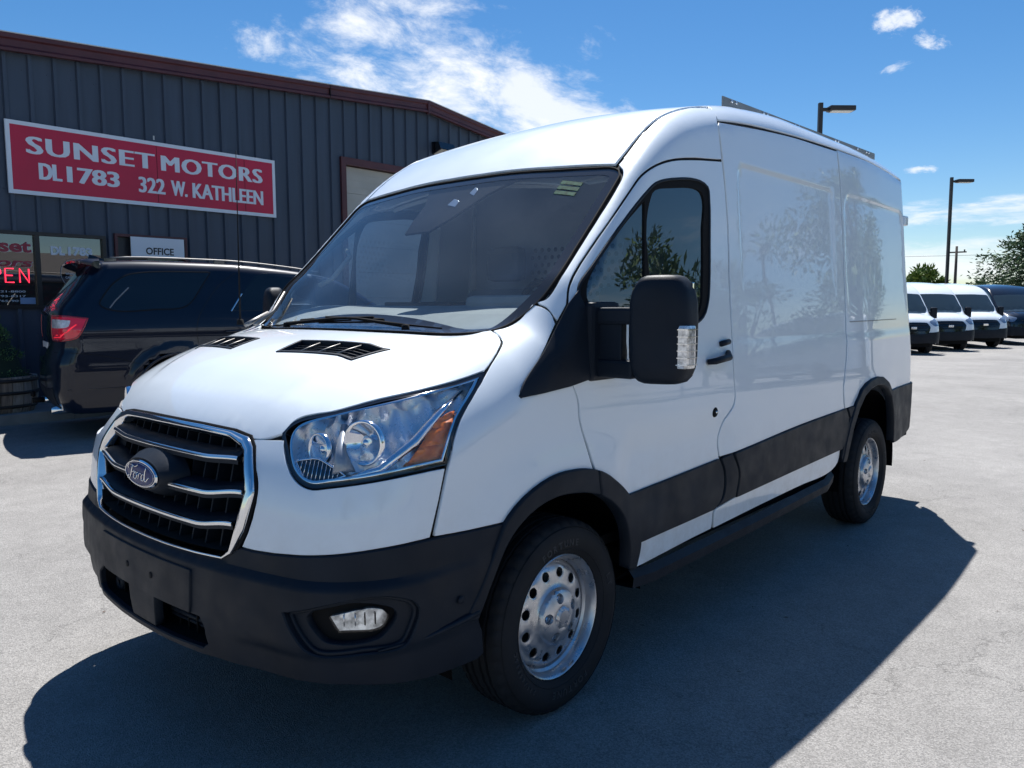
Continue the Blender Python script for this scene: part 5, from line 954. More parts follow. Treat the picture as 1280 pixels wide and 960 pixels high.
for s in (-1, 1):
    st = empty('seat', (1.02, s*.48, 0), parent=van)
    MB().box(-.30, .22, -.25, .25, .86, 1.0, .05).build('cushion', m_seat, st)
    MB().box(.14, .27, -.24, .24, .95, 1.56, .05, rot=Matrix.Rotation(R(10), 3, 'Y')).build('backrest', m_seat, st)
    MB().box(.24, .33, -.13, .13, 1.60, 1.80, .04).build('headrest', m_seat, st)
    hd = MB(); hd.tube([(.26, s*.84, 1.57), (.29, s*.77, 1.60), (.40, s*.76, 1.72), (.42, s*.82, 1.76)], .013, 8); hd.build('grab_handle', m_dash, van)
bk = MB(); bk.box(1.48, 1.50, -.90, .90, .55, 2.30); bulk = bk.build('bulkhead', m_bulk, van)
mb = MB()
for iy in range(-8, 9):
    for iz in range(9):
        y_ = iy*.05+(.025 if iz % 2 else 0); z_ = 1.44+iz*.043; mb.lathe([(0, -.0), (.014, 0.)], 6, 'x', c=(1.478, y_, z_))
        mb.lathe([(0, -.0), (.014, 0.)], 6, 'x', c=(1.478, y_+ (0), z_)) if False else None
tag(mb.build('perforation', m_void, bulk), kind='stuff')
mb = MB(); mb.box(-.2, 1.5, -.9, .9, .52, .56); mb.build('cab_floor', m_dark, van)
mb = MB(); mb.box(-.88, 4.3, -.60, .60, .34, .40); mb.box(.50, 2.72, -.93, .93, .40, .47); mb.box(3.85, 4.35, -.90, .90, .46, .50); mb.build('underbody', m_dark, van)
mb = MB(); mb.tube([(3.3, -.8, .36), (3.3, .8, .36)], .05, 10); mb.lathe([(0, -.14), (.12, -.08), (.15, 0), (.12, .08), (0, .14)], 16, 'y', c=(3.3, .12, .36)); mb.tube([(0, -.8, .33), (0, .8, .33)], .035, 8); mb.build('axle', m_dark, van)
hl_o = [(.50, 0), (.48, -.60), (.54, -.74), (1.0, -.76), (1.48, -.76), (1.48, .76), (1.0, .76), (.54, .74), (.48, .60)]
panel('headliner', 'top', hl_o, m_head, van, off=-.045, gap=0, thick=.01, res=.1, seam=False)
for s in (-1, 1):
    panel('pillar_trim', 'side', [(1.14, .60), (1.42, .60), (1.42, 2.22), (1.16, 2.20), (1.145, 1.5)], m_head, van, s, off=-.05, gap=0, thick=.01, res=.2, seam=False)
    panel('cantrail_trim', 'side', [(.50, 2.0), (.60, 2.12), (1.45, 2.22), (1.45, 2.02), (.70, 2.02)], m_head, van, s, off=-.05, gap=0, thick=.01, res=.2, seam=False)
    panel('door_card', 'side', [(.62, .62), (1.15, .60), (1.18, 1.34), (.12, 1.40), (.12, 1.0), (.45, .90)], m_dash, van, s, off=-.06, gap=0, thick=.01, res=.12, seam=False)
    panel('sun_visor', 'top', [(.52, s*.12), (.50, s*.60), (.64, s*.60), (.66, s*.12)], m_head, van, off=-.075, gap=0, thick=.02, res=.1, seam=False)
mb = MB(); mb.box(-.72, -.10, -.45, .45, .45, 1.00); mb.box(-.77, -.56, -.80, .80, .42, .92); mb.build('engine_and_light_baffle', m_dark, van)  # wide front box is an added baffle that stops sunlight leaking through the nose
for (x, y) in ((0, -.8685), (3.3, -.8685), (0, .8685), (3.3, .8685)): wheel(van, x, y, .3495)
flush_gaps('shut_line', van)
# ---------------------------------------------------------------- ground
def gz(x, y):
    return .05*float(sstep(3.6, 6.0, y))-.25*float(sstep(8, 24, x))
def asphalt_mat():
    m = bpy.data.materials.new('asphalt'); m.use_nodes = True; nt = m.node_tree; L = nt.links; N = nt.nodes.new; b = nt.nodes['Principled BSDF']
    tcn = N('ShaderNodeTexCoord'); 
    def nz(s, d, r=.6, mp=None):
        n = N('ShaderNodeTexNoise'); n.inputs['Scale'].default_value = s; n.inputs['Detail'].default_value = d; n.inputs['Roughness'].default_value = r; L.new(tcn.outputs['Object'], n.inputs['Vector']); return n.outputs['Fac']
    def mr(v, a, b_, c, d):
        n = N('ShaderNodeMapRange'); L.new(v, n.inputs['Value']); n.inputs['From Min'].default_value = a; n.inputs['From Max'].default_value = b_; n.inputs['To Min'].default_value = c; n.inputs['To Max'].default_value = d; return n.outputs[0]
    def mul(a, b_, op='MULTIPLY'):
        n = N('ShaderNodeMath'); n.operation = op
        for i, v in enumerate((a, b_)):
            if isinstance(v, (int, float)): n.inputs[i].default_value = v
            else: L.new(v, n.inputs[i])
        return n.outputs[0]
    vo = N('ShaderNodeTexVoronoi'); vo.inputs['Scale'].default_value = 185; L.new(tcn.outputs['Object'], vo.inputs['Vector'])
    vo2 = N('ShaderNodeTexVoronoi'); vo2.inputs['Scale'].default_value = 320; L.new(tcn.outputs['Object'], vo2.inputs['Vector'])
    sp = N('ShaderNodeSeparateColor'); L.new(vo.outputs['Color'], sp.inputs[0])
    stone = mr(sp.outputs[0], 0, 1, .74, 1.26); grain = mr(nz(300, 3), .3, .7, .80, 1.20); patch = mr(nz(.45, 7, .7), .3, .7, .80, 1.14); mid = mr(nz(6, 5), .3, .7, .92, 1.08)
    f = mul(mul(stone, grain), mul(patch, mid)); 
    stn = mr(nz(1.7, 8, .75), .60, .72, 1.0, .80); f = mul(f, stn)
    # hairline cracks
    cr = N('ShaderNodeTexVoronoi'); cr.feature = 'DISTANCE_TO_EDGE'; cr.inputs['Scale'].default_value = .32
    wn_ = N('ShaderNodeTexNoise'); wn_.inputs['Scale'].default_value = 1.6; wn_.inputs['Detail'].default_value = 8; wn_.inputs['Roughness'].default_value = .7; L.new(tcn.outputs['Object'], wn_.inputs['Vector'])
    mxv = N('ShaderNodeVectorMath'); mxv.operation = 'MULTIPLY_ADD'; L.new(wn_.outputs['Color'], mxv.inputs[0]); mxv.inputs[1].default_value = (1.1, 1.1, 0); L.new(tcn.outputs['Object'], mxv.inputs[2]); L.new(mxv.outputs[0], cr.inputs['Vector'])
    crk = mr(cr.outputs['Distance'], .0, .0020, .70, 1.0); f = mul(f, crk)
    cm = N('ShaderNodeMix'); cm.data_type = 'RGBA'; cm.blend_type = 'MULTIPLY'; cm.inputs['Factor'].default_value = 1; cm.inputs['A'].default_value = (.256, .247, .236, 1)
    cc = N('ShaderNodeCombineColor'); [L.new(f, cc.inputs[i]) for i in range(3)]; L.new(cc.outputs[0], cm.inputs['B']); L.new(cm.outputs['Result'], b.inputs['Base Color'])
    b.inputs['Roughness'].default_value = .85; b.inputs['Specular IOR Level'].default_value = .3
    hh = mul(mul(vo.outputs['Distance'], 1.0), mul(vo2.outputs['Distance'], .45), 'ADD'); hh = mul(hh, mul(crk, 1.5), 'ADD')
    bp = N('ShaderNodeBump'); bp.inputs['Distance'].default_value = .0026; bp.inputs['Strength'].default_value = 1.; L.new(hh, bp.inputs['Height']); L.new(bp.outputs[0], b.inputs['Normal'])
    return m
m_asph = asphalt_mat()
gxs = list(np.arange(-20, 44, 1.0)); gys = list(np.arange(-22, 12, 1.0))
gxs = [-1200, -300, -80, -40]+gxs+[60, 100, 200, 500, 1200]; gys = [-1200, -300, -80, -40]+gys+[13, 20, 40, 80, 200, 500, 1200]
vs = [(x, y, gz(x, y)) for y in gys for x in gxs]; nx = len(gxs); fs = [(j*nx+i, j*nx+i+1, (j+1)*nx+i+1, (j+1)*nx+i) for j in range(len(gys)-1) for i in range(nx-1)]
tag(MB().add(vs, fs, True).build('asphalt_ground', m_asph, fix=False), kind='structure')
# leaf litter and grit on the tarmac
mb = MB()
for k in range(130):
    x = RNG.uniform(-2.5, 8); y = RNG.uniform(-2.8, 6.5); s_ = RNG.uniform(.006, .016); a = RNG.uniform(0, 6.28); z = gz(x, y)+.004
    mb.add([(x+s_*math.cos(a), y+s_*math.sin(a), z), (x-s_*.3*math.sin(a), y+s_*.3*math.cos(a), z+.003), (x-s_*math.cos(a), y-s_*math.sin(a), z), (x+s_*.3*math.sin(a), y-s_*.3*math.cos(a), z+.001)], [(0, 1, 2, 3)])
tag(mb.build('leaf_litter', mat('dry_leaf', (.09, .05, .03), .8), fix=False), kind='stuff')

# ---------------------------------------------------------------- building
BA = R(2.1); BO = (1.515, 9.285, 0.)
m_wall = mat('corrugated_paint', (.044, .060, .092), .45, var=.14, vscale=2.2, stretch=(3, 3, .25), rvar=.06, bump=.0015, bscale=3)
m_trim = mat('maroon_trim', (.085, .022, .026), .45, var=.15, vscale=3)
m_bframe = mat('bronze_frame', (.035, .030, .028), .4, .3)
m_int = mat('dark_interior', (.02, .021, .024), .9)
m_wglass = glass('shop_glass', (.30, .33, .34), .0, ior=2.5)
m_conc = mat('concrete', (.26, .25, .24), .85, var=.18, vscale=4, bump=.001, bscale=120)
bld = empty('metal_building', BO, BA)
tag(bld, 'dark blue grey corrugated metal workshop with maroon roof trim', 'building')
ZB = .17; XL, XR_, DEP = -9.0, 15.2, 13.0; PK = 7.36
def roofz(s): return 5.32+(s-PK)*(.0745 if s < PK else -.117)
OPEN = [(-3.05, 1.00, 1.44, 2.46), (1.13, 2.22, ZB, 2.51), (5.27, 9.3, ZB, 4.08)]   # s0,s1,z0,z1
def rib(s):   # outward offset of the sheet at s
    q = (s % .3048)/.3048
    return .030*(1 if .42 < q < .58 else 0)
bpts = []
s0 = math.floor(XL/.3048)*.3048
k = 0
sheets = {}
while True:
    base = s0+k*.3048
    if base > XR_: break
    for q, o_ in ((0, 0), (.385, 0), (.43, .036), (.57, .036), (.615, 0)): bpts.append((base+q*.3048, o_))
    k += 1
def offat(s):
    for (a, oa), (b, ob) in zip(bpts[:-1], bpts[1:]):
        if a <= s <= b: return oa+(ob-oa)*(s-a)/(b-a) if b > a else oa
    return 0
extra_s = [(e, offat(e)) for op in OPEN for e in op[:2]]+[(PK, offat(PK))]
allp = sorted(bpts+extra_s); SW = .9144
nsh = int((XR_-s0)/SW)+1
for q in range(nsh):
    a, b = s0+q*SW, s0+(q+1)*SW
    pp = [p_ for p_ in allp if a-1e-6 <= p_[0] <= b+1e-6]
    if len(pp) < 2: continue
    mb = MB()
    for (sa, oa), (sb_, ob) in zip(pp[:-1], pp[1:]):
        if sb_-sa < 1e-6: continue
        mid = (sa+sb_)/2; segs = [(ZB, None)]
        for (o0, o1, z0, z1) in OPEN:
            if o0 < mid < o1: segs = [(ZB, z0)] if z0 > ZB+.01 else []; segs.append((z1, None))
        for z0, z1 in segs:
            ta = roofz(sa)-.02 if z1 is None else z1; tb = roofz(sb_)-.02 if z1 is None else z1
            mb.add([(sa, -oa, z0), (sb_, -ob, z0), (sb_, -ob, tb), (sa, -oa, ta)], [(0, 1, 2, 3)])
    if mb.f: mb.build('wall_panel', m_wall, bld, fix=False)
    # row of fasteners
mb = MB()
for k in range(int((XR_-XL)/.3048)):
    s_ = s0+(k+.2)*.3048
    for z_ in (1.1, 3.0, 4.55):
        if any(o0-.1 < s_ < o1+.1 and z0-.05 < z_ < z1+.05 for o0, o1, z0, z1 in OPEN): continue
        mb.lathe([(0, .006), (.008, .004), (.008, 0)], 6, 'y', c=(s_, 0, z_))
tag(mb.build('wall_screw', m_wall, bld), kind='stuff')
# other walls, roof, base
mb = MB(); mb.box(XL, XL+.1, .06, DEP, ZB-.2, 4.0); mb.box(XR_-.1, XR_, .06, DEP, ZB-.2, 4.2); mb.box(XL, XR_, DEP-.1, DEP, ZB-.2, 4.05); mb.build('side_wall', m_wall, bld)
mb = MB()
for a, b in ((XL-.05, PK), (PK, XR_+.05)): mb.add([(a, -.08, roofz(a)+.05), (b, -.08, roofz(b)+.05), (b, DEP, roofz(b)+.05), (a, DEP, roofz(a)+.05), (a, -.08, roofz(a)+.0), (b, -.08, roofz(b)+.0), (b, DEP, roofz(b)+.0), (a, DEP, roofz(a)+.0)], [(0, 1, 2, 3), (4, 5, 6, 7), (0, 1, 5, 4), (1, 2, 6, 5), (2, 3, 7, 6), (3, 0, 4, 7)])
mb.build('roof', mat('galvanised_roof', (.42, .42, .41), .4, .5), bld)
for nm, (a, b) in (('rake_trim', (XL-.05, PK-.003)), ('rake_trim', (PK+.003, XR_+.05))):
    for (y0, y1, d0, d1) in ((-.135, -.08, -.03, .185), (-.150, -.135, .02, .06), (-.150, -.135, -.13+.26, .165)):
        pass
    mb = MB(); pr = [(-.080, .185), (-.150, .185), (-.150, .130), (-.125, .110), (-.125, .03), (-.150, .0), (-.150, -.035), (-.080, -.035)]
    n = len(pr); vs = [(a, y, roofz(a)+z) for y, z in pr]+[(b, y, roofz(b)+z) for y, z in pr]; mb.add(vs, [tuple(range(n)), tuple(range(n, 2*n))[::-1]]+[(i, (i+1) % n, (i+1) % n+n, i+n) for i in range(n)]); mb.build(nm, m_trim, bld)
    mb = MB(); mb.add([(a, -.16, roofz(a)+.186), (b, -.16, roofz(b)+.186), (b, .02, roofz(b)+.196), (a, .02, roofz(a)+.196), (a, -.16, roofz(a)+.199), (b, -.16, roofz(b)+.199), (b, .02, roofz(b)+.206), (a, .02, roofz(a)+.206)], [(0, 1, 2, 3), (4, 5, 6, 7), (0, 1, 5, 4), (1, 2, 6, 5), (2, 3, 7, 6), (3, 0, 4, 7)]); mb.build('roof_edge', mat('roof_edge_white', (.6, .6, .58), .5) if 'roof_edge_white' not in bpy.data.materials else bpy.data.materials['roof_edge_white'], bld)
MB().box(PK-.03, PK+.03, -.157, -.08, roofz(PK)-.06, roofz(PK)+.17).build('trim_cap', m_trim, bld)
MB().box(4.93, 4.945, -.153, -.10, roofz(4.9)-.03, roofz(4.9)+.18).build('trim_joint', m_dark, bld)
# paint chips
for (s_, z_, h_) in ((.45, 4.09, .09), (1.35, 4.07, .10), (1.78, 3.95, .06)):
    MB().box(s_, s_+.022, -.0025, .0, z_-h_/2, z_+h_/2).build('paint_chip', mat('chip', (.55, .55, .53), .8) if 'chip' not in bpy.data.materials else bpy.data.materials['chip'], bld)
# room behind the openings
mb = MB(); mb.box(-3.3, 2.6, 3.0, 3.1, ZB, 3.0); mb.box(-3.3, 2.6, .06, 3.0, 2.8, 2.9); mb.box(-3.4, -3.3, .06, 3.0, ZB, 2.9); mb.box(2.6, 2.7, .06, 3.0, ZB, 2.9); mb.build('office_room', m_int, bld)
# window: two visible panes and one left of frame
def frame(mb, a, b, z0, z1, t, y0, y1):
    mb.box(a, b, y0, y1, z1-t, z1); mb.box(a, b, y0, y1, z0, z0+t); mb.box(a, a+t, y0, y1, z0+t, z1-t); mb.box(b-t, b, y0, y1, z0+t, z1-t)
wf = MB(); frame(wf, -3.05, 1.00, 1.44, 2.46, .045, -.045, .05); 
win = wf.build('shop_window', m_bframe, bld)
for (a, b) in ((-1.30, -1.24), (.075, .135)): MB().box(a, b, -.04, .05, 1.486, 2.414).build('mullion', m_bframe, win)
for (a, b) in ((-3.0, -1.30), (-1.24, .075), (.135, .955)): MB().box(a, b, .0, .008, 1.486, 2.414).build('pane', m_wglass, win)
m_lett = mat('window_letter_white', (.62, .66, .72), .6); m_lred = mat('window_letter_red', (.32, .03, .05), .5)
def wall_text(txt, s0_, z0_, w, h, m, parent, name, y=-.004, ext=.0015, bold=0., shear=0., space=1., heavy=0.):
    me = fit_text(text_mesh(txt, .2, bold, ext, shear=shear, space=space), w, h)
    if heavy:
        q = MB()
        for k, dx in enumerate((-heavy, 0, heavy)): q.add([(v.co.x*(1-2*heavy/w)+heavy+dx, v.co.y, v.co.z+k*.0006) for v in me.vertices], [tuple(f.vertices) for f in me.polygons])
        o_ = q.build('text'); me = o_.data; bpy.data.objects.remove(o_)
    me.materials.append(m)
    o = link(name, me, None, parent, loc=(s0_, y, z0_), rot=(R(90), 0, 0)); return o
# serif faces are approximated with a bold cut
for dx, mm in ((.006, m_lett), (0, m_lred)):
    wall_text("Sunset", -.80, 2.18-dx*.6, .84+dx*1.5, .17, mm, win, 'window_lettering', y=-.004-(.003 if dx == 0 else 0), bold=.006)
    wall_text("Motors", -.92, 1.99-dx*.5, .96+dx*1.5, .115, mm, win, 'window_lettering', y=-.004-(.003 if dx == 0 else 0), bold=.005, shear=.2)
for t_, a_, b_ in (("DL", .28, .46), ("1783", .50, .82)): wall_text(t_, a_, 2.165, b_-a_, .12, m_lett, win, 'window_lettering', bold=.010)
for k, t in enumerate(("(208)-221-8800", "(208)-793-8317", "(208)-765-9017")): wall_text(t, -.62, 1.645-k*.062, .56, .034, m_lett, win, 'phone_number', bold=.001)
MB().box(-.13, .055, -.006, -.002, 1.50, 1.585).build('card_decal', mat('card_blue', (.20, .30, .48), .6), win)
mb = MB(); cpts = [(.56+.17*math.cos(a), -.006, 1.92+.19*math.sin(a)) for a in np.linspace(0, 2*math.pi, 30)]; mb.tube(cpts, .004, 4); mb.build('round_decal', mat('decal_grey', (.35, .38, .42), .6), win)
for k, t in enumerate(("WHOLESALE", "CARS & VANS")): wall_text(t, .45, 1.90-k*.05, .22, .03, m_lett, win, 'round_decal_text')
# neon sign
neon = empty('neon_sign', BO, BA); tag(neon, 'glowing red neon OPEN sign behind the shop window glass', 'sign')
MB().box(-.66, .06, .020, .030, 1.745, 2.005).build('backing', mat('neon_back', (.01, .01, .012), .4), neon)
m_neon = mat('neon_red', (.8, .02, .05), .4, emit=(1., .03, .07), est=1.2)
def neon_letter(pts): MB().tube([(x, -.012, z) for x, z in pts], .0075, 6).build('letter', m_neon, neon)
nz0, nz1 = 1.785, 1.965
neon_letter([(-.60+.075*math.cos(a)+.03, 1.875+.09*math.sin(a)) for a in np.linspace(0, 2*math.pi, 20)])
neon_letter([(-.46, nz0), (-.46, nz1), (-.37, nz1), (-.345, nz1-.03), (-.345, 1.90), (-.37, 1.875), (-.46, 1.875)])
neon_letter([(-.19, nz0), (-.29, nz0), (-.29, nz1), (-.19, nz1)]); neon_letter([(-.29, 1.875), (-.205, 1.875)])
neon_letter([(-.12, nz0), (-.12, nz1), (-.01, nz0), (-.01, nz1)])
mb = MB(); mb.tube([(-.64, -.012, 1.755), (.045, -.012, 1.755), (.045, -.012, 1.995), (-.64, -.012, 1.995), (-.64, -.012, 1.755)], .0025, 5); mb.build('border', m_bframe, neon)
# office door with maroon frame
df = MB(); df.box(1.13, 1.17, -.04, .06, ZB, 2.51); df.box(2.18, 2.22, -.04, .06, ZB, 2.51); df.box(1.17, 2.18, -.04, .06, 2.47, 2.51); dfo = df.build('door_frame', m_trim, bld)
MB().box(1.17, 2.18, .03, .055, ZB, 2.47, .004).build('door_leaf', mat('door_dark', (.03, .03, .034), .4), dfo)
MB().box(1.62, 2.10, .024, .031, 1.1, 2.3).build('door_window', m_gloss, dfo)
os_ = empty('office_sign', BO, BA); tag(os_, 'white OFFICE sign mounted above the doorway beside the window', 'sign')
MB().box(1.34, 2.15, -.075, -.055, 2.18, 2.475, .003).build('board', mat('sign_white', (.72, .74, .78), .4), os_)
wall_text("OFFICE", 1.555, 2.225, .425, .105, mat('sign_black', (.01, .01, .012), .5), os_, 'lettering', y=-.077, bold=.004)
# garage door
gf = MB(); gf.box(5.22, 5.33, -.05, .06, ZB, 4.15); gf.box(9.24, 9.35, -.05, .06, ZB, 4.15); gf.box(5.33, 9.24, -.05, .06, 4.02, 4.15); gfo = gf.build('garage_frame', m_trim, bld)
m_gd = mat('garage_paint', (.40, .39, .35), .55, var=.08, vscale=2)
for k in range(8):
    z0 = ZB+.48*k
    if z0 < 4.02:
        mb = MB(); z1 = min(z0+.476, 4.018); mb.box(5.33, 9.24, .062, .10, z0, z1, .002)
        for r_ in range(1, 4): mb.box(5.33, 9.24, .058, .063, z0+.12*r_-.004, min(z0+.12*r_+.004, z1))
        mb.build('garage_panel', m_gd, gfo)
MB().box(9.5, 9.6, -.06, 0, ZB, 4.9).build('downpipe', m_trim, bld)
# big red sign
sg = empty('shop_sign', BO, BA); tag(sg, 'long red SUNSETMOTORS sign with white border and lettering', 'sign')
m_red = mat('sign_red', (.55, .008, .050), .32, var=.06, vscale=2); m_sw = mat('sign_letter', (.72, .76, .82), .4)
MB().box(-.19, 3.80, -.062, -.040, 2.95, 3.87).build('panel', m_red, sg)
mb = MB(); frame(mb, -.20, 3.81, 2.94, 3.88, .052, -.066, -.038); mb.build('border', m_sw, sg)
for s_ in (1.79, 3.24): MB().box(s_-.003, s_+.003, -.0635, -.061, 3.0, 3.83).build('joint', m_dark, sg)
pos = .10
wall_text("SUNSET", .03, 3.475, 1.73, .225, m_sw, sg, 'lettering', y=-.064, bold=0, space=1.10, heavy=.018)
wall_text("MOTORS", 1.85, 3.475, 1.72, .225, m_sw, sg, 'lettering', y=-.064, bold=0, space=1.10, heavy=.018)
for t_, a_, b_ in (("DL", .17, .46), ("1783", .52, 1.23)): wall_text(t_, a_, 3.155, b_-a_, .215, m_sw, sg, 'lettering', y=-.064, bold=.002, heavy=.013)
for t_, a_, b_ in (("322", 1.50, 1.90), ("W.", 1.99, 2.25), ("KATHLEEN", 2.33, 3.57)): wall_text(t_, a_, 3.125, b_-a_, .225, m_sw, sg, 'lettering', y=-.064, bold=.0015, heavy=.009)
# flood light
fl = empty('wall_light', (BO[0]+7.78*math.cos(BA), BO[1]+7.78*math.sin(BA), 4.62), BA); tag(fl, 'dark wall pack light above the garage door', 'light')
mb = MB(); mb.add([(-.22, 0, -.10), (.22, 0, -.10), (.22, 0, .14), (-.22, 0, .14), (-.22, -.26, -.02), (.22, -.26, -.02), (.22, -.20, .12), (-.22, -.20, .12)], [(0, 1, 2, 3), (4, 5, 6, 7), (0, 1, 5, 4), (1, 2, 6, 5), (2, 3, 7, 6), (3, 0, 4, 7)]); mb.build('housing', m_gloss, fl)
MB().add([(-.19, -.02, -.102), (.19, -.02, -.102), (.19, -.25, -.028), (-.19, -.25, -.028)], [(0, 1, 2, 3)]).build('lens', mat('lamp_lens', (.6, .58, .52), .3), fl, fix=False)
# kerb and pavement
pv = MB(); cb = math.cos(BA); sb2 = math.sin(BA)
def bw(s_, y, z): return (BO[0]+s_*cb-y*sb2, BO[1]+s_*sb2+y*cb, z)
def bbox(mb, s0_, s1_, y0, y1, z0, z1): mb.add([bw(s0_, y0, z0), bw(s1_, y0, z0), bw(s1_, y1, z0), bw(s0_, y1, z0), bw(s0_, y0, z1), bw(s1_, y0, z1), bw(s1_, y1, z1), bw(s0_, y1, z1)], [(0, 1, 2, 3), (4, 5, 6, 7), (0, 1, 5, 4), (1, 2, 6, 5), (2, 3, 7, 6), (3, 0, 4, 7)])
walk = empty('pavement', (0, 0, 0)); tag(walk, kind='structure')
kx = -9.0
while kx < 4.9:
    mb = MB(); bbox(mb, kx+.003, kx+1.5-.003, -1.02, .10, -.02, .17); mb.build('slab', m_conc, walk)
    mb = MB(); bbox(mb, kx+.003, kx+1.5-.003, -1.18, -1.026, -.02, .175); mb.build('kerb', m_conc, walk); kx += 1.5
# ---------------------------------------------------------------- barrel planter and its shrub
def barrel(x, y, z, r, h):
    t = empty('barrel_planter', (x, y, z)); tag(t, 'weathered half barrel planter standing against the shop wall', 'planter')
    ms = [mat('stave_wood_%s' % w_, c_, .8, var=.35, vscale=5, stretch=(6, 6, .6), bump=.002, bscale=12) for w_, c_ in (('grey', (.26, .23, .21)), ('brown', (.20, .16, .13)), ('pale', (.31, .28, .25)))]
    n = 22; pr = [(0, .88), (.25, .96), (.55, 1.0), (.85, .995), (1., .98)]
    for k in range(n):
        a0, a1 = 2*math.pi*k/n+.012, 2*math.pi*(k+1)/n-.012; rr_ = r*(1+RNG.uniform(-.008, .008)); vs = []
        for hz, f_ in pr:
            for (a, q) in ((a0, 1), (a1, 1), (a1, .90), (a0, .90)): vs.append((rr_*f_*q*math.cos(a), rr_*f_*q*math.sin(a), h*hz))
        m_ = len(pr); fs = [(j*4+i, j*4+(i+1) % 4, (j+1)*4+(i+1) % 4, (j+1)*4+i) for j in range(m_-1) for i in range(4)]+[(0, 1, 2, 3), tuple(range(4*m_-4, 4*m_))[::-1]]
        MB().add(vs, fs).build('stave', ms[k % 3], t)
    for hz, f_ in ((.18, .935), (.56, 1.0), (.90, .995)):
        mb = MB(); mb.lathe([(r*f_*1.0, h*hz-.02), (r*f_*1.015, h*hz-.02), (r*f_*1.018, h*hz+.02), (r*f_*1.0, h*hz+.02)], 44, 'z'); mb.build('hoop', mat('hoop_iron', (.05, .045, .045), .6, .5) if 'hoop_iron' not in bpy.data.materials else bpy.data.materials['hoop_iron'], t)
    MB().lathe([(0, h*.9), (r*.9, h*.9)], 24, 'z').build('soil', mat('soil', (.03, .02, .015), .95), t, fix=False)
    return t
barrel(.86, 8.70, .17, .48, .44)
def leaf_mat(name, c, c2):
    m = mat(name, c, .55); nt = m.node_tree; b = nt.nodes['Principled BSDF']; g = nt.nodes.new('ShaderNodeNewGeometry'); r_ = nt.nodes.new('ShaderNodeValToRGB')
    r_.color_ramp.elements[0].color = (*c, 1); r_.color_ramp.elements[1].color = (*c2, 1); nt.links.new(g.outputs['Random Per Island'], r_.inputs[0]); nt.links.new(r_.outputs[0], b.inputs['Base Color'])
    b.inputs['Specular IOR Level'].default_value = .25; return m
def leaves(mb, c, r, n, size, flat=1., dens=1., out=None, long=1.6):
    for _ in range(n):
        d = RNG.normal(size=3); d /= np.linalg.norm(d); q = RNG.uniform(0, 1)**.45
        p_ = np.array(c)+d*q*np.array([r, r, r*flat]); a = RNG.normal(size=3); a /= np.linalg.norm(a)
        if out is not None: a = a*.6+d*.8+np.array([0, 0, .1]); a /= np.linalg.norm(a)
        b = np.cross(a, RNG.normal(size=3)); b /= np.linalg.norm(b)+1e-9; s_ = size*RNG.uniform(.6, 1.3); a = a*s_*long; b = b*s_*.5
        mb.add([p_-a*.5, p_+b*.5, p_+a*.5, p_-b*.5], [(0, 1, 2, 3)])
m_spruce = leaf_mat('spruce_needles', (.05, .12, .045), (.11, .20, .08)); m_bark = mat('bark', (.07, .055, .045), .9, var=.3, vscale=8, bump=.01, bscale=14, stretch=(3, 3, .6))
sh = empty('cone_shrub', (.86, 8.70, .57)); tag(sh, 'dwarf conical evergreen shrub growing in the barrel planter', 'shrub')
mb = MB(); mb.tube([(0, 0, -.03), (0, 0, .75)], [.03, .008], 6); mb.build('stem', m_bark, sh)
mb = MB()
for k in range(5200):
    z_ = RNG.uniform(0, 1)**1.25; rad = .43*(1-z_)**.80*(.82+.18*math.sin(z_*23+RNG.uniform(0, 1.2)))*(1-.10*math.exp(-z_*9)); a = RNG.uniform(0, 6.283); q = RNG.uniform(.72, 1.03); bumpv = 1+.07*math.sin(a*5+z_*9)+.05*math.sin(a*11-z_*17)
    c_ = np.array([rad*q*bumpv*math.cos(a), rad*q*bumpv*math.sin(a), z_*.93+.01]); d = np.array([math.cos(a), math.sin(a), .6])+RNG.normal(size=3)*.5; d /= np.linalg.norm(d); b = np.cross(d, RNG.normal(size=3)); b /= np.linalg.norm(b); s_ = RNG.uniform(.018, .038)
    mb.add([c_, c_+d*s_*.5+b*s_*.22, c_+d*s_, c_+d*s_*.5-b*s_*.22], [(0, 1, 2, 3)])
mb.build('foliage', m_spruce, sh, fix=False)
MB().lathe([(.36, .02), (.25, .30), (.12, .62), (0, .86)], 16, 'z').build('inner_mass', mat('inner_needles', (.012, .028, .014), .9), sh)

# ---------------------------------------------------------------- dark suv
suv = empty('parked_suv', (.905, 7.125, .10), R(-13.5)); tag(suv, 'black suv with red tail light parked before the shop', 'car')
m_sp = mat('suv_paint', (.003, .007, .019), .35, spec=.1, coat=.8, coatr=.02, bump=.0001, bscale=8)
m_sglass = mat('suv_glass', (.006, .010, .016), .05, coat=.3)
fsv = field_suv
sb_ = MB()
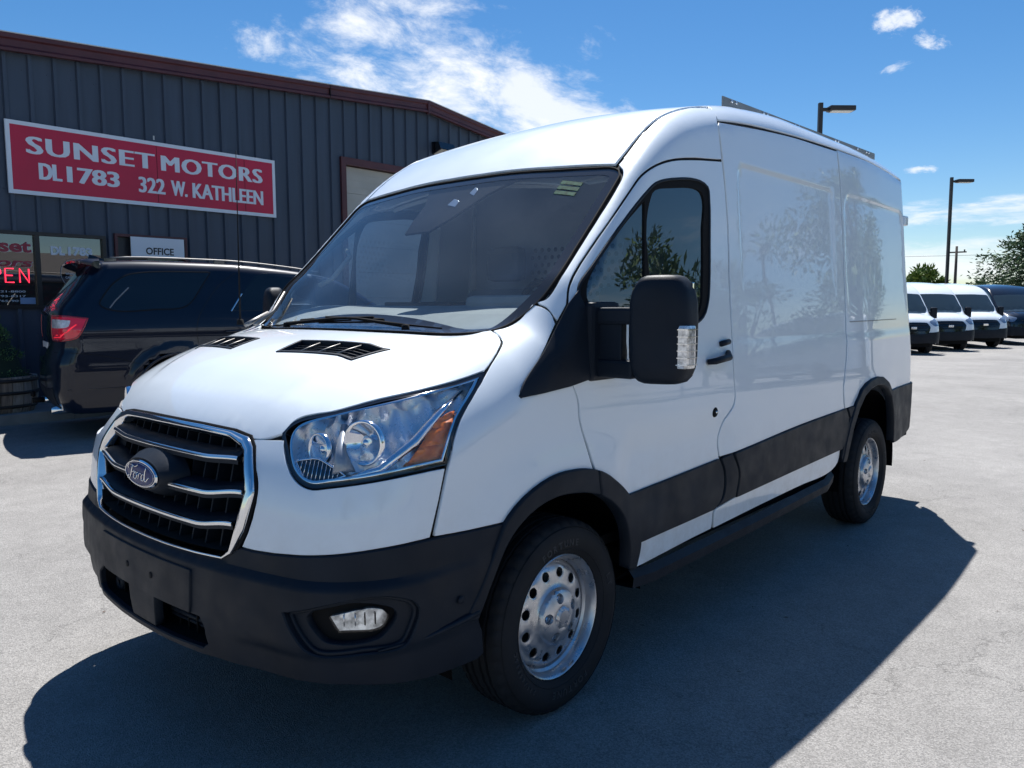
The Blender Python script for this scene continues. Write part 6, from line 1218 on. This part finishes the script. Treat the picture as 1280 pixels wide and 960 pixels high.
# body shell: dense box projected on to the surface, wheel openings left to the arches
def shell(name, field, x0, x1, hw, z0, z1, spine, zc, res, m, parent, cut=None, rings=None):
    nx_ = int((x1-x0)/res); ny = int(2*hw/res); nz_ = int((z1-z0)/res); pts = {}; V = []; F = []
    def vid(i, j, k):
        q = (i, j, k)
        if q not in pts: pts[q] = len(V); V.append((x0+(x1-x0)*i/nx_, -hw+2*hw*j/ny, z0+(z1-z0)*k/nz_))
        return pts[q]
    for i in range(nx_):
        for j in range(ny): F.append((vid(i, j, 0), vid(i, j+1, 0), vid(i+1, j+1, 0), vid(i+1, j, 0))); F.append((vid(i, j, nz_), vid(i+1, j, nz_), vid(i+1, j+1, nz_), vid(i, j+1, nz_)))
        for k in range(nz_): F.append((vid(i, 0, k), vid(i+1, 0, k), vid(i+1, 0, k+1), vid(i, 0, k+1))); F.append((vid(i, ny, k), vid(i, ny, k+1), vid(i+1, ny, k+1), vid(i+1, ny, k)))
    for j in range(ny):
        for k in range(nz_): F.append((vid(0, j, k), vid(0, j, k+1), vid(0, j+1, k+1), vid(0, j+1, k))); F.append((vid(nx_, j, k), vid(nx_, j+1, k), vid(nx_, j+1, k+1), vid(nx_, j, k+1)))
    P = np.array(V, float); c = np.stack([np.clip(P[:, 0], spine[0], spine[1]), P[:, 1]*0, P[:, 2]*0+zc], 1); d = P-c; L = np.linalg.norm(d, axis=1); d /= L[:, None]
    h, Q = march(c+d*3.2, -d, 0, 3.1, n=90, bis=22, field=field); N = normal(Q, field=field)
    if cut is not None:
        keep = [f for f in F if not cut(Q[list(f)].mean(0))]; F = keep
    me = bpy.data.meshes.new(name); me.from_pydata(Q.tolist(), [], F); me.polygons.foreach_set('use_smooth', [True]*len(F)); me.normals_split_custom_set_from_vertices(N.tolist()); me.update()
    return link(name, me, m, parent)
def suv_cut(c):
    return abs(c[1]) > .62 and any((c[0]-cx)**2+(c[2]-.40)**2 < .465**2 for cx in (1.25, 4.33)) and c[2] < .87
shell('body', fsv, 0, 5.13, .98, .24, 1.90, (.9, 4.2), .80, .055, m_sp, suv, suv_cut)
for s in (-1, 1):
    panel('rear_side_window', 'side', TR['suv_qglass'], m_sglass, suv, s, off=.003, gap=0, thick=.01, res=.05, bf=fsv, seam=False)
    P, N = surf('side', dens(TR['suv_qglass'], .03), s, off=.002, bf=fsv); band('window_seal', P, N, m_dark, suv, w=.012, h=.003, inward=False)
    dg = [q for q in TR['suv_dglass'] if q[0] < 2.7]+[]; dg = [(1.86, 1.31), (2.03, 1.55), (2.16, 1.70), (2.26, 1.745), (2.80, 1.735), (2.80, 1.30)]
    panel('door_window', 'side', dg, m_sglass, suv, s, off=.003, gap=0, thick=.01, res=.05, bf=fsv, seam=False)
    panel('door_window', 'side', [(2.86, 1.30), (2.86, 1.735), (3.05, 1.70), (3.45, 1.42), (3.62, 1.28)], m_sglass, suv, s, off=.003, gap=0, thick=.01, res=.05, bf=fsv, seam=False)
    P, N = surf('side', [(1.845, 1.30), (1.99, 1.50)], s, off=.004, bf=fsv); band('chrome_reflection_sliver', P, N, m_chrome, suv, w=.014, h=.003, closed=False) if s < 0 else None
    P, N = surf('side', [(.60, 1.345), (.66, 1.42), (.76, 1.52), (.80, 1.56)], s, off=.004, bf=fsv); band('chrome_reflection_sliver', P, N, m_rail, suv, w=.012, h=.002, closed=False)  # pale strip stands in for a reflection on the rear side window
    ss_ = sorted([tuple(q) for q in TR['suv_seam']], key=lambda q: -q[1])
    P, N = surf('side', ss_+[(1.57, .80), (1.60, .45)], s, off=.001, bf=fsv); band('door_gap', P, N, m_void, suv, w=.006, h=.0005, closed=False)
    P, N = surf('side', [(2.83, 1.76), (2.83, 1.2), (2.80, .45)], s, off=.001, bf=fsv); band('door_gap', P, N, m_void, suv, w=.006, h=.0005, closed=False)
    P, N = surf('side', [(1.75, 1.08), (1.95, 1.09)], s, off=.03, bf=fsv); MB().tube([P[0], P[1]], .014, 8).build('door_handle', m_sp, suv)
    TR['suv_tail'] = [[max(q[0], .50), q[1]] for q in TR['suv_tail']]; TR['suv_tailw'] = [[max(q[0], .53), q[1]] for q in TR['suv_tailw']]
    tlp = panel('tail_light', 'wrapr', TR['suv_tail'], mat('tail_lamp_red', (.42, .008, .03), .12, coat=1., emit=(1, .02, .05), est=.04) if s < 0 else bpy.data.materials['tail_lamp_red'], suv, s, off=.006, gap=0, thick=.02, res=.03, bf=fsv, seam=False, edge_round=.004)
    tw_ = np.array(TR['suv_tailw'])
    panel('lamp_clear', 'wrapr', tw_, mat('lamp_white', (.62, .64, .68), .15, coat=1., var=.3, vscale=20) if s < 0 else bpy.data.materials['lamp_white'], tlp, s, off=.009, gap=0, thick=.006, res=.03, bf=fsv, seam=False)
    P, N = surf('wrapr', dens(np.array(TR['suv_tail'])*[1.2, 1], .03)/[1.2, 1], s, off=.006, bf=fsv); band('lamp_rim', P, N, mat('lamp_rim_red', (.20, .005, .012), .2, coat=1.) if s < 0 else bpy.data.materials['lamp_rim_red'], tlp, w=.012, h=.004)
    a_ = np.array(TR['suv_tail']); cen = a_.mean(0)
    lo = np.array([[ .58, 1.05], [.70, 1.055], [.80, 1.15], [.86, 1.235]])
    for q in (0, .025): 
        P, N = surf('wrapr', [(.58+q*2, 1.045+q), (.69+q, 1.05+q), (.77+q*.5, 1.12+q), (.81, 1.18)], s, off=.009, bf=fsv); MB().tube([p_ for p_ in P], .006, 5).build('light_guide', mat('guide_red', (.7, .02, .05), .2, emit=(1, .03, .06), est=.25) if 'guide_red' not in bpy.data.materials else bpy.data.materials['guide_red'], tlp)
    bpts_ = sorted([tuple(q) for q in TR['suv_bump']], key=lambda q: q[0]); P, N = surf('wrapr', bpts_, s, off=.001, bf=fsv); band('bumper_gap', P, N, m_void, suv, w=.005, h=.0008, closed=False)
    P, N = surf('wrapr', [(.55, .50), (.75, .50), (1.0, .50), (1.25, .50)], s, off=.002, bf=fsv); band('bumper_crease', P, N, m_gloss, suv, w=.012, h=.006, closed=False)
    lw = [(q, .24) for q in (.3, .5, .7, .9, 1.1)]
    # arch lip
    for cx in (1.25, 4.33):
        pts = [(cx+.462*math.cos(a), .40+.462*math.sin(a)) for a in np.linspace(R(-15), R(195), 40)]; P, N = surf('side', pts, s, off=.0, bf=fsv); P[:, 1] = s*(np.abs(P[:, 1])); band('arch_lip', P, N, m_sp, suv, w=.03, h=.008, closed=False, sink=.04)
        mb = MB(); mb.lathe([(.475, .955), (.475, .60), (0, .60)], 28, 'y', a0=R(-10), a1=R(190))
        mb.v = [(x+cx, y*(-s if s > 0 else 1), z+.40) for x, y, z in mb.v]; mb.build('wheel_well', m_dark, suv)
    P, N = surf('top', [(x, s*.66) for x in np.linspace(.66, 3.0, 16)], off=.035, bf=fsv); mb = MB(); mb.tube([p_ for p_ in P], [.005]+[.010]*14+[.005], 8); rr__ = mb.build('roof_rack_rail', m_rail, suv)
    for x in (.66, 1.8, 2.95):
        P, N = surf('top', [(x, s*.66)], off=0, bf=fsv); MB().box(P[0][0]-.06, P[0][0]+.06, P[0][1]-.018, P[0][1]+.018, P[0][2]-.01, P[0][2]+.032, .006).build('rack_foot', m_gloss, suv)
    mb = MB(); mb.box(3.42, 3.58, s*.95-.0+min(0, s*.22), s*.95+max(0, s*.22), 1.18, 1.36, .04); mb.build('door_mirror', m_sp, suv)
# spoiler, rear window, plate area, bumper step, exhaust
mb = MB(); prs = [(.54, 1.882), (.42, 1.879), (.315, 1.852), (.32, 1.832), (.46, 1.80), (.54, 1.80)]; n = len(prs); secs = []
for y_, sc_, dz in ((-.79, .0, -.035), (-.74, .7, -.012), (-.5, 1, 0), (0, 1, .012), (.5, 1, 0), (.74, .7, -.012), (.79, .0, -.035)):
    for x, z in prs: secs.append((.54-(.54-x)*(.35+.65*sc_), y_, z+dz))
fs = [(j*n+i, j*n+(i+1) % n, (j+1)*n+(i+1) % n, (j+1)*n+i) for j in range(6) for i in range(n)]+[tuple(range(n)), tuple(range(6*n, 7*n))[::-1]]; mb.add(secs, fs, True); mb.build('spoiler', m_sp, suv, auto=30)
panel('rear_window', 'tail', [(-.66, 1.72), (.66, 1.72), (.80, 1.36), (-.80, 1.36)], m_sglass, suv, off=.004, gap=0, thick=.01, res=.08, bf=fsv, seam=False)
MB().box(.052, .075, -.26, .26, .86, .98, .004).build('number_plate', mat('plate_white', (.6, .6, .62), .4), suv)
panel('bumper_insert', 'tail', [(-.75, .50), (.75, .50), (.68, .30), (-.68, .30)], m_black, suv, off=.006, gap=0, thick=.01, res=.08, bf=fsv, seam=False)
for s in (-1, 1):
    mb = MB(); mb.lathe([(.036, -.03), (.045, -.03), (.045, .16), (.036, .16)], 18, 'x', c=(.06, s*.58, .27)); mb.build('exhaust_tip', m_chrome, suv)
mb = MB(); mb.tube([(.02, .0, .33), (-.10, 0, .33)], .03, 8); mb.lathe([(0, .05), (.025, .03), (.025, -.01), (0, -.025)], 12, 'z', c=(-.09, 0, .39)); mb.build('tow_hitch', m_dark, suv)
MB().box(.6, 4.9, -.70, .70, .22, .30).build('underbody', m_dark, suv)
P, N = surf('top', [(.62, 0)], bf=fsv); mb = MB(); mb.add([(P[0][0]-.10, -.02, P[0][2]), (P[0][0]-.10, .02, P[0][2]), (P[0][0]+.12, 0.02, P[0][2]), (P[0][0]+.12, -.02, P[0][2]), (P[0][0]-.08, -.008, P[0][2]+.075), (P[0][0]-.08, .008, P[0][2]+.075), (P[0][0]-.02, .008, P[0][2]+.06), (P[0][0]-.02, -.008, P[0][2]+.06)], [(0, 1, 2, 3), (4, 5, 6, 7), (0, 1, 5, 4), (1, 2, 6, 5), (2, 3, 7, 6), (3, 0, 4, 7)]); mb.build('roof_antenna', m_sp, suv)
mb = MB(); mb.lathe([(.26, .10), (.285, .11), (.375, .115), (.405, .08), (.41, .05), (.41, -.1), (.25, -.11)], 56, 'y'); ty_ = mb.build('tyre', m_tyre, auto=35); tyd = ty_.data; bpy.data.objects.remove(ty_)
mb = MB(); mb.lathe([(.262, .10), (.258, .085), (.245, .05), (.24, -.06)], 48, 'y')
for k in range(10):
    a = 2*math.pi*k/10; mb.tube([(.04*math.cos(a), -.06, .04*math.sin(a)), (.15*math.cos(a+.05), -.085, .15*math.sin(a+.05)), (.25*math.cos(a), -.085, .25*math.sin(a))], [.02, .014, .018], 6)
mb.lathe([(0, .085), (.05, .08), (.06, .05)], 20, 'y'); ri_ = mb.build('rim', mat('suv_rim', (.06, .06, .065), .3, .7), auto=40); rid = ri_.data; bpy.data.objects.remove(ri_)
for (x, y) in ((1.25, -.85), (4.33, -.85), (1.25, .85), (4.33, .85)):
    w = empty('wheel', (x, y, .357), math.pi if y > 0 else 0, parent=suv); link('tyre', tyd, None, w); link('rim', rid, None, w)

# ---------------------------------------------------------------- far vans
def hero_cut(c): return False
def far_van_parts():
    root = empty('far_van', (0, 0, 0)); 
    b = shell('body', HERO_FIELD, -1.03, 4.45, 1.0, .22, 2.52, (.1, 4.0), 1.05, .085, m_white, root, lambda c: c[2] < .41 or abs(c[1]) > .6 and any((c[0]-cx)**2+(c[2]-.36)**2 < .44**2 for cx in (0, 3.3)))
    k_ = dict(gap=0, thick=.006, seam=False)
    panel('windshield', 'top', wsl, mat('far_windshield', (.03, .045, .055), .08, coat=.5), root, off=.006, res=.12, **k_)
    for s in (-1, 1):
        panel('side_window', 'side', TR['door_window'], m_sglass, root, s, off=.006, res=.12, **k_)
        panel('sail', 'side', TR['sail'], m_black, root, s, off=.008, res=.12, **k_)
        panel('headlight', 'wrap', TR['headlight'], mat('far_lamp', (.30, .36, .44), .15, .5, coat=1.) if s < 0 else bpy.data.materials['far_lamp'], root, s, off=.006, res=.08, **k_)
        panel('cladding', 'side', [(.42, .54), (.42, .76), (2.75, .82), (2.70, .55)], m_black, root, s, off=.010, res=.3, **k_)
        mb = MB(); mb.box(.16, .29, s*1.22-.10, s*1.22+.10, 1.19, 1.56, .03); mb.box(.18, .22, min(s*.96, s*1.2), max(s*.96, s*1.2), 1.30, 1.42); mb.build('mirror', m_black, root)
        for cx in (0, 3.3):
            mb = MB(); mb.lathe([(0, .02), (.20, .03), (.22, .09), (.24, .10), (.33, .10), (.352, .07), (.352, -.12)], 28, 'y'); mb.v = [(x+cx, (y-.8685)*(1 if s < 0 else -1), z+.35) for x, y, z in mb.v]; mb.build('wheel', m_tyre, root)
    panel('front_bumper', 'wrap', bo, m_black, root, off=.018, res=.15, **k_)
    g = panel('grille', 'wrap', gfull, m_gloss, root, off=.008, res=.15, **k_)
    for z_ in (.80, .88, .98):
        P, N = surf('wrap', [(t, z_) for t in np.linspace(-.30, .30, 9)], off=.010); band('grille_bar', P, N, m_black, g, w=.02, h=.012, closed=False)
    P, N = surf('wrap', [(0, .90)], off=.03); MB().box(P[0][0]-.01, P[0][0]+.02, -.09, .09, .86, .94, .01).build('badge', m_chrome, g)
    mb = MB(); mb.box(-.9, 4.3, -.60, .60, .26, .40); mb.build('underbody', m_dark, root)
    return root
def copy_tree(o, parent=None):
    c = o.copy(); COL.objects.link(c); c.parent = parent
    for ch in list(o.children): copy_tree(ch, c)
    return c
fv = far_van_parts()
m_bpaint = mat('black_van_paint', (.006, .007, .010), .2, coat=1.)
spots = [((29.9, 5.2, -.25), .70, 'white cargo van in the middle of the three parked at the back'),
         ((32.8, 4.7, -.25), .70, 'white cargo van rightmost of the three, beside the black van'),
         ((36.5, 3.7, -.25), .66, 'black passenger van parked at the far right edge under the conifer'),
         ((22.5, -10.5, -.2), 2.0, 'white cargo van parked across the lot under the street trees')]
fv.location = (26.9, 5.6, -.25); fv.rotation_euler = (0, 0, .70)
tag(fv, 'white cargo van nearest behind the large van, partly hidden by it', 'van', 'vans parked at the back of the lot')
for loc, rz, lab in spots:
    o = copy_tree(fv); o.location = loc; o.rotation_euler = (0, 0, rz); tag(o, lab, 'van', 'vans parked at the back of the lot')
    if lab.startswith('black'):
        for ch in o.children:
            if ch.name.startswith('body'):
                ch.data = ch.data.copy(); ch.data.materials.clear(); ch.data.materials.append(m_bpaint)
    if 'across' in lab: o.pop('group')
# side glass of the black passenger van
# ---------------------------------------------------------------- lamps and poles
m_pole = mat('pole_brown', (.035, .030, .028), .5)
def lot_lamp(x, y, z, h, rz, lab, arm=.40, grp='parking lot lamps', tall=None):
    t = empty('parking_lamp', (x, y, z), rz); tag(t, lab, 'lamp', grp)
    mb = MB(); mb.box(-.075, .075, -.075, .075, .5, h, .01); mb.build('pole', m_pole, t)
    MB().lathe([(0, .6), (.26, .6), (.28, .55), (.28, -.1)], 20, 'z').build('footing', m_conc, t)
    MB().box(.06, arm, -.05, .05, h-.30, h-.18, .01).build('arm', m_pole, t)
    mb = MB(); mb.box(arm-.10, arm+.85, -.22, .22, h-.30, h-.12, .03); mb.build('lamp_head', m_pole, t)
    MB().box(arm-.02, arm+.77, -.18, .18, h-.318, h-.302).build('lamp_lens', mat('lot_lens', (.55, .54, .5), .3) if 'lot_lens' not in bpy.data.materials else bpy.data.materials['lot_lens'], t)
lot_lamp(28.05, 9.01, -.25, 8.85+.25, R(-46), 'black parking lot lamp nearer, rising over the van roof')
lot_lamp(50.9, 9.93, -.25, 8.85+.25, R(-46), 'black parking lot lamp farther right, above the white vans')
lot_lamp(38.3, -16.9, -.25, 7.8, R(150), 'black parking lot lamp across the lot by the street trees')
up_ = empty('utility_pole', (99.3, 20.56, -.25)); tag(up_, 'thin wooden utility pole in the distance beyond the vans', 'pole')
MB().tube([(0, 0, 0), (0, 0, 8.1)], [.20, .13], 8).build('pole', m_bark, up_)
MB().box(-.08, .08, -1.0, 1.0, 7.35, 7.5).build('crossarm', m_bark, up_)
for q in (-.8, .8): MB().lathe([(0, .22), (.09, .18), (.06, 0)], 8, 'z', c=(0, q, 7.5)).build('insulator', m_dark, up_)
wr = MB()
for z_, y_ in ((7.6, -.8), (7.6, .8)):
    pts = [(t*90-20, -t*260+y_+110, z_+5.0*((t-.42)**2)-.4) for t in np.linspace(0, 1, 25)]; wr.tube(pts, .012, 4, caps=False)
wo_ = wr.build('power_line', m_dark, None, loc=(99.3-10, 20.56, 0)); tag(wo_, 'thin power lines strung past the distant utility pole', 'wire')

# ---------------------------------------------------------------- trees
m_leafA = leaf_mat('leaf_green', (.05, .10, .02), (.15, .24, .05)); m_leafB = leaf_mat('leaf_light', (.07, .12, .02), (.18, .24, .05)); m_leafC = leaf_mat('conifer_green', (.045, .085, .040), (.13, .19, .09)); m_leafC.node_tree.nodes['Principled BSDF'].inputs['Specular IOR Level'].default_value = .15
def decid(name, lab, x, y, z, h, cr, seed, m, trunk_h=.35, ncl=26, nl=120, ls=.16, lean=0, group=None, cat='tree', flat=.75):
    global RNG
    RNG = np.random.RandomState(seed); t = empty(name, (x, y, z)); tag(t, lab, cat, group)
    mb = MB(); th_ = h*trunk_h; r0 = h*.022+.03; mb.tube([(0, 0, -.1), (.03*h*lean, 0, th_*.5), (.05*h*lean, .01*h, th_), (.04*h, 0, h*.75)], [r0*1.2, r0*.9, r0*.75, r0*.2], 8)
    cl = []
    for k in range(ncl):
        a = RNG.uniform(0, 6.283); q = RNG.uniform(.15, 1)**.6; zz_ = RNG.uniform(0, 1); rad = cr*math.sin(math.pi*min(.97, max(.12, zz_*.85+.12)))**.7*q
        c_ = (rad*math.cos(a), rad*math.sin(a), th_+ (h-th_)*(.05+.86*zz_)); cl.append(c_)
        if k % 2 == 0: b0 = (.05*h*lean*.6, 0, th_*(.75+.5*zz_)); mid = (c_[0]*.45, c_[1]*.45, (b0[2]+c_[2])*.5+.05*h*.2); mb.tube([b0, mid, c_], [r0*.42, r0*.25, r0*.08], 5)
    mb.build('trunk', m_bark, t)
    mb = MB(); vs = []
    for c_ in cl:
        rr_ = cr*RNG.uniform(.20, .42); leaves(mb, c_, rr_, int(nl*RNG.uniform(.6, 1.4)), ls, flat, out=True)
    mb.build('crown', m, t, fix=False); return t
def conifer(name, lab, x, y, z, h, cr, seed, m, nb=150, ls=.20, droop=.12, z0=.05, group=None):
    global RNG
    RNG = np.random.RandomState(seed); t = empty(name, (x, y, z)); tag(t, lab, 'tree', group)
    mb = MB(); mb.tube([(0, 0, -.1), (0, 0, h*.6), (.02*h, 0, h)], [h*.022+.03, h*.013, .015], 8); lv = MB()
    for k in range(nb):
        q = (k+.5)/nb; zz_ = h*(z0+(1-z0)*q**.9); L = cr*(1-q)**.75*RNG.uniform(.65, 1.15)+.15; a = k*2.4+RNG.uniform(-.4, .4); d = np.array([math.cos(a), math.sin(a), 0]); tip = d*L+np.array([0, 0, zz_+L*RNG.uniform(-.05, .28)])
        base = np.array([0, 0, zz_]); mid = d*L*.5+np.array([0, 0, zz_-L*droop+L*.06]); mb.tube([base, mid, tip], [.022+.004*h*(1-q), .015, .005], 4)
        n = int(10+L*32)
        for j in range(n):
            u = RNG.uniform(.12, 1.02); p_ = base*(1-u)**2+2*mid*u*(1-u)+tip*u*u; sp_ = (.16+.20*L*(1-u*.75))*.6; p_ = p_+RNG.normal(size=3)*np.array([sp_, sp_, .07+.03*L])
            a_ = d*.8+RNG.normal(size=3)*.6+np.array([0, 0, -.1]); a_ /= np.linalg.norm(a_); b = np.cross(a_, RNG.normal(size=3)); b /= np.linalg.norm(b); s_ = ls*RNG.uniform(.5, 1.3)
            lv.add([p_-a_*s_*.5, p_+b*s_*.22, p_+a_*s_*.7, p_-b*s_*.22], [(0, 1, 2, 3)])
    mb.build('trunk', m_bark, t); lv.build('crown', m, t, fix=False); return t
conifer('conifer_tree', 'large dark conifer behind the black van at the right edge', 51.0, 5.7, -.25, 6.1, 4.2, 3, m_leafC, nb=150, ls=.22, z0=.04)
conifer('conifer_tree', 'second conifer overlapping behind the large one, further right', 57, 1.0, -.25, 6.0, 4.0, 9, m_leafC, nb=220, ls=.24, z0=.04)
decid('broadleaf_tree', 'light green broadleaf tree showing above the white van roofs', 74.8, 17.6, -.25, 4.9, 2.0, 21, m_leafB, ncl=40, nl=90, ls=.34, trunk_h=.2, flat=.9)
decid('small_bush', 'small yellow green bush between the white vans and the conifer', 66, 9.9, -.25, 2.9, .9, 22, m_leafB, ncl=16, nl=60, ls=.26, trunk_h=.15, cat='bush')
conifer('background_conifer', 'low dark evergreen on the horizon left of the big conifer', 95, 17.2, -.25, 4.0, 1.8, 24, m_leafC, nb=50, ls=.45)
# street trees across the lot: they stand behind the camera and mirror in the van side
G2 = 'trees across the street behind the camera'
TREES = [('A', 20.4, -6.6, 6.3, 2.1, .42, 'tall open broadleaf tree with a bare lower trunk'), ('B', 27, -7.5, 5.6, 2.4, .3, 'broad tree beyond the bare trunk one'), ('C', 15.6, -9.9, 4.8, 1.9, .15, 'smallest round tree nearest the lot lamp'),
         ('D', 18.6, -9.4, 4.3, 2.2, .15, 'second small round tree of the low pair'), ('E', 24.0, -13.5, 4.0, 2.2, .15, 'dense low tree behind the low pair'), ('F', 7.0, -19.0, 4.5, 2.4, .3, 'middling tree at the street edge'), ('G', 0.0, -20.5, 5.5, 2.8, .3, 'big tree straight across the street'), ('H', 40.0, -24.0, 7.0, 3.6, .3, 'tallest tree in the far row'), ('I', -10.0, -20.0, 6.0, 3.0, .3, 'tree opposite the van front'), ('J', -20.0, -13.0, 6.0, 3.0, .3, 'tree furthest along the street')]
for k, (q, x, y, h, cr, thf, lab) in enumerate(TREES):
    decid('street_tree', lab, x, y, -.1, h, cr, 40+k, m_leafA, trunk_h=thf, ncl=34, nl=130, ls=.13, group=G2, flat=.7)
# low house and hedge across the street (mirrored in glass and paint)
hs = empty('low_house', (10, -27, -.2), R(4)); tag(hs, 'low pale house across the street behind the trees', 'house')
MB().box(-9, 9, -4, 4, 0, 2.9).build('wall', mat('house_wall', (.45, .43, .39), .8, var=.08), hs)
MB().add([(-9.5, 4.5, 2.8), (9.5, 4.5, 2.8), (9.5, -4.5, 2.8), (-9.5, -4.5, 2.8), (-9.5, 0, 4.6), (9.5, 0, 4.6)], [(0, 1, 5, 4), (2, 3, 4, 5), (0, 4, 3), (1, 2, 5), (0, 3, 2, 1)]).build('roof', mat('house_roof', (.10, .09, .085), .9), hs)
for x in (-6, -2.5, 3, 6.5):
    w_ = MB().box(x-.7, x+.7, 4.0, 4.04, 1.0, 2.3).build('window', m_gloss, hs)
